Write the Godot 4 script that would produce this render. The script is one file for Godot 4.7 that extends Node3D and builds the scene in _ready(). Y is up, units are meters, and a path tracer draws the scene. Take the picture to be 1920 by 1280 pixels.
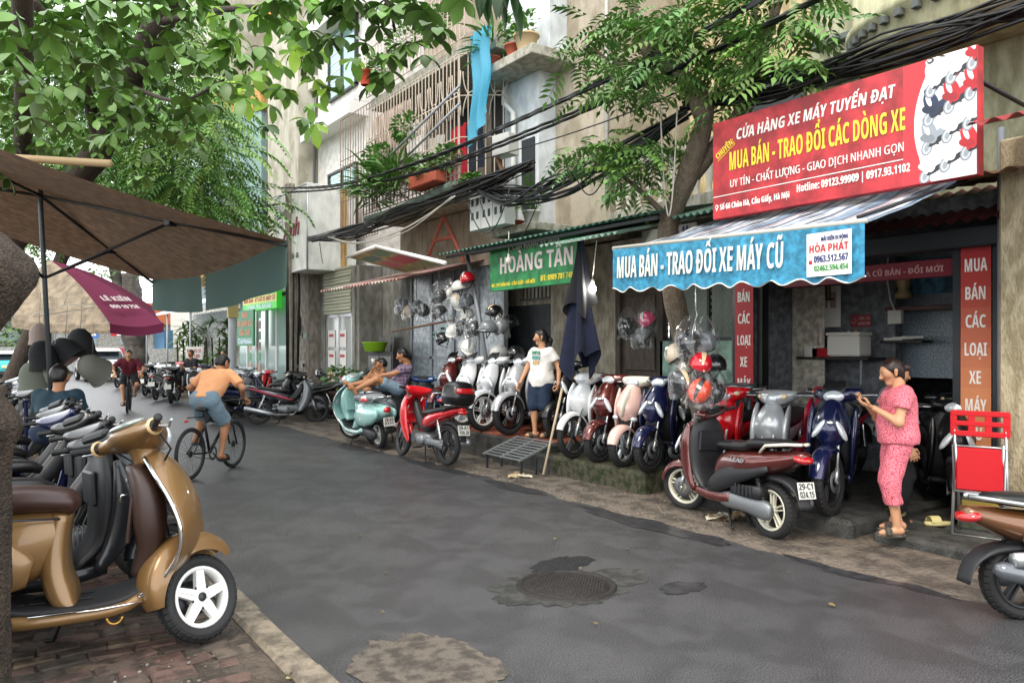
extends Node3D

func _ready():
	rng.seed = 11
	# camera: level, lens shifted a little
	var cam := Camera3D.new()
	cam.name = "camera"
	cam.projection = Camera3D.PROJECTION_FRUSTUM
	cam.near = .1
	cam.far = 600
	cam.size = .1 * 1280.0 / 1440.0
	cam.frustum_offset = Vector2(0, .1 * 10.0 / 1440.0)
	cam.keep_aspect = Camera3D.KEEP_HEIGHT
	add_child(cam)
	cam.position = Vector3(0, 1.7, 0)
	cam.rotation_degrees = Vector3(0, -35, 0)
	cam.current = true
	var we := WorldEnvironment.new()
	we.name = "world"
	var e := Environment.new()
	e.background_mode = Environment.BG_SKY
	e.sky = Sky.new()
	var sk := ProceduralSkyMaterial.new()
	sk.sky_top_color = Color("d4d9dd")
	sk.sky_horizon_color = Color("f4f6f6")
	sk.sky_curve = .2
	sk.ground_bottom_color = Color("6a6660")
	sk.ground_horizon_color = Color("b9b8b4")
	sk.sky_energy_multiplier = 1.25
	e.sky.sky_material = sk
	e.tonemap_mode = Environment.TONE_MAPPER_LINEAR
	e.tonemap_exposure = 2.5
	e.sdfgi_enabled = true
	e.ssao_enabled = true
	e.ssil_enabled = true
	we.environment = e
	add_child(we)
	var sun := DirectionalLight3D.new()
	sun.name = "sun"
	sun.light_energy = .4
	sun.light_color = Color("fff6ea")
	sun.light_angular_distance = 25
	sun.shadow_enabled = true
	sun.rotation_degrees = Vector3(-52, -62, 0)
	add_child(sun)
	materials()
	people_mats()
	mat("leaf", "ffffff", .5, 0, {"vc": 1, "back": "3f5a20"})
	street()
	red_shop()
	middle_shops()
	far_shops()
	upper()
	trees()
	bikes()
	folk()
	helmets()
	left_side()
	distance_traffic()
	litter()

# ---------- helpers: x runs across the street, y up, z = -u where u runs along the street ----------
class MB:
	var st := SurfaceTool.new()
	var xf := Transform3D.IDENTITY
	var empty := true
	func _init():
		st.begin(Mesh.PRIMITIVE_TRIANGLES)
	func col(c: Color):
		st.set_color(c)
		return self
	func sm(on: bool):
		st.set_smooth_group(1 if on else 4294967295)
		return self
	func tri(a: Vector3, b: Vector3, c: Vector3):
		empty = false
		st.add_vertex(xf * a)
		st.add_vertex(xf * b)
		st.add_vertex(xf * c)
	func quad(a: Vector3, b: Vector3, c: Vector3, d: Vector3):
		tri(a, b, c)
		tri(a, c, d)
	func box(c: Vector3, s: Vector3, b := Basis.IDENTITY, v := 0.0):
		sm(false)
		var h := s * 0.5
		v = minf(v, minf(h.x, minf(h.y, h.z)) * 0.9)
		var T := Transform3D(b, c)
		for ax in 3:
			for sg in [-1.0, 1.0]:
				var i := (ax + 1) % 3
				var j := (ax + 2) % 3
				var q := []
				for k in [[-1, -1], [1, -1], [1, 1], [-1, 1]]:
					var p := Vector3.ZERO
					p[ax] = sg * h[ax]
					p[i] = k[0] * (h[i] - v)
					p[j] = k[1] * (h[j] - v)
					q.append(T * p)
				if sg < 0:
					quad(q[0], q[1], q[2], q[3])
				else:
					quad(q[3], q[2], q[1], q[0])
		if v <= 0.0:
			return self
		for ax in 3: # edge chamfers run along axis ax
			var i := (ax + 1) % 3
			var j := (ax + 2) % 3
			for si in [-1.0, 1.0]:
				for sj in [-1.0, 1.0]:
					var q := []
					for k in [[-1, 0], [1, 0], [1, 1], [-1, 1]]:
						var p := Vector3.ZERO
						p[ax] = k[0] * (h[ax] - v)
						p[i] = si * (h[i] - (v if k[1] else 0.0))
						p[j] = sj * (h[j] - (0.0 if k[1] else v))
						q.append(T * p)
					if si * sj > 0:
						quad(q[0], q[1], q[2], q[3])
					else:
						quad(q[3], q[2], q[1], q[0])
		for sx in [-1.0, 1.0]:
			for sy in [-1.0, 1.0]:
				for sz in [-1.0, 1.0]:
					var a := T * Vector3(sx * h.x, sy * (h.y - v), sz * (h.z - v))
					var e := T * Vector3(sx * (h.x - v), sy * h.y, sz * (h.z - v))
					var f := T * Vector3(sx * (h.x - v), sy * (h.y - v), sz * h.z)
					if sx * sy * sz > 0:
						tri(a, f, e)
					else:
						tri(a, e, f)
		return self
	# box between two corners in street coordinates
	func blk(x0: float, x1: float, y0: float, y1: float, u0: float, u1: float, v := 0.0):
		return box(Vector3((x0 + x1) / 2, (y0 + y1) / 2, -(u0 + u1) / 2), Vector3(absf(x1 - x0), absf(y1 - y0), absf(u1 - u0)), Basis.IDENTITY, v)
	func rings(R: Array, caps := true): # R: arrays of points, all the same count, closed round
		sm(true)
		var n: int = R[0].size()
		for k in R.size() - 1:
			var A = R[k]
			var B = R[k + 1]
			for i in n:
				var j := (i + 1) % n
				quad(A[i], A[j], B[j], B[i])
		if caps:
			for e in [0, R.size() - 1]:
				var c := Vector3.ZERO
				for p in R[e]:
					c += p
				c /= n
				for i in n:
					var j := (i + 1) % n
					if e == 0:
						tri(c, R[e][j], R[e][i])
					else:
						tri(c, R[e][i], R[e][j])
		return self
	func tube(pts: Array, r, n := 8, caps := true):
		var R := []
		var prev := Vector3.ZERO
		for k in pts.size():
			var p: Vector3 = pts[k]
			var t: Vector3 = (pts[mini(k + 1, pts.size() - 1)] - pts[maxi(k - 1, 0)]).normalized()
			if prev == Vector3.ZERO:
				prev = t.cross(Vector3.UP if absf(t.y) < 0.9 else Vector3.RIGHT).normalized()
			var s := (prev - t * prev.dot(t)).normalized()
			prev = s
			var w := t.cross(s)
			var rad: float = r[k] if r is Array else r
			var ring := []
			for i in n:
				var a := TAU * i / n
				ring.append(p + (s * cos(a) + w * sin(a)) * rad)
			R.append(ring)
		return rings(R, caps)
	func lathe(prof: Array, n: int, T: Transform3D, caps := false): # prof: Vector2(radius, height) round local y
		var R := []
		for q in prof:
			var ring := []
			for i in n:
				var a := TAU * i / n
				ring.append(T * Vector3(q.x * cos(a), q.y, q.x * sin(a)))
			R.append(ring)
		return rings(R, caps)
	func ell(c: Vector3, r: Vector3, b := Basis.IDENTITY, n := 16, m := 9):
		var R := []
		for k in m:
			var f := PI * (0.02 + 0.96 * k / (m - 1.0))
			var ring := []
			for i in n:
				var a := TAU * i / n
				ring.append(c + b * (r * Vector3(sin(f) * cos(a), -cos(f), sin(f) * sin(a))))
			R.append(ring)
		return rings(R)
	# loft in the xy plane: each ring [x, y, tangent degrees, half width z, half thickness, exponent, bow], z offset
	func spine(R: Array, z0 := 0.0, n := 20, sub := 3):
		var full := []
		for r in R:
			if r.size() < 6: r.append(2.3)
			if r.size() < 7: r.append(0.0)
		for k in R.size() - 1:
			for s in sub:
				full.append(lerp_ring(R, k, float(s) / sub))
		full.append(lerp_ring(R, R.size() - 1, 0.0))
		var out := []
		for q in full:
			var a: float = deg_to_rad(q[2])
			var nn := Vector3(-sin(a), cos(a), 0)
			var ring := []
			for i in n:
				var f := TAU * i / n
				var e: float = 2.0 / q[5]
				var cz: float = signf(cos(f)) * pow(absf(cos(f)), e)
				var cn: float = signf(sin(f)) * pow(absf(sin(f)), e)
				ring.append(Vector3(q[0], q[1], z0 + q[3] * cz) + nn * (q[4] * cn + q[6] * (1.0 - cz * cz)))
			out.append(ring)
		return rings(out)
	func lerp_ring(R: Array, k: int, t: float) -> Array:
		var a = R[maxi(k - 1, 0)]
		var b = R[k]
		var c = R[mini(k + 1, R.size() - 1)]
		var d = R[mini(k + 2, R.size() - 1)]
		var o := []
		for i in 7:
			o.append(cubic_interpolate(b[i], c[i], a[i], d[i], t))
		return o
	func prism(poly: Array, z0: float, z1: float, T := Transform3D.IDENTITY):
		sm(false)
		var pp := PackedVector2Array(poly)
		if Geometry2D.is_polygon_clockwise(pp):
			pp.reverse()
		var idx := Geometry2D.triangulate_polygon(pp)
		for k in range(0, idx.size(), 3):
			var a := pp[idx[k]]
			var b := pp[idx[k + 1]]
			var c := pp[idx[k + 2]]
			tri(T * Vector3(a.x, a.y, z1), T * Vector3(c.x, c.y, z1), T * Vector3(b.x, b.y, z1))
			tri(T * Vector3(a.x, a.y, z0), T * Vector3(b.x, b.y, z0), T * Vector3(c.x, c.y, z0))
		for k in pp.size():
			var a := pp[k]
			var b := pp[(k + 1) % pp.size()]
			quad(T * Vector3(a.x, a.y, z0), T * Vector3(a.x, a.y, z1), T * Vector3(b.x, b.y, z1), T * Vector3(b.x, b.y, z0))
		return self
	func sheet(f: Callable, nu: int, nv: int, smooth := true):
		sm(smooth)
		var g := []
		for i in nu + 1:
			var row := []
			for j in nv + 1:
				row.append(f.call(float(i) / nu, float(j) / nv))
			g.append(row)
		for i in nu:
			for j in nv:
				quad(g[i][j], g[i + 1][j], g[i + 1][j + 1], g[i][j + 1])
		return self
	func mesh() -> ArrayMesh:
		st.generate_normals()
		st.index()
		return st.commit()

var rng := RandomNumberGenerator.new()
var M := {}
var TX := {}

func p(x: float, y: float, u: float) -> Vector3:
	return Vector3(x, y, -u)

func rr(a: float, b: float) -> float:
	return rng.randf_range(a, b)

func noise_tex(key: String, freq: float, c0: Color, c1: Color, type := 0, oct := 4, w := 512, h := 512, lo := 0.25, hi := 0.75) -> NoiseTexture2D:
	if TX.has(key):
		return TX[key]
	var f := FastNoiseLite.new()
	f.seed = TX.size() * 7 + 3
	f.noise_type = FastNoiseLite.TYPE_CELLULAR if type == 1 else FastNoiseLite.TYPE_SIMPLEX_SMOOTH
	f.frequency = freq
	f.fractal_octaves = oct
	f.fractal_gain = 0.6
	var t := NoiseTexture2D.new()
	t.noise = f
	t.width = w
	t.height = h
	t.seamless = true
	if type == 2:
		t.as_normal_map = true
		t.bump_strength = 6.0
	else:
		var g := Gradient.new()
		g.offsets = PackedFloat32Array([lo, hi])
		g.colors = PackedColorArray([c0, c1])
		t.color_ramp = g
	TX[key] = t
	return t

# colour given as it looks on screen (sRGB hex)
func mat(key: String, c: String, rough := 0.6, metal := 0.0, o := {}) -> StandardMaterial3D:
	if M.has(key):
		return M[key]
	var m := StandardMaterial3D.new()
	m.resource_name = key
	m.albedo_color = Color(c)
	m.roughness = rough
	m.metallic = metal
	m.cull_mode = BaseMaterial3D.CULL_DISABLED
	if o.has("coat"):
		m.clearcoat_enabled = true
		m.clearcoat = o.coat
		m.clearcoat_roughness = 0.08
	if o.has("tex"):
		m.albedo_texture = o.tex
		m.uv1_triplanar = true
		m.uv1_world_triplanar = true
		m.uv1_scale = o.get("sc", Vector3.ONE)
	if o.has("bump"):
		m.heightmap_enabled = true
		m.heightmap_texture = o.bump
		m.heightmap_scale = o.get("bs", 1.0)
		m.uv1_triplanar = true
		m.uv1_world_triplanar = true
		m.uv1_scale = o.get("sc", Vector3.ONE)
	if o.has("rtex"):
		m.roughness_texture = o.rtex
	if o.has("glow"):
		m.emission_enabled = true
		m.emission = Color(c)
		m.emission_energy_multiplier = o.glow
	if o.has("alpha"):
		m.transparency = BaseMaterial3D.TRANSPARENCY_ALPHA
		m.albedo_color.a = o.alpha
	if o.has("back"):
		m.backlight_enabled = true
		m.backlight = Color(o.back)
	if o.has("vc"):
		m.vertex_color_use_as_albedo = true
	if o.has("rim"):
		m.rim_enabled = true
		m.rim = o.rim
	M[key] = m
	return m

func obj(called: String, g, m: Material, parent: Node3D = self, at := Vector3.ZERO) -> MeshInstance3D:
	var o := MeshInstance3D.new()
	o.name = called
	o.mesh = g.mesh() if g is MB else g
	o.material_override = m
	o.position = at
	parent.add_child(o, true)
	return o

# a part whose mesh is written in street coordinates
func wobj(called: String, g, m: Material, parent: Node3D) -> MeshInstance3D:
	return obj(called, g, m, parent, -parent.position)

func tag(o: Node, label: String, cat: String, group := "", kind := ""):
	if label: o.set_meta("label", label)
	if cat: o.set_meta("category", cat)
	if group: o.set_meta("group", group)
	if kind: o.set_meta("kind", kind)
	return o

func thing(called: String, label: String, cat: String, at := Vector3.ZERO, yaw := 0.0, group := "") -> Node3D:
	var o := Node3D.new()
	o.name = called
	add_child(o, true)
	o.position = at
	o.rotation_degrees.y = yaw
	return tag(o, label, cat, group)

func struct(called: String, g, m: Material, label := "") -> MeshInstance3D:
	return tag(obj(called, g, m), label, "", "", "structure")

func stuffpart(o: Node) -> Node:
	o.set_meta("kind", "stuff")
	return o

func copy(o: Node3D, label: String, at: Vector3, yaw: float, repaint := {}) -> Node3D:
	var c: Node3D = o.duplicate()
	c.name = String(o.name).rstrip("0123456789")
	add_child(c, true)
	c.position = at
	c.rotation = Vector3(o.rotation.x, deg_to_rad(yaw), o.rotation.z)
	if label: c.set_meta("label", label)
	for k in c.find_children("*", "MeshInstance3D", true, false):
		if repaint.has(k.material_override):
			k.material_override = repaint[k.material_override]
	return c

var fonts := {}
# letters whose accents the font lacks: base letter, then marks (+ horn, ? hook, / acute, \\ grave, . dot below)
const MARKS := {"Ư": "U+", "Ơ": "O+", "Ử": "U+?", "Ế": "Ê/", "Ạ": "A.", "Ổ": "Ô?", "Ấ": "Â/", "Ợ": "O+.", "Ị": "I.", "Ọ": "O.", "Ộ": "Ô.", "ộ": "ô.", "ầ": "â\\", "ấ": "â/", "ố": "ô/", "Ố": "Ô/", "Ầ": "Â\\", "Ớ": "O+/", "Ẩ": "Â?"}
func lettering(parent: Node3D, s: String, c: Vector3, w: float, h: float, m: Material, bold := true, turn := 0.0, b := Basis.IDENTITY, depth := 0.006) -> MeshInstance3D:
	if not fonts.has(bold):
		var f := SystemFont.new()
		f.font_names = PackedStringArray(["Droid Sans"])
		f.font_weight = 700 if bold else 400
		fonts[bold] = f
	var plain_text := ""
	for ch in s:
		plain_text += MARKS[ch][0] if MARKS.has(ch) else ch
	var t := TextMesh.new()
	t.font = fonts[bold]
	t.text = plain_text
	t.font_size = 48
	t.pixel_size = h / (0.714 * 48)
	t.depth = depth
	t.curve_step = 4.0
	var o := MeshInstance3D.new()
	o.name = "lettering"
	o.mesh = t
	o.material_override = m
	var bb := t.get_aabb()
	var sx := w / maxf(bb.size.x, 0.001) if w > 0 else 1.0
	var B := b * Basis(Vector3(0, 0, 1), deg_to_rad(turn)) * Basis.from_scale(Vector3(sx, 1, 1))
	o.transform = Transform3D(B, c)
	parent.add_child(o, true)
	if plain_text != s:
		t.text = "H"
		var base := t.get_aabb().position.y
		t.text = plain_text
		var font: Font = fonts[bold]
		var total := font.get_string_size(plain_text, HORIZONTAL_ALIGNMENT_LEFT, -1, 48).x
		var q := MB.new()
		var d := depth * .5
		for i in s.length():
			if not MARKS.has(s[i]): continue
			var k: String = MARKS[s[i]]
			var x0 := font.get_string_size(plain_text.substr(0, i), HORIZONTAL_ALIGNMENT_LEFT, -1, 48).x
			var cw := font.get_string_size(k[0], HORIZONTAL_ALIGNMENT_LEFT, -1, 48).x
			var x := (x0 + cw * .5 - total * .5) * t.pixel_size
			var half := cw * .5 * t.pixel_size
			var low := k[0] == k[0].to_lower()
			var hat := k[0] in "ÊÔÂêôâ"
			var top := base + h * ((.78 if low else 1.0) + (.27 if hat else .1))
			for j in range(1, k.length()):
				var P := []
				match k[j]:
					"/": P = [[.0, .0], [.1, .0], [.3, .22], [.14, .22]]
					"\\": P = [[-.0, .0], [-.1, .0], [-.3, .22], [-.14, .22]]
					"?": P = [[-.04, .0], [.05, .0], [.05, .07], [.17, .14], [.15, .24], [.02, .28], [-.1, .24], [-.09, .17], [.05, .2], [.08, .16], [-.04, .09]]
					".": P = [[-.08, -.28], [.08, -.28], [.08, -.13], [-.08, -.13]]
					"+": P = [[.0, -.28], [.1, -.2], [.22, -.02], [.2, .12], [.07, .12], [.08, .0], [-.02, -.12]]
				var at := Vector2(x, top)
				if k[j] == ".": at.y = base
				elif k[j] == "+": at = Vector2(x + half * .72, base + h * .96)
				elif hat: at.x += half * .35
				q.prism(P.map(func(v): return at + Vector2(v[0], v[1]) * h), -d, d)
		obj("accents", q, m, o)
	return o

func bezier(a: Vector3, b: Vector3, sag: float, n := 10) -> Array:
	var o := []
	for i in n + 1:
		var t := float(i) / n
		o.append(a.lerp(b, t) + Vector3(0, -sag * 4.0 * t * (1 - t), 0))
	return o

func multi(called: String, g: Mesh, m: Material, xs: Array, cols: Array, parent: Node3D) -> MultiMeshInstance3D:
	var mm := MultiMesh.new()
	mm.transform_format = MultiMesh.TRANSFORM_3D
	mm.use_colors = cols.size() > 0
	mm.mesh = g
	mm.instance_count = xs.size()
	for i in xs.size():
		mm.set_instance_transform(i, xs[i])
		if cols.size(): mm.set_instance_color(i, cols[i])
	var o := MultiMeshInstance3D.new()
	o.name = called
	o.multimesh = mm
	o.material_override = m
	parent.add_child(o, true)
	stuffpart(o)
	return o

# ---------- two-wheelers: x forward, y up, z to the rider's right, origin on the ground midway between the axles ----------
const ZAX := Basis(Vector3(1, 0, 0), Vector3(0, 0, 1), Vector3(0, -1, 0)) # turns a lathe's y axis to z

func wheel(par: Node3D, c: Vector3, R: float, tw: float, style: String, rimmat: Material, T := Transform3D.IDENTITY, rimfrac := 0.7) -> MeshInstance3D:
	var t := MB.new()
	t.xf = T
	var rr_ := R * rimfrac
	var h := tw / 2
	var X := Transform3D(ZAX, c)
	t.lathe([Vector2(rr_, h * .55), Vector2(rr_ + .012, h * .8), Vector2((rr_ + R) * .5, h), Vector2(R - .018, h * .92), Vector2(R - .006, h * .66), Vector2(R, h * .25), Vector2(R, -h * .25), Vector2(R - .006, -h * .66), Vector2(R - .018, -h * .92), Vector2((rr_ + R) * .5, -h), Vector2(rr_ + .012, -h * .8), Vector2(rr_, -h * .55)], 40, X)
	var w := obj("wheel", t, M.tyre, par)
	if tw > .08: # tread grooves as small raised blocks round the tyre's shoulders
		var k := MB.new()
		k.xf = T
		for i in 36:
			var a := TAU * i / 36
			for s in [-1, 1]:
				var b := Basis(Vector3(0, 0, 1), a + s * .04) * Basis(Vector3(0, 1, 0), s * -.55)
				k.box(c + Vector3(cos(a) * (R - .007), sin(a) * (R - .007), s * h * .6), Vector3(.012, .032, h * .62), b, .003)
		stuffpart(obj("tread", k, M.tyre, w))
	var r := MB.new()
	r.xf = T
	r.lathe([Vector2(rr_ + .006, h * .6), Vector2(rr_ + .004, h * .75), Vector2(rr_ - .012, h * .7), Vector2(rr_ - .022, h * .3), Vector2(rr_ - .022, -h * .3), Vector2(rr_ - .012, -h * .7), Vector2(rr_ + .004, -h * .75), Vector2(rr_ + .006, -h * .6)], 40, X)
	r.lathe([Vector2(.005, h * .62), Vector2(.03, h * .62), Vector2(.042, h * .4), Vector2(.045, 0), Vector2(.042, -h * .4), Vector2(.03, -h * .62), Vector2(.005, -h * .62)], 16, X)
	if style == "wire":
		for i in 32:
			var a := TAU * i / 32
			var a2 := a + (.35 if i % 2 else -.35)
			r.tube([c + Vector3(cos(a2) * .03, sin(a2) * .03, h * (.5 if i % 4 < 2 else -.5)), c + Vector3(cos(a) * rr_, sin(a) * rr_, 0)], .0018, 4, false)
	else:
		var n := 5 if style != "three" else 3
		for i in n:
			var a := TAU * i / n + .3
			var b := Basis(Vector3(0, 0, 1), a)
			if style == "star": # broad tapering spokes with a dished face
				r.prism([Vector2(.03, -.03), Vector2(rr_ - .015, -.022), Vector2(rr_ - .015, .022), Vector2(.03, .03)], h * .1, h * .62, Transform3D(b, c))
				r.box(c + b * Vector3(rr_ * .55, 0, h * .64), Vector3(rr_ * .6, .012, .008), b, .003)
			else:
				for s in [-1, 1]:
					r.box(c + b * Vector3(rr_ * .5, s * .016, 0), Vector3(rr_ - .03, .013, h * .7), b * Basis(Vector3(0, 0, 1), s * .09), .003)
	obj("rim", r, rimmat, w)
	return w

func fender(par: Node3D, c: Vector3, R: float, a0: float, a1: float, w: float, m: Material, T := Transform3D.IDENTITY, drop := .05) -> MeshInstance3D:
	var f := MB.new()
	f.xf = T
	f.sheet(func(s, t):
		var a: float = deg_to_rad(lerpf(a0, a1, s))
		var tp: float = .55 + .45 * sin(PI * clampf(s * .8 + .15, 0, 1))
		var th: float = PI * (t - .5) * 1.05
		var rad: float = R - drop * (1.0 - cos(th)) * 1.0
		return c + Vector3(cos(a) * rad, sin(a) * rad, sin(th) * w * tp), 18, 10)
	return obj("front_fender" if c.x > 0 else "rear_fender", f, m, par)

func steer_xf(x: float, y: float, deg: float) -> Transform3D:
	var ax := Vector3(-.42, .91, 0).normalized()
	var o := Vector3(x, y, 0)
	var b := Basis(ax, deg_to_rad(deg))
	return Transform3D(b, o - b * o)

func plate(par: Node3D, at: Vector3, l1: String, l2: String, tilt := 20.0, w := .19, h := .14):
	# number plate facing backwards
	var b := Basis(Vector3.UP, -PI / 2) * Basis(Vector3(1, 0, 0), deg_to_rad(-tilt))
	var q := MB.new()
	q.box(at, Vector3(w, h, .004), b, .0015)
	var o := obj("number_plate", q, mat("plate", "c9c9c2", .45), par)
	if l1:
		for k in 2:
			lettering(o, [l1, l2][k], at + b * Vector3(0, .034 - k * .066, .0025), w * .82, h * .36, M.black, true, 0, b, .003)
	return o

func lens(par: Node3D, called: String, c: Vector3, r: Vector3, b: Basis, m: Material, T := Transform3D.IDENTITY):
	var q := MB.new()
	q.xf = T
	q.ell(c, r, b, 14, 8)
	return obj(called, q, m, par)

func bars(par: Node3D, T: Transform3D, hx: float, hy: float, hw: float, lever := true, grip_m: Material = null):
	for s in [-1, 1]:
		var g := MB.new()
		g.xf = T
		var a := Vector3(hx - .03, hy, s * (hw - .13))
		var e := Vector3(hx - .09, hy + .01, s * hw)
		g.tube([a, a.lerp(e, .15), a.lerp(e, .2), a.lerp(e, .93), a.lerp(e, .94), e], [.013, .013, .018, .018, .022, .02], 10)
		g.box(a + Vector3(.0, 0, -s * .015), Vector3(.05, .05, .04), Basis.IDENTITY, .01)
		var o := obj("handle_grip", g, M.rubber if grip_m == null else grip_m, par)
		if lever:
			var l := MB.new()
			l.xf = T
			l.tube([a + Vector3(.02, 0, 0), a + Vector3(.07, -.005, s * .02), e + Vector3(.07, -.015, -s * .01), e + Vector3(.065, -.015, s * .015)], [.008, .008, .006, .008], 6)
			obj("brake_lever", l, M.alloy, o)

func mirrors(par: Node3D, T: Transform3D, hx: float, hy: float, hw: float):
	for s in [-1, 1]:
		var g := MB.new()
		g.xf = T
		var b := Vector3(hx - .02, hy + .02, s * (hw - .14))
		var t := Vector3(hx - .0, hy + .2, s * (hw + .03))
		g.tube([b, b.lerp(t, .5) + Vector3(.02, .02, 0), t], .005, 6)
		g.ell(t + Vector3(0, .03, s * .01), Vector3(.018, .045, .07), Basis(Vector3.UP, s * .2), 14, 8)
		obj("mirror", g, M.black, par)

# modern step-through scooter with full bodywork
func scooter(o: Dictionary) -> Node3D:
	var par := thing(o.get("name", "scooter"), "", "scooter")
	var R: float = o.get("R", .235)
	var wb: float = o.get("wb", 1.26)
	var k: float = o.get("k", R - .235) # taller wheels lift everything a little
	var bm: Material = o.body
	var tm: Material = o.get("trim", M.plastic)
	var F := Vector3(wb / 2, R, 0)
	var B := Vector3(-wb / 2, R - .005, 0)
	var T := steer_xf(F.x - .24, .95 + k, o.get("steer", 12.0))
	var rm: Material = o.get("rims", M.alloy)
	wheel(par, F, R, o.get("tw", .1), o.get("spokes", "twin"), rm, T, .72)
	wheel(par, B, R - .005, o.get("tw", .1) + .01, o.get("spokes", "twin"), rm, Transform3D.IDENTITY, .72)
	# fork
	for s in [-1, 1]:
		var f := MB.new()
		f.xf = T
		f.tube([F + Vector3(0.01, 0, s * .072), F + Vector3(-.035, .12, s * .072)], .018, 8)
		f.tube([F + Vector3(-.035, .12, s * .072), F + Vector3(-.15, .42, s * .06)], .013, 8)
		f.ell(F + Vector3(0, 0, s * .08), Vector3(.02, .02, .012))
		obj("fork", f, M.alloy, par)
	var dk := MB.new()
	dk.xf = T
	dk.lathe([Vector2(.05, .002), Vector2(.1, .002), Vector2(.1, -.002), Vector2(.05, -.002)], 24, Transform3D(ZAX, F + Vector3(0, 0, -.055)))
	dk.box(F + Vector3(-.07, .07, -.06), Vector3(.05, .08, .03), Basis.IDENTITY, .01)
	obj("brake_disc", dk, M.steel, par)
	fender(par, F, R + .035, 12, 168, .085, bm, T, .06)
	# front apron
	var q := MB.new()
	var w: float = o.get("wide", 1.0)
	var fx := F.x
	q.spine([[fx - .30, .99 + k, -62, .05, .03, 2.2, .02], [fx - .245, .90 + k, -62, .105 * w, .05, 2.4, .05], [fx - .165, .78 + k, -66, .155 * w, .06, 1.8, .07], [fx - .12, .67 + k, -82, .155 * w, .06, 1.7, .08], [fx - .15, .56 + k, -108, .105 * w, .05, 1.8, .05], [fx - .24, .46 + k, -128, .06, .03, 2.2, .02]], 0, 24, 3)
	obj("front_apron", q, bm, par)
	# side wings give the shield its edge
	for s in [-1, 1]:
		q = MB.new()
		q.spine([[fx - .285, .90 + k, -70, .012, .02], [fx - .255, .74 + k, -82, .035, .06], [fx - .25, .58 + k, -95, .03, .075], [fx - .30, .42 + k * .5, -112, .02, .06], [fx - .40, .29, -150, .02, .03]], s * .185 * w, 12, 3)
		obj("leg_shield_wing", q, o.get("wing", bm), par)
	if o.get("nose", "lamps") == "lamps": # slanting lamps on the apron
		for s in [-1, 1]:
			lens(par, "turn_signal", Vector3(fx - .03, .70 + k, s * .098 * w), Vector3(.02, .10, .032), Basis(Vector3.UP, s * -.62) * Basis(Vector3(0, 0, 1), .28) * Basis(Vector3(1, 0, 0), s * -.45), M.lamp)
		lens(par, "emblem", Vector3(fx + .012, .77 + k, 0), Vector3(.012, .022, .03), Basis(Vector3(0, 0, 1), .4), M.chrome)
	elif o.nose == "plain":
		for s in [-1, 1]:
			lens(par, "turn_signal", Vector3(fx - .045, .57 + k, s * .12 * w), Vector3(.025, .03, .045), Basis(Vector3.UP, s * -.5), M.lamp)
		lens(par, "nose_slot", Vector3(fx - .005, .52 + k, 0), Vector3(.02, .035, .012), Basis.IDENTITY, M.black)
	if o.has("stripe"):
		q = MB.new()
		q.spine([[fx - .275, .95 + k, -62, .03, .03, 2.4, .04], [fx - .165, .79 + k, -64, .07, .06, 2.3, .115], [fx - .105, .66 + k, -80, .04, .06, 2.2, .125], [fx - .09, .60 + k, -95, .008, .04, 2.2, .1]], 0, 16, 3)
		obj("nose_panel", q, o.stripe, par)
	q = MB.new()
	q.spine([[fx - .075, .585 + k, -98, .05, .03], [fx - .10, .50 + k, -108, .085, .035], [fx - .2, .41 + k, -128, .06, .03]], 0, 14, 3)
	obj("intake", q, M.plastic, par)
	# inner shield, glove box, floor
	q = MB.new()
	q.spine([[fx - .33, .97 + k, -75, .10, .05], [fx - .335, .84 + k, -84, .19 * w, .06], [fx - .335, .62 + k, -92, .2 * w, .06], [fx - .37, .44, -108, .18, .05], [fx - .50, .315, -165, .17, .035]], 0, 20, 3)
	var inner := obj("inner_shield", q, tm, par)
	q = MB.new()
	q.box(Vector3(fx - .395, .74 + k, 0), Vector3(.03, .2, .28), Basis(Vector3(0, 0, 1), .05), .012)
	obj("glove_box", q, tm, inner)
	q = MB.new()
	q.box(Vector3(fx - .62, .295, 0), Vector3(.46, .05, .34), Basis.IDENTITY, .02)
	obj("floorboard", q, tm, par)
	for s in [-1, 1]:
		q = MB.new()
		q.spine([[fx - .34, .30, 178, .018, .035], [fx - .6, .262, 180, .022, .04], [fx - .88, .285, 172, .018, .04]], s * .165, 10, 2)
		obj("floor_skirt", q, bm, par)
	# rear body
	q = MB.new()
	q.spine([[.0, .36, 120, .12, .06], [-.03, .52 + k, 150, .135, .11], [-.16, .58 + k, 168, .16, .125, 2.5], [-.36, .60 + k, 172, .185, .125, 2.5], [-.62, .645 + k, 170, .17, .105, 2.4], [-.84, .70 + k, 165, .115, .07, 2.3], [-.99, .745 + k, 160, .055, .035, 2.2]], 0, 24, 3)
	obj("rear_body", q, bm, par)
	for s in [-1, 1]:
		q = MB.new()
		q.spine([[.05, .33, 150, .02, .05], [-.1, .42 + k * .5, 160, .035, .1], [-.3, .49 + k, 166, .04, .085], [-.52, .545 + k, 164, .03, .05], [-.7, .6 + k, 160, .015, .025]], s * .15, 12, 2)
		obj("side_panel", q, o.get("panel", tm), par)
	# seat
	q = MB.new()
	q.spine([[.06, .70 + k, 150, .07, .03], [-.02, .735 + k, 165, .125, .045, 2.6], [-.2, .745 + k, 178, .145, .05, 2.8], [-.38, .76 + k, 172, .15, .055, 2.8], [-.46, .795 + k, 168, .15, .05, 2.8], [-.68, .815 + k, 176, .135, .045, 2.6], [-.82, .825 + k, 180, .09, .03, 2.4]], 0, 22, 3)
	obj("seat", q, o.get("seat", M.vinyl), par)
	q = MB.new()
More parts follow.
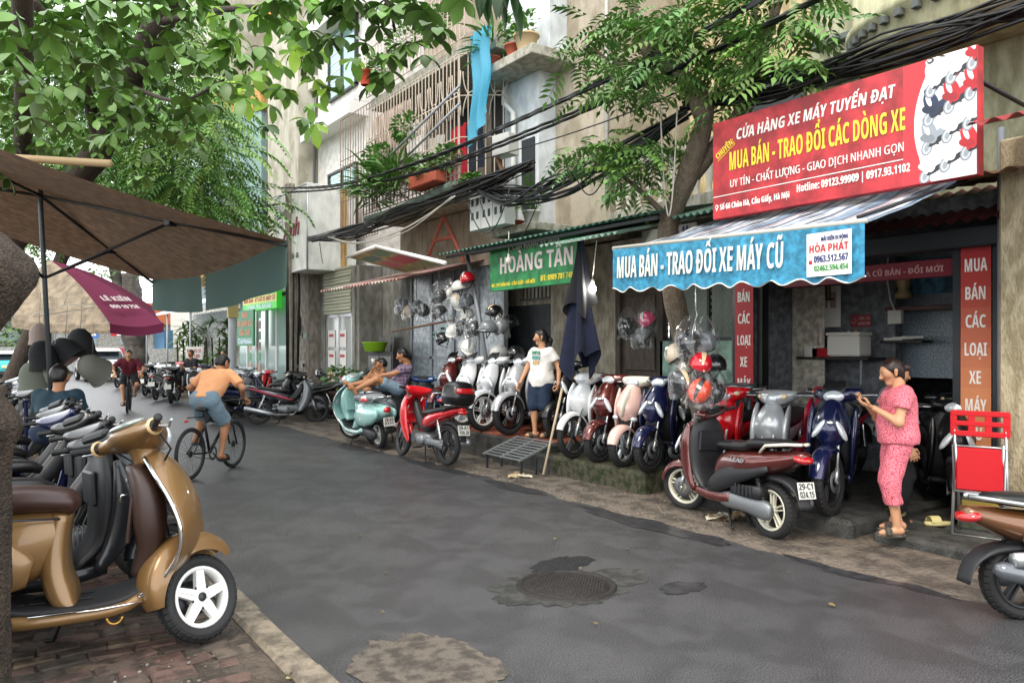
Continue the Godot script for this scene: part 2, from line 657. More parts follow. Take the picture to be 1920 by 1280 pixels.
	for s in [-1, 1]:
		q.tube([Vector3(-.6, .73 + k, s * .15), Vector3(-.68, .8 + k, s * .165), Vector3(-.88, .83 + k, s * .13), Vector3(-.95, .835 + k, s * .02)], [.012, .014, .014, .014], 8)
	obj("grab_rail", q, o.get("rail", M.alloy), par)
	# tail
	lens(par, "tail_light", Vector3(-.95, .715 + k, 0), Vector3(.075, .04, .10), Basis(Vector3(0, 0, 1), .25), M.redlens)
	q = MB.new()
	q.spine([[-.62, .52 + k, 172, .09, .04], [-.82, .50 + k, 200, .085, .03], [-.95, .42 + k, 245, .075, .012], [-1.0, .30 + k, 255, .07, .008]], 0, 14, 3)
	obj("rear_mudguard", q, M.plastic, par)
	if not o.has("noplate"): plate(par, Vector3(-1.0, .46 + k, 0), o.get("p1", ""), o.get("p2", ""), 14)
	# engine, exhaust, shock, stand
	q = MB.new()
	q.spine([[-.12, .26, 175, .05, .055, 3], [-.22, .265, 178, .06, .075, 3], [-.45, .26, 182, .055, .07, 3], [-.66, R, 180, .05, .085, 2.6], [-.73, R, 180, .03, .05, 2.4]], -.115, 16, 3)
	var en := obj("engine_case", q, M.steel, par)
	q = MB.new()
	q.spine([[-.26, .37, 180, .05, .05, 4], [-.62, .39, 178, .06, .055, 4]], -.115, 12, 1)
	for i in 5:
		q.box(Vector3(-.34 - i * .05, .39, -.18), Vector3(.02, .09, .01), Basis.IDENTITY, .003)
	obj("air_box", q, M.plastic, en)
	q = MB.new()
	q.tube([Vector3(-.1, .2, .06), Vector3(-.3, .19, .13), Vector3(-.42, .22, .155), Vector3(-.45, .23, .155), Vector3(-.86, .335, .165), Vector3(-.9, .345, .165)], [.014, .016, .02, .052, .056, .03], 14)
	obj("exhaust", q, o.get("pipe", M.darkmetal), par)
	q = MB.new()
	q.tube([Vector3(-.52, .4, .16), Vector3(-.8, .4, .19)], [.05, .045], 8)
	obj("heat_shield", q, M.alloy, par)
	for s in [-1, 1]:
		q = MB.new()
		var a := Vector3(-wb / 2 - .02, R + .02, s * .11)
		var b := Vector3(-.5, .56 + k, s * .1)
		q.tube([a, b], .016, 8)
		for i in 9:
			q.lathe([Vector2(.02, -.006), Vector2(.029, 0), Vector2(.02, .006)], 10, Transform3D(Basis(Vector3(0, 0, 1), -.25), a.lerp(b, .2 + .07 * i)))
		obj("shock_absorber", q, M.darkmetal, par)
	for s in [-1, 1]:
		q = MB.new()
		q.tube([Vector3(-.16, .2, s * .08), Vector3(-.24, .015, s * .12), Vector3(-.28, .012, s * .13)], .012, 6)
		obj("stand_leg", q, M.black, par)
	# headset
	q = MB.new()
	q.xf = T
	var hx := fx - .33
	var hy := 1.0 + k
	var R2 := []
	for s in 9:
		var z := (s / 8.0 - .5) * 2
		var ring := []
		var rx := .085 * (1 - .55 * z * z) + .012
		var ry := .062 * (1 - .5 * z * z) + .01
		for i in 16:
			var a := TAU * i / 16
			ring.append(Vector3(hx + .035 - .07 * z * z + rx * cos(a), hy - .005 + .02 * z * z + ry * sin(a), z * .21))
		R2.append(ring)
	q.rings(R2)
	obj("headset", q, o.get("head", bm), par)
	q = MB.new()
	q.xf = T
	q.box(Vector3(hx - .045, hy + .035, 0), Vector3(.07, .05, .2), Basis(Vector3(0, 0, 1), .7), .015)
	obj("dashboard", q, M.plastic, par)
	if o.get("visor", false):
		q = MB.new()
		q.xf = T
		q.spine([[hx + .11, hy - .02, 110, .06, .015], [hx + .09, hy + .06, 125, .11, .02, 2.3, .02], [hx + .02, hy + .13, 150, .085, .015, 2.3, .02]], 0, 16, 3)
		obj("visor", q, M.black, par)
	if o.get("lamp", "bar") == "bar":
		lens(par, "headlight", Vector3(hx + .1, hy - .01, 0), Vector3(.045, .058, .1), Basis(Vector3(0, 0, 1), .35), M.lamp, T)
	else:
		lens(par, "headlight", Vector3(fx + .015, .68 + k, 0), Vector3(.035, .07, .085), Basis(Vector3(0, 0, 1), .3), M.lamp)
	bars(par, T, hx, hy, .33)
	if o.get("mirrors", false):
		mirrors(par, T, hx, hy, .33)
	return par

# underbone with spoked or cast 17-inch wheels
func underbone(o: Dictionary) -> Node3D:
	var par := thing(o.get("name", "motorbike"), "", "motorbike")
	var R := .285
	var wb := 1.22
	var bm: Material = o.body
	var F := Vector3(wb / 2, R, 0)
	var B := Vector3(-wb / 2, R, 0)
	var T := steer_xf(F.x - .25, .95, o.get("steer", 12.0))
	wheel(par, F, R, .072, o.get("spokes", "wire"), o.get("rims", M.alloy), T, .8)
	wheel(par, B, R, .08, o.get("spokes", "wire"), o.get("rims", M.alloy), Transform3D.IDENTITY, .8)
	var q: MB
	for s in [-1, 1]:
		q = MB.new()
		q.xf = T
		q.tube([F + Vector3(.015, 0, s * .06), F + Vector3(-.07, .22, s * .06)], .02, 8)
		q.tube([F + Vector3(-.07, .22, s * .06), F + Vector3(-.2, .58, s * .055)], .0145, 8)
		obj("fork", q, o.get("forks", M.alloy), par)
	fender(par, F, R + .03, 20, 165, .06, o.get("fend", bm), T, .05)
	# leg shields
	for s in [-1, 1]:
		q = MB.new()
		q.spine([[.33, .93, -65, .015, .035], [.40, .80, -74, .03, .075], [.41, .64, -92, .03, .095, 2.4], [.37, .48, -106, .022, .09], [.28, .33, -120, .012, .06], [.22, .26, -130, .006, .02]], s * .155, 14, 3)
		obj("leg_shield", q, bm, par)
	q = MB.new()
	q.spine([[.31, .97, -60, .05, .03, 2.3, .02], [.40, .84, -66, .13, .045, 2.3, .05], [.46, .72, -80, .155, .045, 2.2, .055], [.44, .61, -105, .13, .03, 2.2, .02], [.39, .53, -115, .08, .015, 2.2, 0]], 0, 20, 3)
	obj("front_cowl", q, bm, par)
	if o.has("accent"):
		for s in [-1, 1]:
			q = MB.new()
			q.spine([[.10, .5, 170, .006, .012], [-.2, .6, 160, .012, .028], [-.55, .7, 163, .01, .024], [-.8, .78, 165, .004, .01]], s * .125, 10, 3)
			obj("side_stripe", q, o.accent, par)
	# backbone and engine
	q = MB.new()
	q.spine([[.34, .84, 200, .05, .07], [.2, .62, 225, .06, .07], [.02, .5, 190, .07, .07], [-.14, .52, 165, .09, .09]], 0, 14, 3)
	obj("frame_cover", q, o.get("spinemat", M.plastic), par)
	q = MB.new()
	q.spine([[.27, .335, 175, .06, .06, 3], [.12, .33, 178, .09, .075, 3.4], [-.05, .32, 182, .12, .1, 3.4], [-.22, .33, 180, .1, .07, 3]], 0, 18, 2)
	for s in [-1, 1]:
		q.lathe([Vector2(.01, s * .03), Vector2(.07, s * .028), Vector2(.085, 0)], 18, Transform3D(ZAX, Vector3(-.05, .31, s * .115)))
	for i in 5:
		q.box(Vector3(.16 + i * .026, .335, 0), Vector3(.008, .16, .17), Basis.IDENTITY, .002)
	obj("engine_block", q, M.steel, par)
	# tail body, seat
	q = MB.new()
	q.spine([[-.02, .54, 150, .09, .09], [-.16, .60, 160, .125, .095, 2.5], [-.36, .665, 165, .14, .08, 2.4], [-.6, .725, 166, .12, .062, 2.3], [-.8, .775, 165, .085, .045, 2.2], [-.95, .81, 160, .04, .025]], 0, 20, 3)
	obj("tail_body", q, bm, par)
	q = MB.new()
	q.spine([[.05, .68, 155, .06, .03], [-.04, .71, 168, .11, .045, 2.6], [-.24, .725, 178, .135, .05, 2.8], [-.42, .755, 165, .14, .05, 2.8], [-.66, .80, 172, .12, .04, 2.6], [-.82, .82, 178, .08, .025]], 0, 20, 3)
	obj("seat", q, o.get("seat", M.vinyl), par)
	q = MB.new()
	for s in [-1, 1]:
		q.tube([Vector3(-.6, .75, s * .125), Vector3(-.72, .81, s * .14), Vector3(-.93, .85, s * .1), Vector3(-.97, .85, 0)], .012, 8)
	obj("grab_rail", q, o.get("rail", M.alloy), par)
	lens(par, "tail_light", Vector3(-.93, .765, 0), Vector3(.06, .035, .075), Basis(Vector3(0, 0, 1), .25), M.redlens)
	q = MB.new()
	q.spine([[-.55, .6, 180, .06, .03], [-.78, .59, 205, .06, .025], [-.92, .5, 240, .06, .01], [-.98, .36, 250, .055, .007]], 0, 12, 3)
	obj("rear_mudguard", q, o.get("guard", M.plastic), par)
	plate(par, Vector3(-.985, .52, 0), o.get("p1", ""), o.get("p2", ""), 16)
	for s in [-1, 1]:
		q = MB.new()
		var a := Vector3(-wb / 2, R + .03, s * .11)
		var b := Vector3(-.47, .63, s * .11)
		q.tube([a, b], .016, 8)
		for i in 10:
			q.lathe([Vector2(.02, -.006), Vector2(.028, 0), Vector2(.02, .006)], 10, Transform3D(Basis(Vector3(0, 0, 1), -.25), a.lerp(b, .2 + .065 * i)))
		obj("shock_absorber", q, M.chrome, par)
		q = MB.new()
		q.tube([Vector3(-.2, .3, s * .09), Vector3(-wb / 2 - .04, R, s * .095)], .018, 8)
		obj("swing_arm", q, M.darkmetal, par)
		q = MB.new()
		q.tube([Vector3(.0, .2, s * .05), Vector3(.0, .2, s * .2)], [.01, .016], 8)
		obj("foot_peg", q, M.rubber, par)
	q = MB.new()
	q.spine([[-.18, .31, 180, .02, .06, 3], [-.4, .30, 180, .016, .045, 3], [-.62, R, 180, .02, .07, 2.4]], -.1, 12, 2)
	obj("chain_case", q, M.steel, par)
	q = MB.new()
	q.tube([Vector3(.2, .28, .07), Vector3(.1, .19, .11), Vector3(-.25, .2, .135), Vector3(-.32, .215, .14), Vector3(-.36, .22, .14), Vector3(-.88, .35, .155), Vector3(-.91, .355, .155)], [.014, .015, .016, .03, .043, .047, .03], 14)
	obj("exhaust", q, o.get("pipe", M.alloy), par)
	for s in [-1, 1]:
		q = MB.new()
		q.tube([Vector3(-.12, .22, s * .06), Vector3(-.2, .015, s * .11), Vector3(-.25, .012, s * .12)], .011, 6)
		obj("stand_leg", q, M.black, par)
	# handlebar cover and headlight
	q = MB.new()
	q.xf = T
	var hx := .29
	var hy := 1.03
	var R2 := []
	for s in 9:
		var z := (s / 8.0 - .5) * 2
		var ring := []
		for i in 16:
			var a := TAU * i / 16
			ring.append(Vector3(hx + .05 - .09 * z * z + (.11 * (1 - .7 * z * z) + .012) * cos(a), hy - .03 + .03 * z * z + (.075 * (1 - .7 * z * z) + .012) * sin(a), z * .2))
		R2.append(ring)
	q.rings(R2)
	obj("headset", q, o.get("head", bm), par)
	lens(par, "headlight", Vector3(hx + .125, hy - .03, 0), Vector3(.045, .06, .085), Basis(Vector3(0, 0, 1), .3), M.lamp, T)
	for s in [-1, 1]:
		lens(par, "turn_signal", Vector3(hx + .08, hy - .015, s * .115), Vector3(.04, .03, .04), Basis(Vector3.UP, s * -.7), M.amber, T)
	bars(par, T, hx, hy, .32)
	if o.get("mirrors", false):
		mirrors(par, T, hx, hy, .32)
	return par

# rounded metal-bodied classic scooter
func classic(o: Dictionary) -> Node3D:
	var par := thing("classic_scooter", "", "scooter")
	var bm: Material = o.body
	var R := .222
	var F := Vector3(.64, R, 0)
	var B := Vector3(-.64, R, 0)
	var T := steer_xf(.40, 1.0, o.get("steer", 0.0))
	wheel(par, F, R, .118, "star", o.rims, T, .70)
	wheel(par, B, R, .118, "star", o.rims, Transform3D.IDENTITY, .70)
	var q := MB.new()
	for i in 5:
		var a := TAU * (i + .5) / 5 + .3
		q.ell(F + Vector3(cos(a) * .05, sin(a) * .05, .04), Vector3(.007, .007, .006), Basis.IDENTITY, 8, 5)
	q.xf = Transform3D.IDENTITY
	q = MB.new()
	q.xf = T
	q.lathe([Vector2(.002, .046), Vector2(.022, .045), Vector2(.024, .038)], 16, Transform3D(ZAX, F))
	for i in 5:
		var a := TAU * (i + .5) / 5 + .3
		q.ell(F + Vector3(cos(a) * .058, sin(a) * .058, .036), Vector3(.008, .008, .006), Basis.IDENTITY, 8, 5)
	obj("hub_cap", q, M.darkmetal, par)
	q = MB.new()
	q.xf = T
	q.tube([F + Vector3(0, 0, -.09), F + Vector3(-.06, .14, -.09), F + Vector3(-.16, .45, -.02)], [.025, .022, .02], 8)
	q.lathe([Vector2(.04, .002), Vector2(.095, .002), Vector2(.095, -.002), Vector2(.04, -.002)], 24, Transform3D(ZAX, F + Vector3(0, 0, -.05)))
	obj("fork", q, M.darkmetal, par)
	# front fender: deep rounded shell
	q = MB.new()
	q.xf = T
	q.sheet(func(s, t):
		var a: float = deg_to_rad(lerpf(50, 190, s))
		var wz: float = .035 + .075 * pow(sin(PI * clampf(s * .86 + .09, 0, 1)), .6)
		var th: float = PI * (t - .5)
		var c: float = maxf(cos(th), 0.0)
		var rad: float = .225 + (.04 + .085 * sin(PI * clampf(s * .9 + .1, 0, 1))) * pow(c, .55)
		return F + Vector3(cos(a) * rad * 1.06, sin(a) * rad * .98 + .02, signf(th) * pow(absf(sin(th)), .7) * wz), 26, 16)
	obj("front_fender", q, bm, par)
	# leg shield with a rolled edge
	var SH := [[.40, 1.0, -64, .10, .02, 2.6, .05], [.455, .91, -62, .20, .022, 2.8, .09], [.53, .78, -66, .262, .022, 3.0, .10], [.575, .64, -80, .285, .022, 3.0, .09], [.56, .50, -104, .265, .022, 3.0, .07], [.47, .37, -132, .225, .022, 3.0, .03], [.33, .275, -155, .2, .022, 3.0, 0]]
	q = MB.new()
	q.spine(SH.duplicate(true), 0, 32, 4)
	obj("leg_shield", q, bm, par)
	q = MB.new()
	for s in [-1, 1]:
		var pts := []
		for k in 24:
			var f := k / 23.0 * 5.6
			var L = q.lerp_ring(SH, int(f), f - int(f))
			pts.append(Vector3(L[0], L[1], s * (L[3] + .004)))
		q.tube(pts, .0115, 8)
	obj("shield_trim", q, o.get("edge", M.chrome), par)
	q = MB.new() # steering cover ("tie") down the middle
	q.spine([[.41, 1.0, -58, .05, .03], [.51, .88, -60, .055, .06], [.60, .73, -68, .06, .06], [.655, .60, -80, .05, .04], [.66, .55, -88, .03, .02]], 0, 16, 3)
	obj("horn_cover", q, bm, par)
	for s in [-1, 1]:
		lens(par, "turn_signal", Vector3(.595, .715, s * .2), Vector3(.018, .075, .036), Basis(Vector3.UP, s * -.5) * Basis(Vector3(0, 0, 1), .3) * Basis(Vector3(1, 0, 0), s * -.15), M.lamp)
	# inner shield and glove box
	q = MB.new()
	q.spine([[.345, .96, -76, .13, .04], [.40, .84, -76, .19, .075, 3], [.425, .66, -84, .2, .085, 3], [.42, .52, -94, .17, .06, 3], [.36, .39, -115, .14, .03]], 0, 20, 3)
	var inn := obj("inner_shield", q, o.inner, par)
	q = MB.new()
	q.box(Vector3(.335, .68, 0), Vector3(.02, .24, .3), Basis(Vector3(0, 0, 1), -.1), .01)
	obj("glove_box", q, o.inner, inn)
	# floor
	q = MB.new()
	q.spine([[.47, .395, 205, .2, .02, 4], [.34, .305, 205, .2, .022, 4], [.15, .272, 180, .2, .022, 4], [-.12, .272, 178, .19, .022, 4], [-.22, .30, 150, .17, .02, 4]], 0, 18, 3)
	obj("floor_mat", q, M.rubber, par)
	for s in [-1, 1]:
		q = MB.new()
		q.spine([[.47, .37, 222, .03, .025], [.33, .265, 202, .035, .03], [.1, .238, 180, .035, .032], [-.2, .238, 180, .035, .034], [-.38, .29, 150, .03, .04]], s * .185, 12, 3)
		obj("sill", q, bm, par)
		q = MB.new()
		for i in 4:
			q.box(Vector3(.12 - i * .1, .298, s * (.07 + .0)), Vector3(.08, .006, .03), Basis.IDENTITY, .002)
		obj("floor_strip", q, M.rubber, par)
	# under-seat pillar and rear body
	q = MB.new()
	q.spine([[.02, .73, -98, .11, .05, 2.8], [-.005, .60, -100, .125, .06, 2.8], [-.01, .45, -88, .14, .07, 2.8], [.03, .32, -60, .16, .07, 2.8], [.08, .27, -40, .17, .03, 2.8]], 0, 20, 3)
	obj("seat_pillar", q, bm, par)
	q = MB.new()
	q.spine([[.03, .60, 172, .11, .15, 2.6], [-.12, .575, 172, .15, .19, 2.5], [-.4, .565, 175, .175, .19, 2.4], [-.7, .59, 172, .155, .155, 2.3], [-.92, .63, 168, .10, .10, 2.2], [-1.0, .65, 165, .05, .06]], 0, 24, 3)
	obj("rear_body", q, bm, par)
	for s in [-1, 1]:
		q = MB.new()
		q.spine([[-.1, .47, 165, .03, .07], [-.26, .505, 170, .07, .15], [-.5, .525, 175, .085, .17], [-.74, .55, 172, .07, .135], [-.93, .59, 166, .03, .06]], s * .165, 18, 3)
		obj("side_cowl", q, bm, par)
	# seat
	q = MB.new()
	q.spine([[.07, .735, 120, .09, .03], [.05, .785, 150, .125, .055, 2.5], [-.1, .81, 176, .145, .068, 2.6], [-.34, .815, 178, .155, .068, 2.6], [-.6, .83, 174, .145, .06, 2.6], [-.78, .83, 184, .1, .035, 2.4]], 0, 22, 4)
	obj("seat", q, o.seat, par)
	q = MB.new()
	for s in [-1, 1]:
		q.tube([Vector3(-.68, .77, s * .13), Vector3(-.8, .83, s * .14), Vector3(-.96, .86, s * .12), Vector3(-1.0, .86, 0)], .011, 8)
	for i in 3:
		q.tube([Vector3(-.82, .845, -.06 + i * .06), Vector3(-1.0, .86, -.06 + i * .06)], .008, 6)
	obj("rear_rack", q, o.get("rack", M.chrome), par)
	lens(par, "tail_light", Vector3(-.985, .645, 0), Vector3(.04, .055, .07), Basis(Vector3(0, 0, 1), -.1), M.redlens)
	q = MB.new()
	q.spine([[-.8, .45, 200, .075, .03], [-.96, .42, 235, .075, .015], [-1.02, .28, 255, .07, .01]], 0, 12, 3)
	obj("rear_mudguard", q, M.plastic, par)
	plate(par, Vector3(-1.035, .46, 0), o.get("p1", ""), o.get("p2", ""), 8)
	q = MB.new()
	q.spine([[-.25, .25, 178, .06, .075, 3], [-.46, .25, 182, .06, .075, 3], [-.66, R, 180, .05, .09, 2.6], [-.75, R, 180, .03, .05]], -.12, 16, 3)
	obj("engine_case", q, M.darkmetal, par)
	q = MB.new()
	q.tube([Vector3(-.2, .2, .05), Vector3(-.4, .2, .14), Vector3(-.44, .22, .15), Vector3(-.82, .3, .16), Vector3(-.86, .3, .16)], [.015, .018, .05, .055, .03], 12)
	obj("exhaust", q, M.darkmetal, par)
	q = MB.new()
	q.tube([Vector3(.02, .22, -.14), Vector3(-.06, .012, -.27), Vector3(-.1, .012, -.29)], .011, 6)
	obj("side_stand", q, M.black, par)
	q = MB.new()
	var lp := []
	for i in 11:
		lp.append(Vector3(.27 + .035 * cos(PI * i / 10), .215 - .035 * sin(PI * i / 10), .19))
	q.tube(lp, .007, 6)
	obj("lock_loop", q, M.brass, par)
	# headset
	q = MB.new()
	q.xf = T
	q.spine([[.40, .95, 100, .055, .05], [.39, 1.02, 98, .06, .065], [.375, 1.07, 96, .085, .085], [.37, 1.12, 90, .09, .1], [.36, 1.165, 90, .06, .07]], 0, 18, 3)
	var R2 := []
	for s in 11:
		var z := (s / 10.0 - .5) * 2
		var az := absf(z)
		var ring := []
		for i in 18:
			var a := TAU * i / 18
			var rx := lerpf(.15, .036, smoothstep(0.0, 1.0, az))
			var ry := lerpf(.088, .034, smoothstep(0.0, 1.0, az))
			ring.append(Vector3(.385 - .085 * z * z + rx * cos(a) * (1.0 if cos(a) < 0 else .95), 1.105 - .01 * z * z + ry * sin(a), z * .265))
		R2.append(ring)
	q.rings(R2)
	obj("headset", q, bm, par)
	lens(par, "headlight", Vector3(.50, 1.105, 0), Vector3(.04, .075, .082), Basis(Vector3(0, 0, 1), .15), M.lamp, T)
	q = MB.new()
	q.xf = T
	q.ell(Vector3(.31, 1.165, 0), Vector3(.085, .022, .12), Basis(Vector3(0, 0, 1), .35), 18, 8)
	obj("instrument_dial", q, M.dial, par)
	q = MB.new()
	q.tube([Vector3(.315, .80, .02), Vector3(.29, .80, .02), Vector3(.28, .775, .02), Vector3(.30, .76, .02)], .007, 6)
	obj("bag_hook", q, M.chrome, par)
	q = MB.new()
	q.lathe([Vector2(.0, .006), Vector2(.013, .005), Vector2(.016, 0)], 12, Transform3D(Basis(Vector3(0, 0, 1), PI / 2), Vector3(.318, .88, .08)))
	obj("key_lock", q, M.steel, par)
	for s in [-1, 1]:
		q = MB.new()
		q.xf = T
		q.tube([Vector3(.34, 1.09, s * .22), Vector3(.44, 1.0, s * .17), Vector3(.42, .9, s * .08)], .006, 5)
		obj("brake_cable", q, M.black, par)
		q = MB.new()
		q.tube([Vector3(.02, .715, s * .118), Vector3(-.3, .735, s * .178), Vector3(-.62, .752, s * .165), Vector3(-.86, .72, s * .12)], .006, 5)
		obj("seam_trim", q, M.darkmetal, par)
		q = MB.new()
		q.tube([Vector3(.40, .285, s * .222), Vector3(.2, .268, s * .224), Vector3(-.1, .268, s * .224)], .006, 5)
		obj("sill_trim", q, M.chrome, par)
	for s in [-1, 1]:
		q = MB.new()
		q.xf = T
		q.lathe([Vector2(.036, -.012), Vector2(.046, 0), Vector2(.036, .012)], 18, Transform3D(ZAX * Basis.IDENTITY, Vector3(.298, 1.095, s * .258)))
		obj("switch_ring", q, o.get("ring", bm), par)
	bars(par, T, .32, 1.095, .40)
	return par

func bicycle(called: String, label: String, at: Vector3, yaw: float, frame: Material) -> Node3D:
	var par := thing(called, label, "bicycle", at, yaw)
	var R := .335
	var F := Vector3(.53, R, 0)
	var B := Vector3(-.53, R, 0)
	for c in [F, B]:
		wheel(par, c, R, .045, "wire", M.darkmetal, Transform3D.IDENTITY, .9)
	var bb := Vector3(-.08, .29, 0)
	var st := Vector3(-.22, .78, 0)
	var hd := Vector3(.34, .80, 0)
	var q := MB.new()
	q.tube([bb, st], .018, 8)
	q.tube([bb, hd + Vector3(.03, -.08, 0)], .022, 8)
	q.tube([st + Vector3(.03, -.08, 0), hd + Vector3(0, -.02, 0)], .017, 8)
	for s in [-1, 1]:
		q.tube([bb, B + Vector3(0, 0, s * .05)], .011, 6)
		q.tube([st + Vector3(.05, -.12, 0), B + Vector3(0, 0, s * .05)], .009, 6)
	obj("frame", q, frame, par)
	q = MB.new()
	q.tube([hd + Vector3(.05, -.12, 0), hd, hd + Vector3(-.03, .12, 0)], .018, 8)
	for s in [-1, 1]:
		q.tube([hd + Vector3(.05, -.12, s * .02), hd + Vector3(.09, -.2, s * .055), F + Vector3(0, 0, s * .055)], .012, 6)
	obj("fork", q, M.black, par)
	q = MB.new()
	var hb := hd + Vector3(-.0, .15, 0)
	q.tube([hb + Vector3(-.1, .02, -.31), hb + Vector3(.02, .02, -.1), hb, hb + Vector3(.02, .02, .1), hb + Vector3(-.1, .02, .31)], .012, 8)
	obj("handlebar", q, M.darkmetal, par)
	for s in [-1, 1]:
		q = MB.new()
		q.tube([hb + Vector3(-.04, .02, s * .21), hb + Vector3(-.1, .02, s * .32)], .018, 8)
		obj("handle_grip", q, M.rubber, par)
		q = MB.new()
		q.tube([bb + Vector3(0, 0, s * .05), bb + Vector3(s * .12, s * -.12, s * .07)], .01, 6)
		q.box(bb + Vector3(s * .12, s * -.12, s * .12), Vector3(.09, .02, .08), Basis.IDENTITY, .005)
		obj("pedal", q, M.darkmetal, par)
	q = MB.new()
	q.spine([[.0, .86, 175, .02, .02], [-.08, .865, 178, .035, .025], [-.2, .88, 175, .085, .035], [-.3, .885, 180, .07, .025]], 0, 14, 3)
	q.tube([st, st + Vector3(-.02, .09, 0)], .012, 8)
	obj("saddle", q, M.vinyl, par)
	q = MB.new()
	q.lathe([Vector2(.07, .003), Vector2(.095, .003), Vector2(.095, -.003), Vector2(.07, -.003)], 24, Transform3D(ZAX, bb + Vector3(0, 0, .05)))
	q.tube([bb + Vector3(0, .09, .05), B + Vector3(0, .03, .05)], .004, 4)
	q.tube([bb + Vector3(0, -.09, .05), B + Vector3(0, -.03, .05)], .004, 4)
	obj("chain_set", q, M.darkmetal, par)
	q = MB.new()
	q.tube([st + Vector3(-.02, .0, 0), st + Vector3(-.38, .02, 0)], .009, 6)
	lens(par, "rear_light", st + Vector3(-.4, -.02, 0), Vector3(.02, .02, .035), Basis.IDENTITY, M.redlens)
	obj("rack", q, M.darkmetal, par)
	return par

func materials():
	TX.clear()
	var W := Color.WHITE
	var grey := func(a): return Color(a, a, a)
	noise_tex("soft", .012, grey.call(.72), W, 0, 5)
	noise_tex("fine", .06, grey.call(.6), W, 0, 4)
	noise_tex("blot", .006, grey.call(.68), W, 0, 6, 512, 512, .3, .7)
	noise_tex("faint", .01, grey.call(.88), W, 0, 5)
	noise_tex("grain", .25, grey.call(.3), W, 0, 2, 512, 512, .3, .7)
	noise_tex("speck", .2, grey.call(.35), W, 0, 2, 512, 512, .3, .7)
	noise_tex("cell", .05, grey.call(.5), W, 1, 2)
	mat("tyre", "1c1c1d", .75, 0, {})
	mat("rubber", "17171a", .6)
	mat("black", "0e0e10", .45)
	mat("plastic", "1d1e21", .5)
	mat("vinyl", "19191b", .42)
	mat("alloy", "b9bcbe", .32, .75)
	mat("white_rim", "dcdcd8", .4, .1)
	mat("steel", "84878a", .45, .7)
	mat("darkmetal", "3a3b3e", .45, .6)
	mat("chrome", "e0e2e4", .12, 1.0)
	mat("brass", "b08a45", .35, .8)
	mat("lamp", "ccd3d8", .07, .3, {"coat": 1.0})
	mat("dial", "9aa39f", .15, .2, {"coat": 1.0})
	mat("amber", "e3c9a0", .12, .1, {"coat": 1.0})
	mat("redlens", "b01418", .12, 0, {"coat": 1.0})
	mat("gold", "80613a", .4, .4, {"coat": .6})
	mat("brown_seat", "3a241f", .4)
	mat("brown_plastic", "33221d", .45)
	mat("mint", "93c0bb", .25, .1, {"coat": 1.0})
	mat("grey_seat", "7d8084", .45)
	mat("maroon", "5e2521", .25, .45, {"coat": 1.0})
	mat("white_paint", "dfe1e2", .2, 0, {"coat": 1.0})
	mat("pearl", "cfd2d6", .22, .15, {"coat": 1.0})
	mat("silver", "b4b7b9", .28, .35, {"coat": 1.0})
	mat("navy", "131c45", .22, .3, {"coat": 1.0})
	mat("blue", "1d4b86", .22, .3, {"coat": 1.0})
	mat("pink", "e0b9ae", .25, 0, {"coat": 1.0})
	mat("cream", "d9d4c2", .4)
	mat("red", "c8101c", .22, 0, {"coat": 1.0})
	mat("gloss_black", "0d0e10", .35, .1, {"coat": .35})
	mat("grey_paint", "5c6066", .3, .4, {"coat": 1.0})
	mat("bronze", "6d4526", .3, .5, {"coat": 1.0})
	mat("magenta", "b01d3a", .3)
	mat("dark_paint", "222428", .35, .3, {"coat": .4})

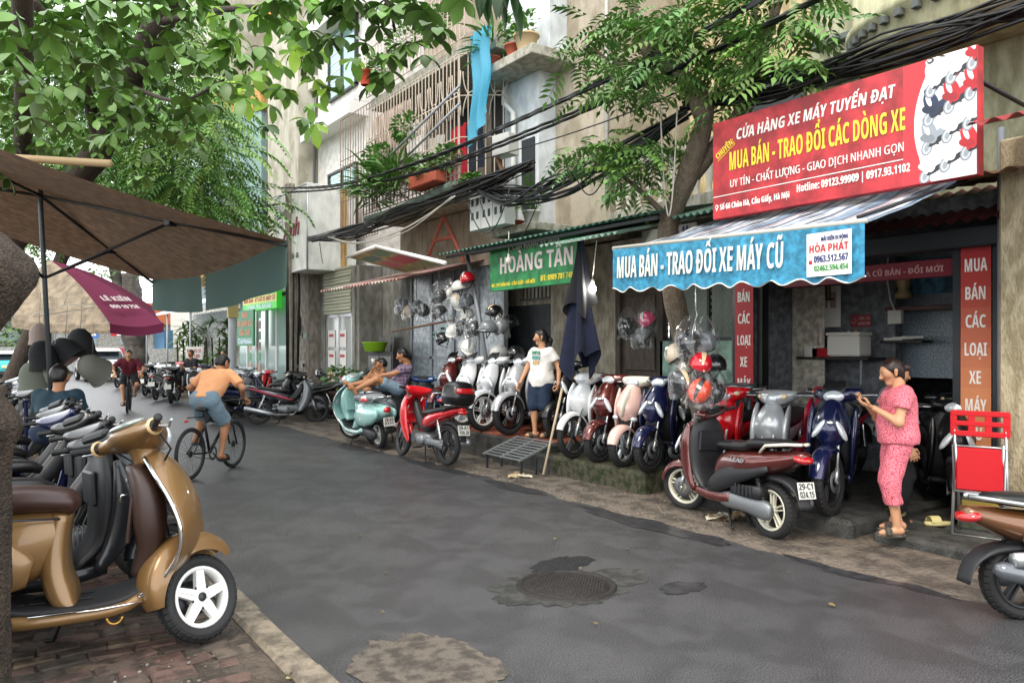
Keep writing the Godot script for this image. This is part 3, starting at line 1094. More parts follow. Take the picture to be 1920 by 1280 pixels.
# ---------- people: one smooth field round a skeleton, meshed with surface nets ----------
class Field:
	var lo: Vector3
	var cell: float
	var nx: int
	var ny: int
	var nz: int
	var f := PackedFloat32Array()
	func _init(a: Vector3, b: Vector3, c: float):
		lo = a
		cell = c
		nx = int((b.x - a.x) / c) + 2
		ny = int((b.y - a.y) / c) + 2
		nz = int((b.z - a.z) / c) + 2
		f.resize(nx * ny * nz)
		f.fill(1.0)
	func cap(a: Vector3, b: Vector3, ra: float, rb: float, k: float, clip := [], fold: FastNoiseLite = null, amp := 0.0, flat := Vector3.ONE):
		var m := maxf(ra, rb) * maxf(1.0, maxf(flat.x, maxf(flat.y, flat.z))) + k + cell * 2
		var mn := (a.min(b) - Vector3(m, m, m) - lo) / cell
		var mx := (a.max(b) + Vector3(m, m, m) - lo) / cell
		var ab := b - a
		var il := 1.0 / maxf(ab.length_squared(), 1e-8)
		var plain := flat == Vector3.ONE
		for z in range(maxi(0, int(mn.z)), mini(nz, int(mx.z) + 1)):
			for y in range(maxi(0, int(mn.y)), mini(ny, int(mx.y) + 1)):
				var at := (z * ny + y) * nx
				for x in range(maxi(0, int(mn.x)), mini(nx, int(mx.x) + 1)):
					var q := lo + Vector3(x, y, z) * cell
					var w := q - a
					var t := clampf(w.dot(ab) * il, 0.0, 1.0)
					var e := w - ab * t
					var d := (e.length() if plain else (e / flat).length()) - ra - (rb - ra) * t
					for c in clip:
						d = maxf(d, (q - c[0]).dot(c[1]))
					if fold: d += fold.get_noise_3dv(q) * amp
					var o := f[at + x]
					var h := k - absf(d - o)
					f[at + x] = minf(d, o) - (h * h * 0.25 / k if h > 0.0 else 0.0)
	func net(st: SurfaceTool, base: int) -> int:
		var id := PackedInt32Array()
		id.resize(nx * ny * nz)
		id.fill(-1)
		var sx := 1
		var sy := nx
		var sz := nx * ny
		var n := base
		for z in nz - 1:
			for y in ny - 1:
				var at := (z * ny + y) * nx
				for x in nx - 1:
					var i := at + x
					var a := f[i]
					var b := f[i + 1]
					var c := f[i + sy]
					var d := f[i + sy + 1]
					var e := f[i + sz]
					var g := f[i + sz + 1]
					var h := f[i + sz + sy]
					var j := f[i + sz + sy + 1]
					if a > 0 and b > 0 and c > 0 and d > 0 and e > 0 and g > 0 and h > 0 and j > 0: continue
					if a <= 0 and b <= 0 and c <= 0 and d <= 0 and e <= 0 and g <= 0 and h <= 0 and j <= 0: continue
					var s := Vector3.ZERO
					var k := 0
					if (a > 0) != (b > 0): s += Vector3(a / (a - b), 0, 0); k += 1
					if (c > 0) != (d > 0): s += Vector3(c / (c - d), 1, 0); k += 1
					if (e > 0) != (g > 0): s += Vector3(e / (e - g), 0, 1); k += 1
					if (h > 0) != (j > 0): s += Vector3(h / (h - j), 1, 1); k += 1
					if (a > 0) != (c > 0): s += Vector3(0, a / (a - c), 0); k += 1
					if (b > 0) != (d > 0): s += Vector3(1, b / (b - d), 0); k += 1
					if (e > 0) != (h > 0): s += Vector3(0, e / (e - h), 1); k += 1
					if (g > 0) != (j > 0): s += Vector3(1, g / (g - j), 1); k += 1
					if (a > 0) != (e > 0): s += Vector3(0, 0, a / (a - e)); k += 1
					if (b > 0) != (g > 0): s += Vector3(1, 0, b / (b - g)); k += 1
					if (c > 0) != (h > 0): s += Vector3(0, 1, c / (c - h)); k += 1
					if (d > 0) != (j > 0): s += Vector3(1, 1, d / (d - j)); k += 1
					st.set_smooth_group(1)
					st.add_vertex(lo + (Vector3(x, y, z) + s / k) * cell)
					id[i] = n
					n += 1
		for z in range(1, nz - 1):
			for y in range(1, ny - 1):
				var at := (z * ny + y) * nx
				for x in range(1, nx - 1):
					var i := at + x
					if id[i] < 0: continue
					var s := f[i] > 0
					if s != (f[i + 1] > 0): face(st, id[i - sy - sz], id[i - sz], id[i], id[i - sy], s)
					if s != (f[i + sy] > 0): face(st, id[i - 1 - sz], id[i - 1], id[i], id[i - sz], s)
					if s != (f[i + sz] > 0): face(st, id[i - 1 - sy], id[i - sy], id[i], id[i - 1], s)
		return n
	func face(st: SurfaceTool, a: int, b: int, c: int, d: int, flip: bool):
		if a < 0 or b < 0 or c < 0 or d < 0: return
		for i in ([a, c, b, a, d, c] if flip else [a, b, c, a, c, d]):
			st.add_index(i)

func bones_mesh(st: SurfaceTool, base: int, list: Array, cell: float, k: float, fold: FastNoiseLite = null, amp := 0.0) -> int:
	var lo := Vector3.INF
	var hi := -Vector3.INF
	for b in list:
		var fl: float = 1.3 if b.size() > 5 else 1.0
		var r: float = maxf(b[2], b[3]) * fl + cell * 3
		lo = lo.min(b[0].min(b[1]) - Vector3(r, r, r))
		hi = hi.max(b[0].max(b[1]) + Vector3(r, r, r))
	var F := Field.new(lo, hi, cell)
	for b in list:
		F.cap(b[0], b[1], b[2], b[3], k, b[4] if b.size() > 4 else [], fold, amp, b[5] if b.size() > 5 else Vector3.ONE)
	return F.net(st, base)

func bones_obj(called: String, list: Array, cell: float, k: float, m: Material, par: Node3D, fold := 0.0) -> MeshInstance3D:
	var st := SurfaceTool.new()
	st.begin(Mesh.PRIMITIVE_TRIANGLES)
	var nf: FastNoiseLite = null
	if fold > 0:
		nf = FastNoiseLite.new()
		nf.frequency = 5.5
		nf.seed = 5
		nf.fractal_octaves = 2
	bones_mesh(st, 0, list, cell, k, nf, fold)
	st.generate_normals()
	return obj(called, st.commit(), m, par)

func joint(a: Vector3, b: Vector3, la: float, lb: float, hint: Vector3) -> Vector3:
	# the middle joint of a two-bone limb from a to b, bent towards hint
	var d := minf(a.distance_to(b), la + lb - .004)
	var t := (la * la - lb * lb + d * d) / (2 * d)
	var h := sqrt(maxf(la * la - t * t, 0.0))
	var dir := (b - a).normalized()
	var up := (hint - dir * hint.dot(dir)).normalized()
	return a + dir * t + up * h

func hand_bones(wrist: Vector3, dir: Vector3, palm: Vector3, side: float, curl: float, s: float) -> Array:
	# dir: towards the knuckles, palm: the way the palm faces, side: +1 right hand
	dir = dir.normalized()
	palm = (palm - dir * palm.dot(dir)).normalized()
	var th := dir.cross(palm) * side # towards the thumb
	var L := []
	var kn := wrist + dir * .085 * s
	for i in 3:
		L.append([wrist + dir * .02 + th * (i - 1) * .016 * s, kn + th * (i - 1) * .026 * s, .017 * s, .0135 * s])
	for i in 4:
		var len_: float = [.068, .078, .072, .055][i] * s
		var q := kn + th * (1.5 - i) * .021 * s
		var d := (dir + th * (1.5 - i) * .09).normalized()
		for j in 3:
			var a := curl * (j + .6) * .55
			var nd := d * cos(a) + palm * sin(a)
			var e: Vector3 = q + nd * len_ * [.45, .32, .26][j]
			L.append([q, e, (.0098 - j * .0009) * s, (.0092 - j * .0009) * s])
			q = e
	var b := wrist + dir * .03 * s + th * .02 * s
	var c := b + (dir * .5 + th * .75 + palm * .35).normalized() * .045 * s
	var e2 := c + (dir * .8 + th * .25 + palm * (.3 + curl * .4)).normalized() * .034 * s
	L.append([b, c, .014 * s, .011 * s])
	L.append([c, e2, .0105 * s, .0095 * s])
	L.append([e2, e2 + (dir + palm * curl * .5).normalized() * .026 * s, .0095 * s, .008 * s])
	return L

# P: joints and looks. Local axes: x the way the hips face, y up, z to the person's right.
func person(label: String, at: Vector3, yaw: float, P: Dictionary) -> Node3D:
	var par := thing("person", label, "person", at, yaw)
	var s: float = P.get("s", 1.0)
	var fem: float = P.get("fem", 0.0)
	var fine: float = P.get("cell", .013)
	var pel: Vector3 = P.pelvis
	var chest: Vector3 = P.chest
	var up := (chest - pel).normalized()
	var face: Vector3 = P.get("face", Vector3(1, 0, 0)).normalized()
	var fwd: Vector3 = P.get("torso_fwd", Vector3(1, 0, 0))
	fwd = (fwd - up * fwd.dot(up)).normalized()
	var rt := fwd.cross(up).normalized()
	var shw: float = (.175 - .02 * fem) * s
	var neck := chest + up * .145 * s
	var head: Vector3 = P.get("head", neck + (up + Vector3.UP).normalized() * .155 * s + fwd * .02)
	var skin: Array = []
	var SH := {}
	var HP := {}
	var EL := {}
	var KN := {}
	for d in [1, -1]:
		SH[d] = chest + rt * shw * d + up * .07 * s
		HP[d] = pel + rt * .085 * d * s
		EL[d] = joint(SH[d], P.hand[d], .285 * s, .25 * s, P.get("elbow", {}).get(d, -fwd * .4 - Vector3.UP + rt * d * .5))
		KN[d] = joint(HP[d], P.foot[d], .42 * s, .405 * s, P.get("knee", {}).get(d, fwd))
	# body
	skin.append([pel - rt * .075 * s, pel + rt * .075 * s, .105 * s, .105 * s])
	skin.append([pel - rt * .03 * s, chest - rt * .07 * s, .10 * s, .095 * s])
	skin.append([pel + rt * .03 * s, chest + rt * .07 * s, .10 * s, .095 * s])
	skin.append([SH[1] - up * .03 * s, SH[-1] - up * .03 * s, .062 * s, .062 * s])
	skin.append([neck - up * .04 * s, head - (head - neck) * .45, .056 * s, .05 * s])
	for d in [1, -1]:
		skin.append([SH[d], EL[d], .05 * s, .039 * s])
		skin.append([EL[d], P.hand[d], .04 * s, .026 * s])
		skin.append([HP[d], KN[d], .084 * s, .055 * s])
		skin.append([KN[d], P.foot[d] + (KN[d] - P.foot[d]) * .06, .055 * s, .034 * s])
		var calf: Vector3 = KN[d].lerp(P.foot[d], .3) - fwd * .014
		skin.append([calf, calf.lerp(P.foot[d], .25), .05 * s, .042 * s])
		var toe: Vector3 = P.get("toe", {}).get(d, Vector3(1, -.0, 0))
		skin.append([P.foot[d] - Vector3(0, .035, 0) * s - toe * .03, P.foot[d] + toe * .10 * s - Vector3(0, .045, 0) * s, .036 * s, .028 * s])
		skin.append([P.foot[d] + toe * .10 * s - Vector3(0, .045, 0) * s, P.foot[d] + toe * .15 * s - Vector3(0, .052, 0) * s, .033 * s, .022 * s])
	var st := SurfaceTool.new()
	st.begin(Mesh.PRIMITIVE_TRIANGLES)
	var n := bones_mesh(st, 0, skin, fine, .03)
	# head on a finer grid
	var hu: Vector3 = P.get("head_up", (head - neck + Vector3.UP * .2).normalized())
	face = (face - hu * face.dot(hu) * .9).normalized()
	hu = (hu - face * hu.dot(face)).normalized()
	var hr := face.cross(hu).normalized()
	var H := []
	var hs: float = s
	H.append([head + hu * .025 * hs - face * .015 * hs, head + hu * .025 * hs + face * .015 * hs, .083 * hs, .078 * hs])
	H.append([head - hu * .03 * hs + face * .025 * hs, head - hu * .085 * hs + face * .05 * hs, .06 * hs, .034 * hs])
	H.append([head + hu * .0 + face * .05 * hs - hr * .025 * hs, head + face * .05 * hs + hr * .025 * hs - hu * .015 * hs, .048 * hs, .046 * hs])
	H.append([head - hu * .06 * hs - face * .02 * hs, neck, .052 * hs, .054 * hs])
	H.append([head + hu * .012 * hs + face * .09 * hs, head - hu * .028 * hs + face * .112 * hs, .009 * hs, .0145 * hs])
	for d in [1, -1]:
		H.append([head - hu * .03 * hs + face * .10 * hs + hr * d * .010 * hs, head - hu * .03 * hs + face * .098 * hs + hr * d * .013 * hs, .008 * hs, .007 * hs])
		H.append([head + hu * .018 * hs - face * .01 * hs + hr * d * .08 * hs, head - hu * .03 * hs - face * .002 * hs + hr * d * .077 * hs, .016 * hs, .010 * hs])
		H.append([head + hu * .026 * hs + face * .083 * hs + hr * d * .02 * hs, head + hu * .024 * hs + face * .072 * hs + hr * d * .05 * hs, .011 * hs, .010 * hs])
	n = bones_mesh(st, n, H, minf(fine, .0055), .016)
	for d in [1, -1]:
		var hd: Array = P.get("palm", {}).get(d, [(P.hand[d] - EL[d]), -rt * d, .7])
		n = bones_mesh(st, n, hand_bones(P.hand[d], hd[0], hd[1], d, hd[2], s), minf(fine * .5, .0048), .007)
	st.generate_normals()
	obj("body", st.commit(), P.skin, par)
	# face
	for d in [1, -1]:
		var ec: Vector3 = head + hu * .008 * hs + face * .0815 * hs + hr * d * .033 * hs
		var q := MB.new()
		q.ell(ec, Vector3(.013, .0085, .0125) * hs, Basis(face, hu, hr), 12, 7)
		var eye := obj("eye", q, M.eye_white, par)
		q = MB.new()
		q.ell(ec + face * .0085 * hs, Vector3(.0052, .0066, .0062) * hs, Basis(face, hu, hr), 10, 6)
		obj("iris", q, M.black, eye)
		q = MB.new()
		q.tube([ec + hu * .02 * hs - hr * d * .014 * hs + face * .013, ec + hu * .024 * hs + face * .012 * hs, ec + hu * .019 * hs + hr * d * .018 * hs + face * .001], [.003, .0042, .002], 6)
		obj("eyebrow", q, P.hair, par)
	var q := MB.new()
	q.tube([head - hu * .056 * hs + face * .083 * hs - hr * .024 * hs, head - hu * .054 * hs + face * .095 * hs, head - hu * .056 * hs + face * .083 * hs + hr * .024 * hs], [.003, .0078, .003], 8)
	obj("mouth", q, M.lips, par)
	# hair
	var hb := []
	var cut := [[head + hu * .045 * hs + face * .055 * hs, (face * .8 - hu * .55).normalized()], [head - hu * .06 * hs, -hu]]
	hb.append([head + hu * .032 * hs - face * .02 * hs, head + hu * .03 * hs + face * .012 * hs, .092 * hs, .087 * hs, cut])
	hb.append([head + hu * .0 * hs - face * .045 * hs, head + hu * .01 * hs - face * .03 * hs, .078 * hs, .08 * hs, cut])
	if P.get("bun", false):
		hb.append([head - face * .10 * hs + hu * .02 * hs, head - face * .135 * hs + hu * .0, .03 * hs, .036 * hs])
	if P.get("pony", false):
		hb.append([head - face * .10 * hs + hu * .015 * hs, head - face * .15 * hs - hu * .05 * hs, .025 * hs, .03 * hs])
		hb.append([head - face * .15 * hs - hu * .05 * hs, head - face * .14 * hs - hu * .17 * hs, .03 * hs, .014 * hs])
	hb.append([head + hu * .075 * hs + face * .04 * hs, head + hu * .085 * hs - face * .02 * hs, .04 * hs, .05 * hs])
	if fem > 0:
		hb.append([head - face * .05 * hs, head - face * .06 * hs - hu * .05 * hs, .075 * hs, .05 * hs])
	bones_obj("hair", hb, .006, .012, P.hair, par, .014)
	# clothes
	var c: float = P.get("loose", .016)
	var hem: Vector3 = pel - up * P.get("hem", .04) * s
	var top := []
	var cl := [[hem, -up], [neck - up * .02 + fwd * .02, (up + fwd * .5).normalized()]]
	top.append([pel - rt * .03 * s - up * .1, chest - rt * .075 * s, (.112 + .012 * fem) * s + c, .098 * s + c, cl])
	top.append([pel + rt * .03 * s - up * .1, chest + rt * .075 * s, (.112 + .012 * fem) * s + c, .098 * s + c, cl])
	if fem > 0:
		top.append([pel - rt * .075 * s, pel + rt * .075 * s, .117 * s + c, .117 * s + c, cl])
		for d in [1, -1]:
			top.append([chest + fwd * .055 * s + rt * d * .06 * s - up * .005, chest + fwd * .05 * s + rt * d * .06 * s - up * .03, .062 * s, .064 * s, cl])
	if P.get("belly", 0.0) > 0:
		top.append([pel + up * .1 * s + fwd * .05 * s, pel + up * .2 * s + fwd * .04 * s, .11 * s + c, .1 * s + c, cl])
	top.append([SH[1] - up * .03 * s, SH[-1] - up * .04 * s, .058 * s + c * .4, .058 * s + c * .4, cl])
	var slv: float = P.get("sleeve", .62)
	for d in [1, -1]:
		var ad: Vector3 = (EL[d] - SH[d]).normalized()
		if slv > 1.0:
			top.append([SH[d], EL[d], .056 * s + c * .6, .046 * s + c * .6])
			var wr: Vector3 = EL[d].lerp(P.hand[d], slv - 1.0)
			top.append([EL[d], wr, .046 * s + c * .6, .034 * s + c * .5, [[wr, (wr - EL[d]).normalized()]]])
		else:
			var e: Vector3 = SH[d].lerp(EL[d], slv)
			top.append([SH[d], e + ad * .03, .048 * s + c * .5, .05 * s + c * .9, [[e, ad]]])
	bones_obj("top", top, fine, .035, P.top, par, P.get("fold", .012))
	var leg: float = P.get("leg", .9) # 1 = to the knee, 2 = to the ankle
	var bt := []
	var wc := [[pel + up * .10 * s, up]]
	bt.append([pel - rt * .07 * s + up * .02, pel + rt * .07 * s + up * .02, .124 * s + c * .4, .124 * s + c * .4, wc])
	bt.append([pel - rt * .05 * s, pel - rt * .05 * s + up * .12, .105 * s + c * .3, .1 * s + c * .3, wc])
	bt.append([pel + rt * .05 * s, pel + rt * .05 * s + up * .12, .105 * s + c * .3, .1 * s + c * .3, wc])
	var lw: float = P.get("leg_loose", .012)
	for d in [1, -1]:
		var kd: Vector3 = (KN[d] - HP[d]).normalized()
		var e: Vector3 = HP[d].lerp(KN[d], minf(leg, 1.0))
		if leg <= 1.0:
			bt.append([HP[d], e + kd * .03, .09 * s + lw, .066 * s + lw, [[e, kd]]])
		else:
			bt.append([HP[d], KN[d], .09 * s + lw, .064 * s + lw])
			var f: Vector3 = KN[d].lerp(P.foot[d], leg - 1.0)
			var fd: Vector3 = (P.foot[d] - KN[d]).normalized()
			bt.append([KN[d], f + fd * .03, .066 * s + lw, .054 * s + lw * 1.2, [[f, fd]]])
	bones_obj("trousers" if leg > 1.0 else "shorts", bt, fine, .014, P.bottom, par, P.get("fold", .012))
	# footwear
	if P.has("shoe"):
		for d in [1, -1]:
			var toe: Vector3 = P.get("toe", {}).get(d, Vector3(1, 0, 0))
			var sl := MB.new()
			var o: Vector3 = P.foot[d] - Vector3(0, .082, 0) * s
			var sd := toe.cross(Vector3.UP).normalized()
			var R := []
			for k in 2:
				var ring := []
				for i in 20:
					var a := TAU * i / 20
					ring.append(o + toe * (.055 + .135 * cos(a)) * s + sd * sin(a) * (.046 - .008 * cos(a + .6)) * s + Vector3(0, k * .022 - .008, 0))
				R.append(ring)
			sl.rings(R)
			var so := obj("sandal", sl, P.shoe, par)
			sl = MB.new()
			var arc := []
			for i in 9:
				var a := PI * i / 8
				arc.append(o + toe * .1 * s + sd * cos(a) * .047 * s + Vector3(0, .012 + .058 * sin(a), 0) * s)
			for w in 4:
				sl.tube(arc.map(func(v): return v + toe * (w * .016 - .03)), .009, 6)
			obj("strap", sl, P.shoe, so)
	par.set_meta("joints", {})
	par.remove_meta("joints")
	return par

func people_mats():
	mat("skin", "c08e6c", .5)
	mat("skin2", "a87450", .5)
	mat("hair", "120e0d", .45)
	mat("lips", "9a5a4c", .5)
	mat("eye_white", "d8d2cc", .3)
	mat("pink_cloth", "ffffff", .85, 0, {"tex": noise_tex("florets", .045, Color("a8344a"), Color("e2808c"), 0, 1, 256, 256, .36, .44), "sc": Vector3(5, 5, 5)})
	mat("white_cloth", "d8d6d2", .85)
	mat("denim", "1f3350", .9, 0, {"tex": TX.fine, "sc": Vector3(3, 3, 3)})
	mat("pale_denim", "8fa9bb", .9, 0, {"tex": TX.fine, "sc": Vector3(3, 3, 3)})
	mat("orange_cloth", "e0a070", .9)
	mat("burgundy", "5c1226", .85)
	mat("dark_cloth", "15171b", .85)
	mat("teal_cloth", "17323f", .85)
	mat("grey_cloth", "75858f", .85)
	mat("plaid", "ffffff", .85, 0, {"tex": plaid_tex(), "sc": Vector3(4, 4, 4)})
	mat("sandal", "1d1b19", .7)
	mat("camo", "ffffff", .8, 0, {"tex": noise_tex("camo", .05, Color("1c1a18"), Color("6e665a"), 0, 1, 256, 256, .5, .56), "sc": Vector3(6, 6, 6)})

func plaid_tex() -> ImageTexture:
	var im := Image.create(128, 128, false, Image.FORMAT_RGB8)
	for y in 128:
		for x in 128:
			var c := Color("3d4a66")
			if (x % 32) < 10: c = c.lerp(Color("8d2f45"), .55)
			if (y % 32) < 10: c = c.lerp(Color("8d2f45"), .5)
			if (x % 32) in [15, 16] or (y % 32) in [15, 16]: c = Color("b9bcc6")
			im.set_pixel(x, y, c)
	return ImageTexture.create_from_image(im)

func woman_pink(at: Vector3, yaw: float) -> Node3D:
	var w := person("woman in pink patterned top and cropped trousers looking down at a phone", at, yaw, {
		"s": .96, "fem": 1.0, "skin": M.skin, "hair": M.get("hair_brown", mat("hair_brown", "23120f", .45)), "bun": true, "cell": .012,
		"pelvis": Vector3(0, .86, 0), "chest": Vector3(.0, 1.19, 0), "head": Vector3(.055, 1.43, 0), "head_up": Vector3(.3, 1, 0), "face": Vector3(1, -.38, .0), "belly": 1.0,
		"hand": {1: Vector3(.25, 1.14, .05), -1: Vector3(.24, 1.12, -.09)},
		"elbow": {1: Vector3(-.2, -1, .55), -1: Vector3(-.2, -1, -.5)},
		"palm": {1: [Vector3(.75, .35, -.35), Vector3(-.3, .85, -.4), .9], -1: [Vector3(.8, .3, .3), Vector3(-.2, .9, .2), .8]},
		"foot": {1: Vector3(-.04, .085, .10), -1: Vector3(.05, .085, -.11)}, "toe": {1: Vector3(.97, 0, .2), -1: Vector3(.98, 0, -.15)},
		"top": M.pink_cloth, "bottom": M.pink_cloth, "leg": 1.5, "leg_loose": .018, "loose": .03, "hem": .05, "sleeve": .55, "shoe": M.camo, "fold": .012})
	var ph := thing("phone", "black phone held in both hands by the woman in pink", "phone", Vector3.ZERO)
	var q := MB.new()
	q.box(Vector3(.34, 1.2, -.02), Vector3(.14, .01, .07), Basis(Vector3(0, 0, 1), .5), .003)
	obj("phone_body", q, M.gloss_black, ph)
	w.scale = Vector3.ONE * .95
	ph.transform = w.transform
	return w

func woman_white(at: Vector3, yaw: float) -> Node3D:
	var w := person("woman in white printed t-shirt and long denim shorts leaning on a pole", at, yaw, {
		"s": .93, "fem": .8, "skin": M.skin, "hair": M.hair, "pony": true, "cell": .012,
		"pelvis": Vector3(0, .84, 0), "chest": Vector3(-.01, 1.165, 0), "head": Vector3(.01, 1.425, .0), "face": Vector3(.62, .02, .78),
		"hand": {1: Vector3(.12, .78, .29), -1: Vector3(-.02, .77, -.28)},
		"elbow": {1: Vector3(-.8, -.3, .5), -1: Vector3(-.5, -.3, -.6)},
		"palm": {1: [Vector3(.5, -.85, .1), Vector3(0, 0, -1), .8], -1: [Vector3(.35, -.9, 0), Vector3(.3, .1, .9), 1.5]},
		"foot": {1: Vector3(.05, .085, .08), -1: Vector3(-.04, .085, -.08)}, "toe": {1: Vector3(.9, 0, .4), -1: Vector3(.97, 0, .1)},
		"top": M.white_cloth, "bottom": M.denim, "leg": 1.12, "leg_loose": .03, "loose": .024, "hem": .12, "sleeve": .6, "shoe": M.camo, "fold": .014})
	var pr := Node3D.new()
	pr.name = "shirt_print"
	w.add_child(pr)
	for k in 3:
		lettering(pr, ["SUPER", "KIDS", "NY"][k], Vector3(.132 - k * .001, 1.21 - k * .072, .0), .15 - k * .02, .045, [mat("print_green", "2f8a68"), mat("print_teal", "3d9a94"), mat("print_gold", "d9a13a")][k], true, 0, Basis(Vector3.UP, PI / 2), .012)
	return w

func man_cycling(at: Vector3, yaw: float, who: int) -> Node3D:
	var lab: String = ["man in orange t-shirt and pale denim shorts cycling away", "man in burgundy and black shirt cycling towards the viewer"][who]
	return person(lab, at, yaw, {
		"s": 1.0, "skin": [M.skin2, M.skin][who], "hair": M.hair, "cell": .014,
		"pelvis": Vector3(-.19, .99, 0), "chest": Vector3(.08 - .06 * who, 1.28, 0), "head": Vector3(.24 - .14 * who, 1.47 + .03 * who, 0), "face": Vector3(1, -.45 + .3 * who, .25 - .2 * who), "head_up": Vector3(.5 - .3 * who, 1, 0),
		"hand": {1: Vector3(.265, 1.0, .29), -1: Vector3(.265, 1.0, -.29)},
		"elbow": {1: Vector3(-.3, -.4, .7), -1: Vector3(-.3, -.4, -.7)},
		"palm": {1: [Vector3(.5, -.25, .25), Vector3(.2, -1, 0), 1.7], -1: [Vector3(.5, -.25, -.25), Vector3(.2, -1, 0), 1.7]},
		"foot": {1: Vector3(.0, .27, .12), -1: Vector3(-.22, .50, -.12)},
		"knee": {1: Vector3(1, .4, .25), -1: Vector3(1, .6, -.25)}, "toe": {1: Vector3(.97, -.1, .12), -1: Vector3(.97, -.15, -.1)},
		"top": [M.orange_cloth, M.burgundy][who], "bottom": [M.pale_denim, M.dark_cloth][who], "leg": .92, "leg_loose": .028, "loose": .026, "hem": .03, "sleeve": .75, "shoe": M.sandal, "fold": .014})

func man_recline(at: Vector3, yaw: float) -> Node3D:
	return person("man in plaid shirt and pale shorts resting both legs on the mint scooter", at, yaw, {
		"s": 1.0, "skin": M.skin2, "hair": M.hair, "cell": .013,
		"pelvis": Vector3(0, .92, 0), "chest": Vector3(-.16, 1.23, .0), "head": Vector3(-.13, 1.50, .0), "face": Vector3(.75, -.35, .5), "head_up": Vector3(.15, 1, .1),
		"hand": {1: Vector3(.24, 1.20, .26), -1: Vector3(.33, 1.16, -.10)},
		"elbow": {1: Vector3(-.2, -1, .6), -1: Vector3(-.2, -1, -.5)},
		"foot": {1: Vector3(.80, 1.0, .10), -1: Vector3(.74, .93, -.08)}, "toe": {1: Vector3(.45, .85, .2), -1: Vector3(.5, .85, -.1)},
		"knee": {1: Vector3(0, 1, .2), -1: Vector3(0, 1, -.2)},
		"top": M.plaid, "bottom": M.pale_denim, "leg": .75, "leg_loose": .02, "loose": .022, "hem": .06, "sleeve": .75, "fold": .016})

func man_sitting(label: String, at: Vector3, yaw: float, o := {}) -> Node3D:
	var P := {"s": .98, "skin": M.skin2, "hair": M.hair, "cell": .015,
		"pelvis": Vector3(0, .85, 0), "chest": Vector3(.04, 1.18, 0), "head": Vector3(.08, 1.44, 0), "face": Vector3(1, -.15, 0),
		"hand": {1: Vector3(.36, 1.02, .1), -1: Vector3(.38, .98, -.12)},
		"foot": {1: Vector3(.42, .45, .14), -1: Vector3(.44, .43, -.14)},
		"knee": {1: Vector3(.6, 1, .1), -1: Vector3(.6, 1, -.1)},
		"top": M.dark_cloth, "bottom": M.dark_cloth, "leg": 1.9, "loose": .022, "sleeve": .8, "shoe": M.sandal}
	P.merge(o, true)
	return person(label, at, yaw, P)

# ---------- ground, kerbs, paving, raised fronts ----------
var wob := FastNoiseLite.new()

func blob(cx: float, cu: float, rx: float, ru: float, y: float, seed_: float, rough := .25, n := 90) -> MB:
	var q := MB.new()
	q.sm(true)
	var pts := []
	for i in n:
		var a := TAU * i / n
		var k := 1.0 + rough * (wob.get_noise_2d(cos(a) * 38 + seed_ * 40, sin(a) * 38) * 1.2 + .3 * wob.get_noise_2d(cos(a) * 300, sin(a) * 300 + seed_ * 70))
		pts.append(p(cx + cos(a) * rx * k, y, cu + sin(a) * ru * k))
	var c := p(cx, y, cu)
	for i in n:
		q.tri(c, pts[i], pts[(i + 1) % n])
	return q

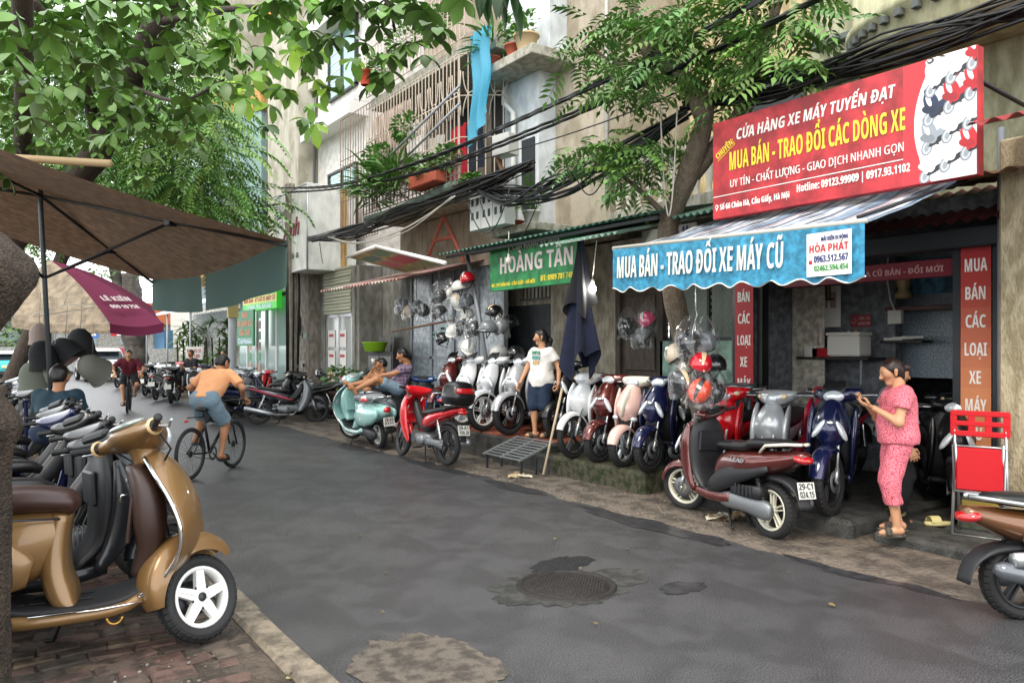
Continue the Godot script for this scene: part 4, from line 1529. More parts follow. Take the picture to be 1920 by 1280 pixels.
func street():
	wob.frequency = .02
	wob.seed = 4
	var g := MB.new()
	g.blk(-400, 400, -.4, -.012, -400, 400)
	struct("ground", g, mat("earth", "6b6458", .9, 0, {"tex": TX.soft, "sc": Vector3(.4, .4, .4)}))
	# road with a ragged right edge
	var asphalt := mat("asphalt", "6a696b", .37, 0, {"tex": TX.grain, "sc": Vector3(.8, .8, .8), "bump": TX.speck, "bs": .45})
	asphalt.metallic_specular = .5
	asphalt.detail_enabled = true
	asphalt.detail_albedo = noise_tex("wide", .004, Color(.86, .86, .86), Color.WHITE, 0, 3, 512, 512, .3, .7)
	asphalt.detail_blend_mode = BaseMaterial3D.BLEND_MODE_MUL
	asphalt.uv2_scale = Vector3(.16, .16, .16)
	asphalt.uv2_triplanar = true
	asphalt.uv2_world_triplanar = true
	var r := MB.new()
	r.sm(true)
	var last := []
	for i in 341:
		var u := -15.0 + i * .25
		var x := 5.5 + wob.get_noise_2d(u * 30, 0) * .22 + wob.get_noise_2d(u * 150, 9) * .06
		if i > 0:
			r.quad(last[0], last[1], p(x, 0, u), p(1.3, 0, u))
		last = [p(1.3, 0, u), p(x, 0, u)]
	struct("road", r, asphalt)
	g = MB.new()
	g.blk(-20, 60, -.01, -.004, 70, 82)
	struct("road", g, asphalt)
	# left pavement
	var slab := mat("pavement", "51463c", .85, 0, {"tex": TX.blot, "sc": Vector3(.9, .9, .9), "bump": TX.cell, "bs": 2.0})
	g = MB.new()
	g.blk(-7, 1.24, -.01, .1, -6, 68)
	var pav := struct("pavement", g, slab)
	var tones := []
	for c in ["5f4a42", "6b5046", "54463e", "5e5348", "72604f", "4c433b"]:
		tones.append(mat("paver" + c, c, .85, 0, {"tex": TX.blot, "sc": Vector3(2.2, 2.2, 2.2), "bump": TX.fine, "bs": .6}))
	var pm := []
	for k in 5:
		var b := MB.new()
		b.box(Vector3.ZERO, Vector3(.2 + .008 * k - .012, .05, .105), Basis.IDENTITY, .008)
		pm.append(b.mesh())
	var n := 0
	for iu in 32:
		for ix in 7:
			var x := 1.11 - ix * .215 - (.1 if iu % 2 else 0.0)
			var u := 3.0 + iu * .113
			if x < -.25 or n > 290 or rng.randf() < .09: continue
			var o := MeshInstance3D.new()
			o.name = "paver"
			o.mesh = pm[n % 5]
			o.material_override = tones[rng.randi() % 6]
			o.position = p(x, .085 + rr(-.012, .012), u)
			o.rotation = Vector3(rr(-.09, .09), rr(-.22, .22), rr(-.08, .08))
			pav.add_child(o, true)
			n += 1
	g = MB.new()
	g.blk(1.22, 1.26, -.01, .05, -6, 68)
	var kerb := struct("kerb", g, mat("kerbstone", "857a6a", .85, 0, {"tex": TX.blot, "sc": Vector3(1.5, 1.5, 1.5), "bump": TX.fine, "bs": 1.0}))
	for i in 44:
		var k := MB.new()
		k.box(Vector3.ZERO, Vector3(.17, .19, .985), Basis.IDENTITY, .022)
		obj("kerb_stone", k, M.kerbstone, kerb, p(1.335 + rr(-.006, .006), .03 + rr(-.004, .004), i + .2))
	# right edge of broken concrete
	var dirt := mat("broken_concrete", "6e6459", .7, 0, {"tex": TX.blot, "sc": Vector3(.8, .8, .8), "bump": TX.cell, "bs": 2.5})
	g = MB.new()
	g.sheet(func(s, t):
		var u: float = lerpf(-6, 40, s)
		var x: float = lerpf(5.3 + wob.get_noise_2d(u * 40, 77) * .1, 9.0, t)
		return p(x, -.009 + .045 * smoothstep(0.0, .12, t) + wob.get_noise_2d(u * 300, x * 300) * .02 * smoothstep(0, .06, t), u), 240, 24)
	struct("pavement", g, dirt)
	# repairs, cover, wet marks
	var wet := mat("wet_asphalt", "414144", .3, 0, {"tex": TX.soft})
	for b in [[5.3, 5.3, .16, .9], [5.5, 3.2, .18, .7], [5.35, 7.6, .14, .6], [5.4, 9.6, .16, .8], [5.2, 12.3, .15, .7], [4.1, 3.75, .2, .1]]:
		struct("water_patch", blob(b[0], b[1], b[2], b[3], .004, b[0] * b[1], .45), wet)
	struct("road", blob(3.45, 4.25, .52, .43, .003, 1.3, .5), mat("asphalt_patch", "5e5d59", .75, 0, {"tex": TX.blot, "sc": Vector3(2, 2, 2), "bump": TX.speck, "bs": 2.0}), "")
	struct("road", blob(1.98, 3.58, .34, .60, .005, 2.1, .35), mat("concrete_patch", "6e655b", .9, 0, {"tex": TX.blot, "sc": Vector3(2, 2, 2), "bump": TX.fine, "bs": 2.0}))
	var mh := thing("manhole_cover", "round dark cast iron manhole cover set in cracked asphalt", "manhole cover", p(3.45, .004, 4.25))
	var q := MB.new()
	q.lathe([Vector2(.0, .004), Vector2(.30, .004), Vector2(.305, .0), Vector2(.315, 0), Vector2(.32, .012), Vector2(.345, .012), Vector2(.36, 0)], 48, Transform3D.IDENTITY)
	var iron := mat("cast_iron", "3a3533", .55, .4, {"tex": TX.fine})
	obj("cover", q, iron, mh)
	q = MB.new()
	for ix in range(-9, 10):
		for iz in range(-9, 10):
			if Vector2(ix, iz).length() < 9.2:
				q.box(Vector3(ix * .03, .006, iz * .03), Vector3(.016, .008, .016), Basis(Vector3.UP, .78), .003)
	stuffpart(obj("grip_stud", q, iron, mh))
	var ch := thing("asphalt_lump", "loose dark slab of asphalt beside the manhole cover", "rubble", p(3.72, .0, 4.66))
	q = MB.new()
	q.sheet(func(a, b):
		var an: float = a * TAU
		var rad: float = (.19 + .09 * wob.get_noise_2d(cos(an) * 60, sin(an) * 60)) * b
		return Vector3(cos(an) * rad * 1.5, .045 * (1 - pow(b, 4.0)) + .02 * wob.get_noise_2d(cos(an) * b * 200, sin(an) * b * 200), sin(an) * rad * .8), 40, 8)
	obj("slab", q, mat("lump", "2e2e30", .8, 0, {"tex": TX.speck, "bump": TX.speck, "bs": 2.0}), ch)
	# raised shop fronts
	var moss := mat("mossy_concrete", "8f8f80", .8, 0, {"tex": noise_tex("moss", .012, Color("3f5020"), Color("857f72"), 0, 5, 512, 512, .3, .6), "sc": Vector3(1.2, 1.2, 1.2), "bump": TX.fine, "bs": 2.0})
	var dark := mat("dark_concrete", "434340", .7, 0, {"tex": TX.blot, "sc": Vector3(1.2, 1.2, 1.2), "bump": TX.fine, "bs": 1.5})
	g = MB.new()
	g.blk(6.28, 12, -.1, .395, 8.15, 11.6, .03)
	var p1 := struct("pavement", g, dark)
	var tiles := [mat("red_tile", "8a4634", .5, 0, {"tex": TX.blot, "sc": Vector3(2, 2, 2)}), mat("red_tile_worn", "9c5a45", .55, 0, {"tex": TX.blot, "sc": Vector3(3, 3, 3)})]
	var tm := MB.new()
	tm.box(Vector3.ZERO, Vector3(.294, .02, .294), Basis.IDENTITY, .003)
	var tmesh := tm.mesh()
	for i in 6:
		for j in 11:
			var o := MeshInstance3D.new()
			o.name = "floor_tile"
			o.mesh = tmesh
			o.material_override = tiles[rng.randi() % 2]
			o.position = p(6.46 + i * .3, .397 + rr(-.001, .001), 8.32 + j * .3)
			p1.add_child(o, true)
	g = MB.new()
	g.blk(6.15, 6.9, -.1, .27, 7.9, 9.3, .03)
	struct("step", g, dark)
	g = MB.new()
	g.blk(6.18, 12, -.1, .28, 6.25, 8.14, .04)
	struct("pavement", g, moss)
	g = MB.new()
	g.blk(6.2, 12, -.1, .19, 3.75, 5.85, .04)
	struct("pavement", g, dark)
	g = MB.new()
	g.blk(6.9, 12, -.1, .16, 5.86, 6.24, .03)
	g.blk(6.95, 12, -.1, .13, 2.2, 3.74, .03)
	struct("pavement", g, dark)
	g = MB.new()
	g.blk(6.3, 6.9, -.1, .128, 2.3, 3.62, .03)
	struct("step", g, dark)
	# sloping metal ramp frame on the step
	var rp := thing("loading_ramp", "sloping metal bar ramp on legs in front of the red tiled platform", "ramp", p(6.02, 0, 8.45))
	var bl := mat("ramp_steel", "8b8f90", .4, .6)
	for k in 3:
		q = MB.new()
		q.box(Vector3(0, .33, .42 - k * .42), Vector3(.62, .03, .03), Basis(Vector3(0, 0, 1), .33), .004)
		obj("rail", q, bl, rp)
	for k in 9:
		q = MB.new()
		var x := -.28 + k * .07
		q.box(Vector3(x, .335 + x * .33, 0), Vector3(.022, .02, .84), Basis.IDENTITY, .003)
		obj("bar", q, bl, rp)
	for k in 4:
		q = MB.new()
		q.box(Vector3(-.24 if k < 2 else .0, .12, -.4 if k % 2 else .4), Vector3(.028, .25, .028), Basis.IDENTITY, .003)
		obj("leg", q, M.darkmetal, rp)
	# leaf litter and grit on the road
	var lm := leaf_mesh(.055, .022, .2)
	var xs := []
	var cs := []
	for i in 70:
		var u := rr(2.6, 14.0)
		var x: float = [rr(1.5, 5.4), rr(4.8, 6.1), rr(.2, 1.3)][i % 3]
		xs.append(Transform3D(Basis(Vector3.UP, rr(0, 6)) * Basis(Vector3(1, 0, 0), rr(-.2, .2)) * Basis.from_scale(Vector3.ONE * rr(.4, 1.0)), p(x, .02 if x > 1.4 else .13, u)))
		cs.append([Color(.16, .12, .04), Color(.10, .06, .03), Color(.3, .26, .1)][i % 3])
	tag(multi("fallen_leaves", lm, mat("litter", "ffffff", .9, 0, {"vc": 1}), xs, cs, self), "small dry fallen leaves scattered over the road and pavement", "leaves")
	xs = []
	cs = []
	var st := MB.new()
	st.ell(Vector3.ZERO, Vector3(.02, .014, .016), Basis.IDENTITY, 7, 5)
	for i in 260:
		var side := i % 2
		xs.append(Transform3D(Basis(Vector3.UP, rr(0, 6)) * Basis.from_scale(Vector3.ONE * rr(.15, .6)), p(rr(5.4, 6.2) if side else rr(0.0, 1.0), .03 if side else .125, rr(2.4, 11) if side else rr(3.0, 4.2))))
		var v := rr(.06, .2)
		cs.append(Color(v, v * .9, v * .78))
	tag(multi("gravel", st.mesh(), mat("grit", "ffffff", .9, 0, {"vc": 1}), xs, cs, self), "grit and small stones along the kerb and the concrete edge", "gravel")

func leaf_mesh(L: float, w: float, bend: float, obovate := false) -> ArrayMesh:
	# one leaf lying along +x from the origin, folded at the midrib
	var q := MB.new()
	q.sm(true)
	var n := 5
	var rows := []
	for i in n + 1:
		var t := float(i) / n
		var ww: float = w * (pow(sin(PI * pow(t, 1.7 if obovate else .8) * .97 + .03 * PI), .8) if i < n else .02)
		if i == 0: ww = w * .05
		var y := -bend * L * t * t
		rows.append([Vector3(t * L, y + ww * .25, -ww), Vector3(t * L, y, 0), Vector3(t * L, y + ww * .25, ww)])
	for i in n:
		for k in 2:
			q.quad(rows[i][k], rows[i][k + 1], rows[i + 1][k + 1], rows[i + 1][k])
	return q.mesh()

func frond_mesh(pairs: int, L: float, ll: float, lw: float, droop: float) -> ArrayMesh:
	var q := MB.new()
	q.sm(true)
	var pts := []
	for i in pairs + 1:
		var t := float(i) / pairs
		pts.append(Vector3(L * t * (1 - droop * .25 * t), -droop * L * t * t * .6, 0))
	q.tube(pts, .004, 3, false)
	q.sm(true)
	for i in range(0, pairs + 1):
		var t := float(i) / pairs
		var o: Vector3 = pts[i]
		for s in ([-1, 1] if i < pairs else [0]):
			var d := Vector3(.45 if s else 1.0, -.25 - droop * .4 * t, s * .9).normalized()
			var k := ll * (.7 + .3 * sin(PI * (t * .8 + .15)))
			var sd := d.cross(Vector3(0, 1, 0)).normalized() * lw
			var m := o + d * k * .5 + Vector3(0, .012, 0)
			var e := o + d * k - Vector3(0, k * .12, 0)
			q.tri(o, m + sd * .9, m)
			q.tri(o, m, m - sd * .9)
			q.tri(m, m + sd * .9, e)
			q.tri(m, e, m - sd * .9)
	return q.mesh()

# ---------- ground floor shops and their signs ----------
const STREET := Basis(Vector3(0, 0, 1), Vector3(0, 1, 0), Vector3(-1, 0, 0)) # x to the right, z out towards the road

func board(called: String, label: String, at: Vector3, w: float, h: float, d: float, m: Material, cat := "sign", yaw := -90.0) -> Node3D:
	var t := thing(called, label, cat, at, yaw)
	var q := MB.new()
	q.box(Vector3(0, 0, -d / 2), Vector3(w, h, d), Basis.IDENTITY, minf(.006, d * .3))
	obj("board", q, m, t)
	return t

func dab(im: Image, cx: float, cy: float, rx: float, ry: float, rot: float, c: Color):
	var r := maxf(rx, ry)
	for y in range(maxi(0, int(cy - r)), mini(im.get_height(), int(cy + r) + 1)):
		for x in range(maxi(0, int(cx - r)), mini(im.get_width(), int(cx + r) + 1)):
			var v := Vector2(x - cx, y - cy).rotated(-rot)
			if v.x * v.x / (rx * rx) + v.y * v.y / (ry * ry) <= 1.0:
				im.set_pixel(x, y, c)

func picture(parent: Node3D, called: String, im: Image, c: Vector3, w: float, h: float, b := Basis.IDENTITY, rough := .5) -> MeshInstance3D:
	var m := StandardMaterial3D.new()
	m.albedo_texture = ImageTexture.create_from_image(im)
	m.roughness = rough
	m.cull_mode = BaseMaterial3D.CULL_DISABLED
	var g := QuadMesh.new()
	g.size = Vector2(w, h)
	var o := MeshInstance3D.new()
	o.name = called
	o.mesh = g
	o.material_override = m
	o.transform = Transform3D(b, c)
	parent.add_child(o, true)
	return o

func flat(parent: Node3D, called: String, c: Vector3, w: float, h: float, m: Material, d := .004, b := Basis.IDENTITY) -> MeshInstance3D:
	var q := MB.new()
	q.box(c, Vector3(w, h, d), b, minf(.003, d * .3))
	return obj(called, q, m, parent)

func red_shop():
	var red := mat("sign_red", "c23038", .5, 0, {"tex": TX.soft, "sc": Vector3(.5, .5, .5)})
	var yel := mat("sign_yellow", "e6d23a", .5)
	var wht := mat("sign_white", "eceae4", .5)
	# the big tilted-looking board over the awning
	var s := board("shop_sign", "large red billboard with yellow and white lettering and a picture of motorbikes", p(6.3, 3.52, 4.06), 2.58, 1.0, .1, red)
	var sl := Basis(Vector3(1, 0, 0), Vector3(.13, 1, 0), Vector3(0, 0, 1))
	lettering(s, "CỬA HÀNG XE MÁY TUYẾN ĐẠT", Vector3(-.17, .315, .004), 1.62, .105, wht, true, 0, sl)
	lettering(s, "CHUYÊN:", Vector3(-1.13, .205, .004), .25, .06, yel, true, 32)
	flat(s, "underline", Vector3(-1.11, .165, .003), .26, .007, yel, .004, Basis(Vector3(0, 0, 1), deg_to_rad(32)))
	lettering(s, "MUA BÁN - TRAO ĐỔI CÁC DÒNG XE", Vector3(-.17, .06, .004), 1.80, .18, yel, true)
	lettering(s, "UY TÍN - CHẤT LƯỢNG - GIAO DỊCH NHANH GỌN", Vector3(-.17, -.165, .004), 1.78, .075, wht, false)
	flat(s, "rule", Vector3(-.28, -.27, .003), 2.0, .008, wht)
	lettering(s, "Số 66 Chùa Hà, Cầu Giấy, Hà Nội", Vector3(-.78, -.385, .004), .82, .056, wht, true)
	lettering(s, "Hotline: 09123.99909 | 0917.93.1102", Vector3(.24, -.345, .004), 1.06, .068, wht, true)
	var q := MB.new()
	q.lathe([Vector2(.012, -.003), Vector2(.024, 0), Vector2(.012, .003)], 14, Transform3D(ZAX, Vector3(-1.235, -.375, .004)))
	q.prism([Vector2(-1.252, -.385), Vector2(-1.235, -.42), Vector2(-1.218, -.385)], .001, .005)
	obj("pin_symbol", q, wht, s)
	var im := Image.create(224, 400, false, Image.FORMAT_RGB8)
	im.fill(Color("c23038"))
	for y in 400:
		var e := 40 + 60 * pow(absf(y - 210) / 200.0, 2.0)
		for x in range(int(e) - 4, 224):
			if x >= 0: im.set_pixel(x, y, Color("eceae6") if x < e else Color("d9dce0").lerp(Color("eef0f2"), fmod(x * .013 + y * .007, 1.0)))
	rng.seed = 5
	for k in 12:
		var cx := 75.0 + (k % 3) * 62 + (k / 3) * 6
		var cy := 350.0 - (k / 3) * 92 - (k % 3) * 26
		var c: Color = [Color("e9ebee"), Color("c81e2a"), Color("dfe2e6"), Color("23304a"), Color("c81e2a"), Color("e9ebee"), Color("8f979e"), Color("e4e6ea"), Color("b0202a")][(k * 5) % 9]
		dab(im, cx - 6, cy + 30, 17, 25, .2, Color("7d838b"))
		dab(im, cx - 6, cy + 30, 13, 20, .2, Color("b9bec4"))
		dab(im, cx - 6, cy + 30, 7, 12, .2, Color("8f959c"))
		dab(im, cx + 34, cy - 6, 46, 17, -.6, c)
		dab(im, cx + 30, cy + 10, 34, 9, -.5, Color("24262c"))
		dab(im, cx + 2, cy - 22, 22, 42, -.35, c)
		dab(im, cx - 4, cy - 2, 24, 14, .3, c.darkened(.15))
		dab(im, cx - 6, cy - 30, 7, 20, -.35, Color("f4f6f8"))
		dab(im, cx + 2, cy - 66, 24, 14, -.2, c)
		dab(im, cx - 6, cy - 66, 11, 9, -.2, Color("30343c"))
		dab(im, cx - 8, cy - 68, 6, 4, -.2, Color("f2f4f6"))
		dab(im, cx + 24, cy - 74, 18, 3, .4, Color("1a1b20"))
	picture(s, "motorbike_picture", im, Vector3(1.29 - .29, 0, .006), .57, .99)
	q = MB.new()
	for x in [-1.2, 0.0, 1.2]:
		q.tube([Vector3(x, .3, -.1), Vector3(x, .2, -1.7)], .018, 6)
	stuffpart(obj("stay_rod", q, M.darkmetal, s))
	# striped awning with a scalloped blue valance
	var aw := thing("awning", "striped awning with a scalloped blue front lettered in white", "awning", p(5.32, 2.72, 4.4))
	var str_cols := [mat("stripe_white", "cfd3da", .75, 0, {"tex": TX.soft}), mat("stripe_blue", "8fa6bd", .75, 0, {"tex": TX.soft}), mat("stripe_pink", "c9b6bd", .75, 0, {"tex": TX.soft}), mat("stripe_slate", "5d6b7c", .75)]
	var seq := [0, 0, 3, 0, 1, 1, 3, 2, 0, 3, 0, 1]
	for i in 36:
		q = MB.new()
		var u0 := 5.75 - i * .0735
		var f := func(sx, sy):
			var sag: float = -.03 * sin(PI * sx) - .03 * absf(sin(sx * 9.0 + i * .4)) * sx
			return p(lerpf(5.32, 6.95, sx), lerpf(lerpf(2.68, 2.6, (5.75 - u0) / 2.65), 3.2, sx) + sag, lerpf(u0, u0 - .0735, sy) + .0 * sx)
		q.sheet(f, 10, 1)
		wobj("stripe", q, str_cols[seq[i % 12]], aw)
	q = MB.new()
	q.tube([p(5.3, 2.695, 5.78), p(5.3, 2.615, 3.08)], .02, 8)
	wobj("front_bar", q, mat("bar_white", "b9b5aa", .5), aw)
	q = MB.new()
	for u in [5.7, 3.15]:
		q.tube([p(5.3, 2.65, u), p(6.95, 3.12, u)], .016, 6)
	stuffpart(wobj("arm", q, M.darkmetal, aw))
	var blue := mat("valance_blue", "3d9ac0", .7, 0, {"tex": TX.soft, "sc": Vector3(1.5, 1.5, 1.5)})
	q = MB.new()
	q.sheet(func(sx, sy):
		var u: float = lerpf(5.77, 3.09, sx)
		var bot: float = 2.27 - .08 * sx + .022 * cos(sx * TAU * 10.0)
		return p(5.285 + .012 * sin(sx * 40.0) * sy + .01 * sin(sx * 17.0) * sy, lerpf(2.68 - .08 * sx, bot, sy), u), 150, 4)
	var val := wobj("valance", q, blue, aw)
	q = MB.new()
	var hem := []
	for i in 151:
		var sx := i / 150.0
		hem.append(p(5.281 + .022 * sin(sx * 40.0), 2.27 - .08 * sx + .022 * cos(sx * TAU * 10.0), lerpf(5.77, 3.09, sx)))
	q.tube(hem, .006, 5)
	wobj("white_hem", q, wht, aw)
	lettering(aw, "MUA BÁN - TRAO ĐỔI XE MÁY CŨ", p(5.262, 2.455, 4.72) - aw.position, 1.92, .205, mat("letter_cream", "dcdad0", .6), true, -1.7, STREET)
	var card := Node3D.new()
	card.name = "phone_card"
	aw.add_child(card)
	card.transform = Transform3D(STREET, p(5.258, 2.40, 3.36) - aw.position)
	flat(card, "card", Vector3(0, 0, 0), .37, .33, wht)
	for k in 4:
		lettering(card, ["MÁI HIÊN DI ĐỘNG", "HÒA PHÁT", "0963.512.567", "02462.594.454"][k], Vector3([.05, 0, .02, .02][k], [.115, .045, -.035, -.105][k], .004), [.22, .32, .28, .28][k], [.03, .055, .05, .042][k], [mat("ink_blue", "2b3370", .5), mat("ink_red", "b81f28", .5), M.ink_blue, mat("ink_green", "2f8a3c", .5)][k], true)
	flat(card, "telephone_symbol", Vector3(-.15, -.055, .003), .03, .03, M.ink_red)
	# banners with one word on each line
	for b in 2:
		var u: float = [5.85, 3.29][b]
		var y1: float = [2.70, 2.60][b]
		var y0: float = [.38, .42][b]
		var t := thing("vertical_banner", ["red vertical banner with white words between the green wall and the shop opening", "faded red to orange vertical banner with white words on the right shop pillar"][b], "banner", p(7.44, y0, u), -90, "vertical word banners beside the shop opening")
		q = MB.new()
		var n := 12
		q.sm(true)
		for i in n:
			var a := lerpf(0, y1 - y0, i / float(n))
			var e := lerpf(0, y1 - y0, (i + 1) / float(n))
			var ca := Color("a8252e").srgb_to_linear()
			var cb: Color = Color("d08a5a").srgb_to_linear() if b else ca
			q.col(cb.lerp(ca, smoothstep(.15, 1.0, i / float(n))))
			q.quad(Vector3(-.13, a, 0), Vector3(.13, a, 0), Vector3(.13, e, 0), Vector3(-.13, e, 0))
		obj("cloth", q, mat("banner_cloth", "ffffff", .6, 0, {"vc": 1}), t)
		var words: Array = ["MUA", "BÁN", "CÁC", "LOẠI", "XE", "MÁY", "CŨ", "&", "MỚI"] if b == 0 else ["MUA", "BÁN", "CÁC", "LOẠI", "XE", "MÁY", "CŨ", "&", "MỚI"]
		for k in 9:
			var w: float = [.19, .17, .17, .19, .1, .18, .11, .06, .18][k]
			lettering(t, words[k], Vector3(0, (y1 - y0) - .16 - k * (.255 if b == 0 else .255), .004), w, .115, wht, true)
	# the shop itself
	var h := thing("shop_house", "open fronted motorbike shop with dark interior and plastered grey green upper wall", "building", p(7.5, 0, 4.4))
	var dw := mat("dark_wall", "74787c", .85, 0, {"tex": TX.soft})
	var ow := mat("olive_plaster", "a8a98e", .85, 0, {"tex": noise_tex("streak", .01, Color(.8, .79, .76), Color.WHITE, 0, 5, 512, 512, .3, .65), "sc": Vector3(.8, .25, .8), "bump": TX.fine, "bs": .6})
	q = MB.new()
	q.blk(11.2, 11.4, .1, 3.2, 2.4, 7.2)
	q.blk(8.95, 9.1, .1, 3.2, 4.85, 6.0)
	q.blk(7.55, 11.2, .1, 3.2, 6.0, 6.12)
	q.blk(7.55, 11.2, .1, 3.2, 2.55, 2.7)
	wobj("inner_wall", q, dw, h)
	q = MB.new()
	q.blk(7.5, 11.4, 2.95, 3.1, 2.5, 6.2)
	wobj("ceiling", q, dw, h)
	q = MB.new()
	q.blk(8.3, 12, 3.12, 9.5, 1.0, 5.55, .01)
	wobj("upper_wall", q, ow, h)
	q = MB.new()
	q.blk(7.5, 7.62, .1, 3.0, 5.98, 6.06)
	q.blk(7.5, 7.62, .1, 3.0, 5.64, 5.71)
	wobj("door_post", q, M.black, h)
	q = MB.new()
	q.blk(7.44, 7.6, .1, 2.7, 3.425, 3.49)
	q.blk(7.44, 7.6, .1, 2.7, 3.05, 3.15)
	wobj("door_post", q, mat("post_dark", "24282c", .5), h)
	q = MB.new()
	q.blk(7.32, 7.55, 2.6, 2.78, 2.98, 5.62, .01)
	wobj("lintel", q, M.post_dark, h)
	# maroon tin roof over the door
	q = MB.new()
	q.sheet(func(sx, sy):
		return p(lerpf(7.1, 8.3, sx), 2.8 + .5 * sx + .016 * sin(sy * 130.0), lerpf(5.7, 2.95, sy)), 4, 220)
	wobj("tin_roof", q, mat("tin_maroon", "5a2a2e", .5, .2, {"tex": TX.blot, "sc": Vector3(1, 1, 1)}), h)
	# concrete side column
	var cp := thing("concrete_column", "stained cream concrete column at the right end of the shop", "column", p(7.15, 0, 2.65))
	q = MB.new()
	q.blk(7.1, 7.45, 0, 3.45, 2.35, 2.96, .02)
	wobj("shaft", q, mat("cream_concrete", "b5a98c", .85, 0, {"tex": TX.streak, "sc": Vector3(1.3, .5, 1.3), "bump": TX.fine, "bs": 1.2}), cp)
	var pipe := thing("drain_pipe", "grey steel pipe standing beside the right banner", "pipe", p(7.3, 0, 3.02))
	q = MB.new()
	q.tube([Vector3(0, .1, 0), Vector3(0, 3.6, 0)], .032, 10)
	obj("pipe_tube", q, mat("pipe_grey", "8b8f94", .5, .3), pipe)
	# right neighbour's red tin roof
	var rt := thing("tin_canopy", "red corrugated tin canopy at the top right edge", "canopy", p(6.0, 3.4, 2.3))
	q = MB.new()
	q.sheet(func(sx, sy):
		return p(lerpf(6.0, 7.9, sx), 3.33 + .5 * sx + .02 * sin(sy * 90.0), lerpf(2.72, .6, sy)), 4, 160)
	wobj("tin_sheet", q, mat("tin_red", "9a3a3c", .5, .1, {"tex": TX.blot}), rt)
	q = MB.new()
	q.sheet(func(sx, sy):
		return p(lerpf(6.8, 8.2, sx), 3.13 + .2 * sx + .02 * sin(sy * 120.0), lerpf(4.6, .8, sy)), 4, 220)
	wobj("under_sheet", q, mat("tin_rust", "8a6a4c", .7, 0, {"tex": TX.blot}), rt)
	# red lintel sign with a worn line of letters
	var ls := board("lintel_sign", "long dark red strip sign with worn pale letters above the opening", p(7.5, 2.45, 4.3), 2.1, .17, .03, mat("sign_maroon", "6e1c2a", .5))
	lettering(ls, "XE CŨ - MUA CŨ BÁN - ĐỔI MỚI", Vector3(.1, -.01, .004), 1.2, .055, mat("worn_pink", "b58a8a", .6), true)
	# inside the shop
	var dp := thing("door_leaf", "tall beige panel door standing inside the shop opening", "door", p(8.6, .1, 6.0))
	q = MB.new()
	q.blk(8.58, 8.62, .2, 2.45, 5.55, 6.0, .01)
	wobj("panel", q, mat("beige_panel", "d2cbbb", .7, 0, {"tex": TX.soft}), dp)
	q = MB.new()
	for i in 16:
		q.blk(8.58, 8.6, 2.5, 2.8, 5.5 + i * .035, 5.512 + i * .035)
	stuffpart(wobj("vent_slat", q, M.black, dp))
	var cal := thing("wall_calendar", "white calendar sheet hanging on the dark shop wall", "calendar", p(8.9, 2.21, 5.76), -90)
	flat(cal, "sheet", Vector3.ZERO, .48, .52, wht)
	flat(cal, "red_strip", Vector3(-.27, -.05, .0), .06, .5, mat("faded_red", "9c4a4a", .6))
	for k in 3:
		flat(cal, "print_block", Vector3(-.1 + k * .12, .08, .003), .08, .2, mat("print_pinkgrey", "b09a9a", .6), .002)
	var bsk := thing("wall_basket", "brown wooden slatted rack fixed above the calendar", "rack", p(8.75, 2.39, 5.69), -90)
	var wood := mat("old_wood", "5b4432", .7, 0, {"tex": TX.streak, "sc": Vector3(3, 1, 3)})
	for k in 9:
		flat(bsk, "slat", Vector3(-.17 + k * .042, 0, .08), .03, .2, wood, .012)
	flat(bsk, "rail", Vector3(0, -.1, .06), .4, .03, wood, .05)
	var sh := thing("wall_shelf", "dark wall shelf carrying a foam box and bottles", "shelf", p(8.7, 1.56, 5.41), -90)
	flat(sh, "shelf_board", Vector3(0, 0, 0), .95, .03, mat("shelf_dark", "2b2a2a", .6), .4)
	for sx in [-.32, .34]:
		flat(sh, "bracket", Vector3(sx, -.16, .1), .025, .3, M.pipe_grey, .03)
	var fb := thing("foam_box", "white polystyrene box on the dark wall shelf", "box", p(8.65, 1.58, 5.26), -90)
	q = MB.new()
	q.box(Vector3(0, .13, 0), Vector3(.42, .25, .28), Basis.IDENTITY, .02)
	obj("box_body", q, mat("foam", "d3d0c8", .8), fb)
	q = MB.new()
	q.box(Vector3(0, .275, 0), Vector3(.44, .04, .3), Basis.IDENTITY, .012)
	obj("lid", q, M.foam, fb)
	var rb := thing("tray", "small red plastic tray on the shelf left of the foam box", "tray", p(8.62, 1.57, 5.55), -90)
	flat(rb, "tray_body", Vector3(0, .06, 0), .24, .11, mat("plastic_red", "a31a24", .35), .2)
	var cb := thing("carton", "low white carton at the left end of the dark shelf", "box", p(8.62, 1.57, 5.69), -90)
	flat(cb, "carton_body", Vector3(0, .07, 0), .18, .13, M.foam, .2)
	for k in 3:
		var bt := thing("bottle", ["tall pale spray bottle on the dark shelf", "small white bottle on top of the foam box", "squat amber bottle on top of the foam box"][k], "bottle", [p(8.58, 1.73, 5.59), p(8.6, 1.76, 5.23), p(8.66, 1.76, 5.18)][k])
		q = MB.new()
		q.lathe([Vector2(.03, 0), Vector2(.036, .02), Vector2(.034, .12), Vector2(.015, .15), Vector2(.014, .18)], 12, Transform3D(Basis.from_scale(Vector3(1, [1.3, .7, .8][k], 1)), Vector3.ZERO), true)
		obj("bottle_body", q, mat(["pale_bottle", "white_bottle", "amber_bottle"][k], ["b9a9a0", "d8d8d4", "a8742a"][k], .3), bt)
	var ns := board("notice", "small red no smoking notice with white print on the dark wall", p(8.92, 2.02, 5.27), .27, .15, .01, mat("notice_red", "8a3038", .5))
	lettering(ns, "CẤM LỬA", Vector3(.05, .03, .004), .15, .035, M.worn_pink, true)
	lettering(ns, "KHÔNG HÚT", Vector3(.05, -.035, .004), .15, .035, M.worn_pink, true)
	q = MB.new()
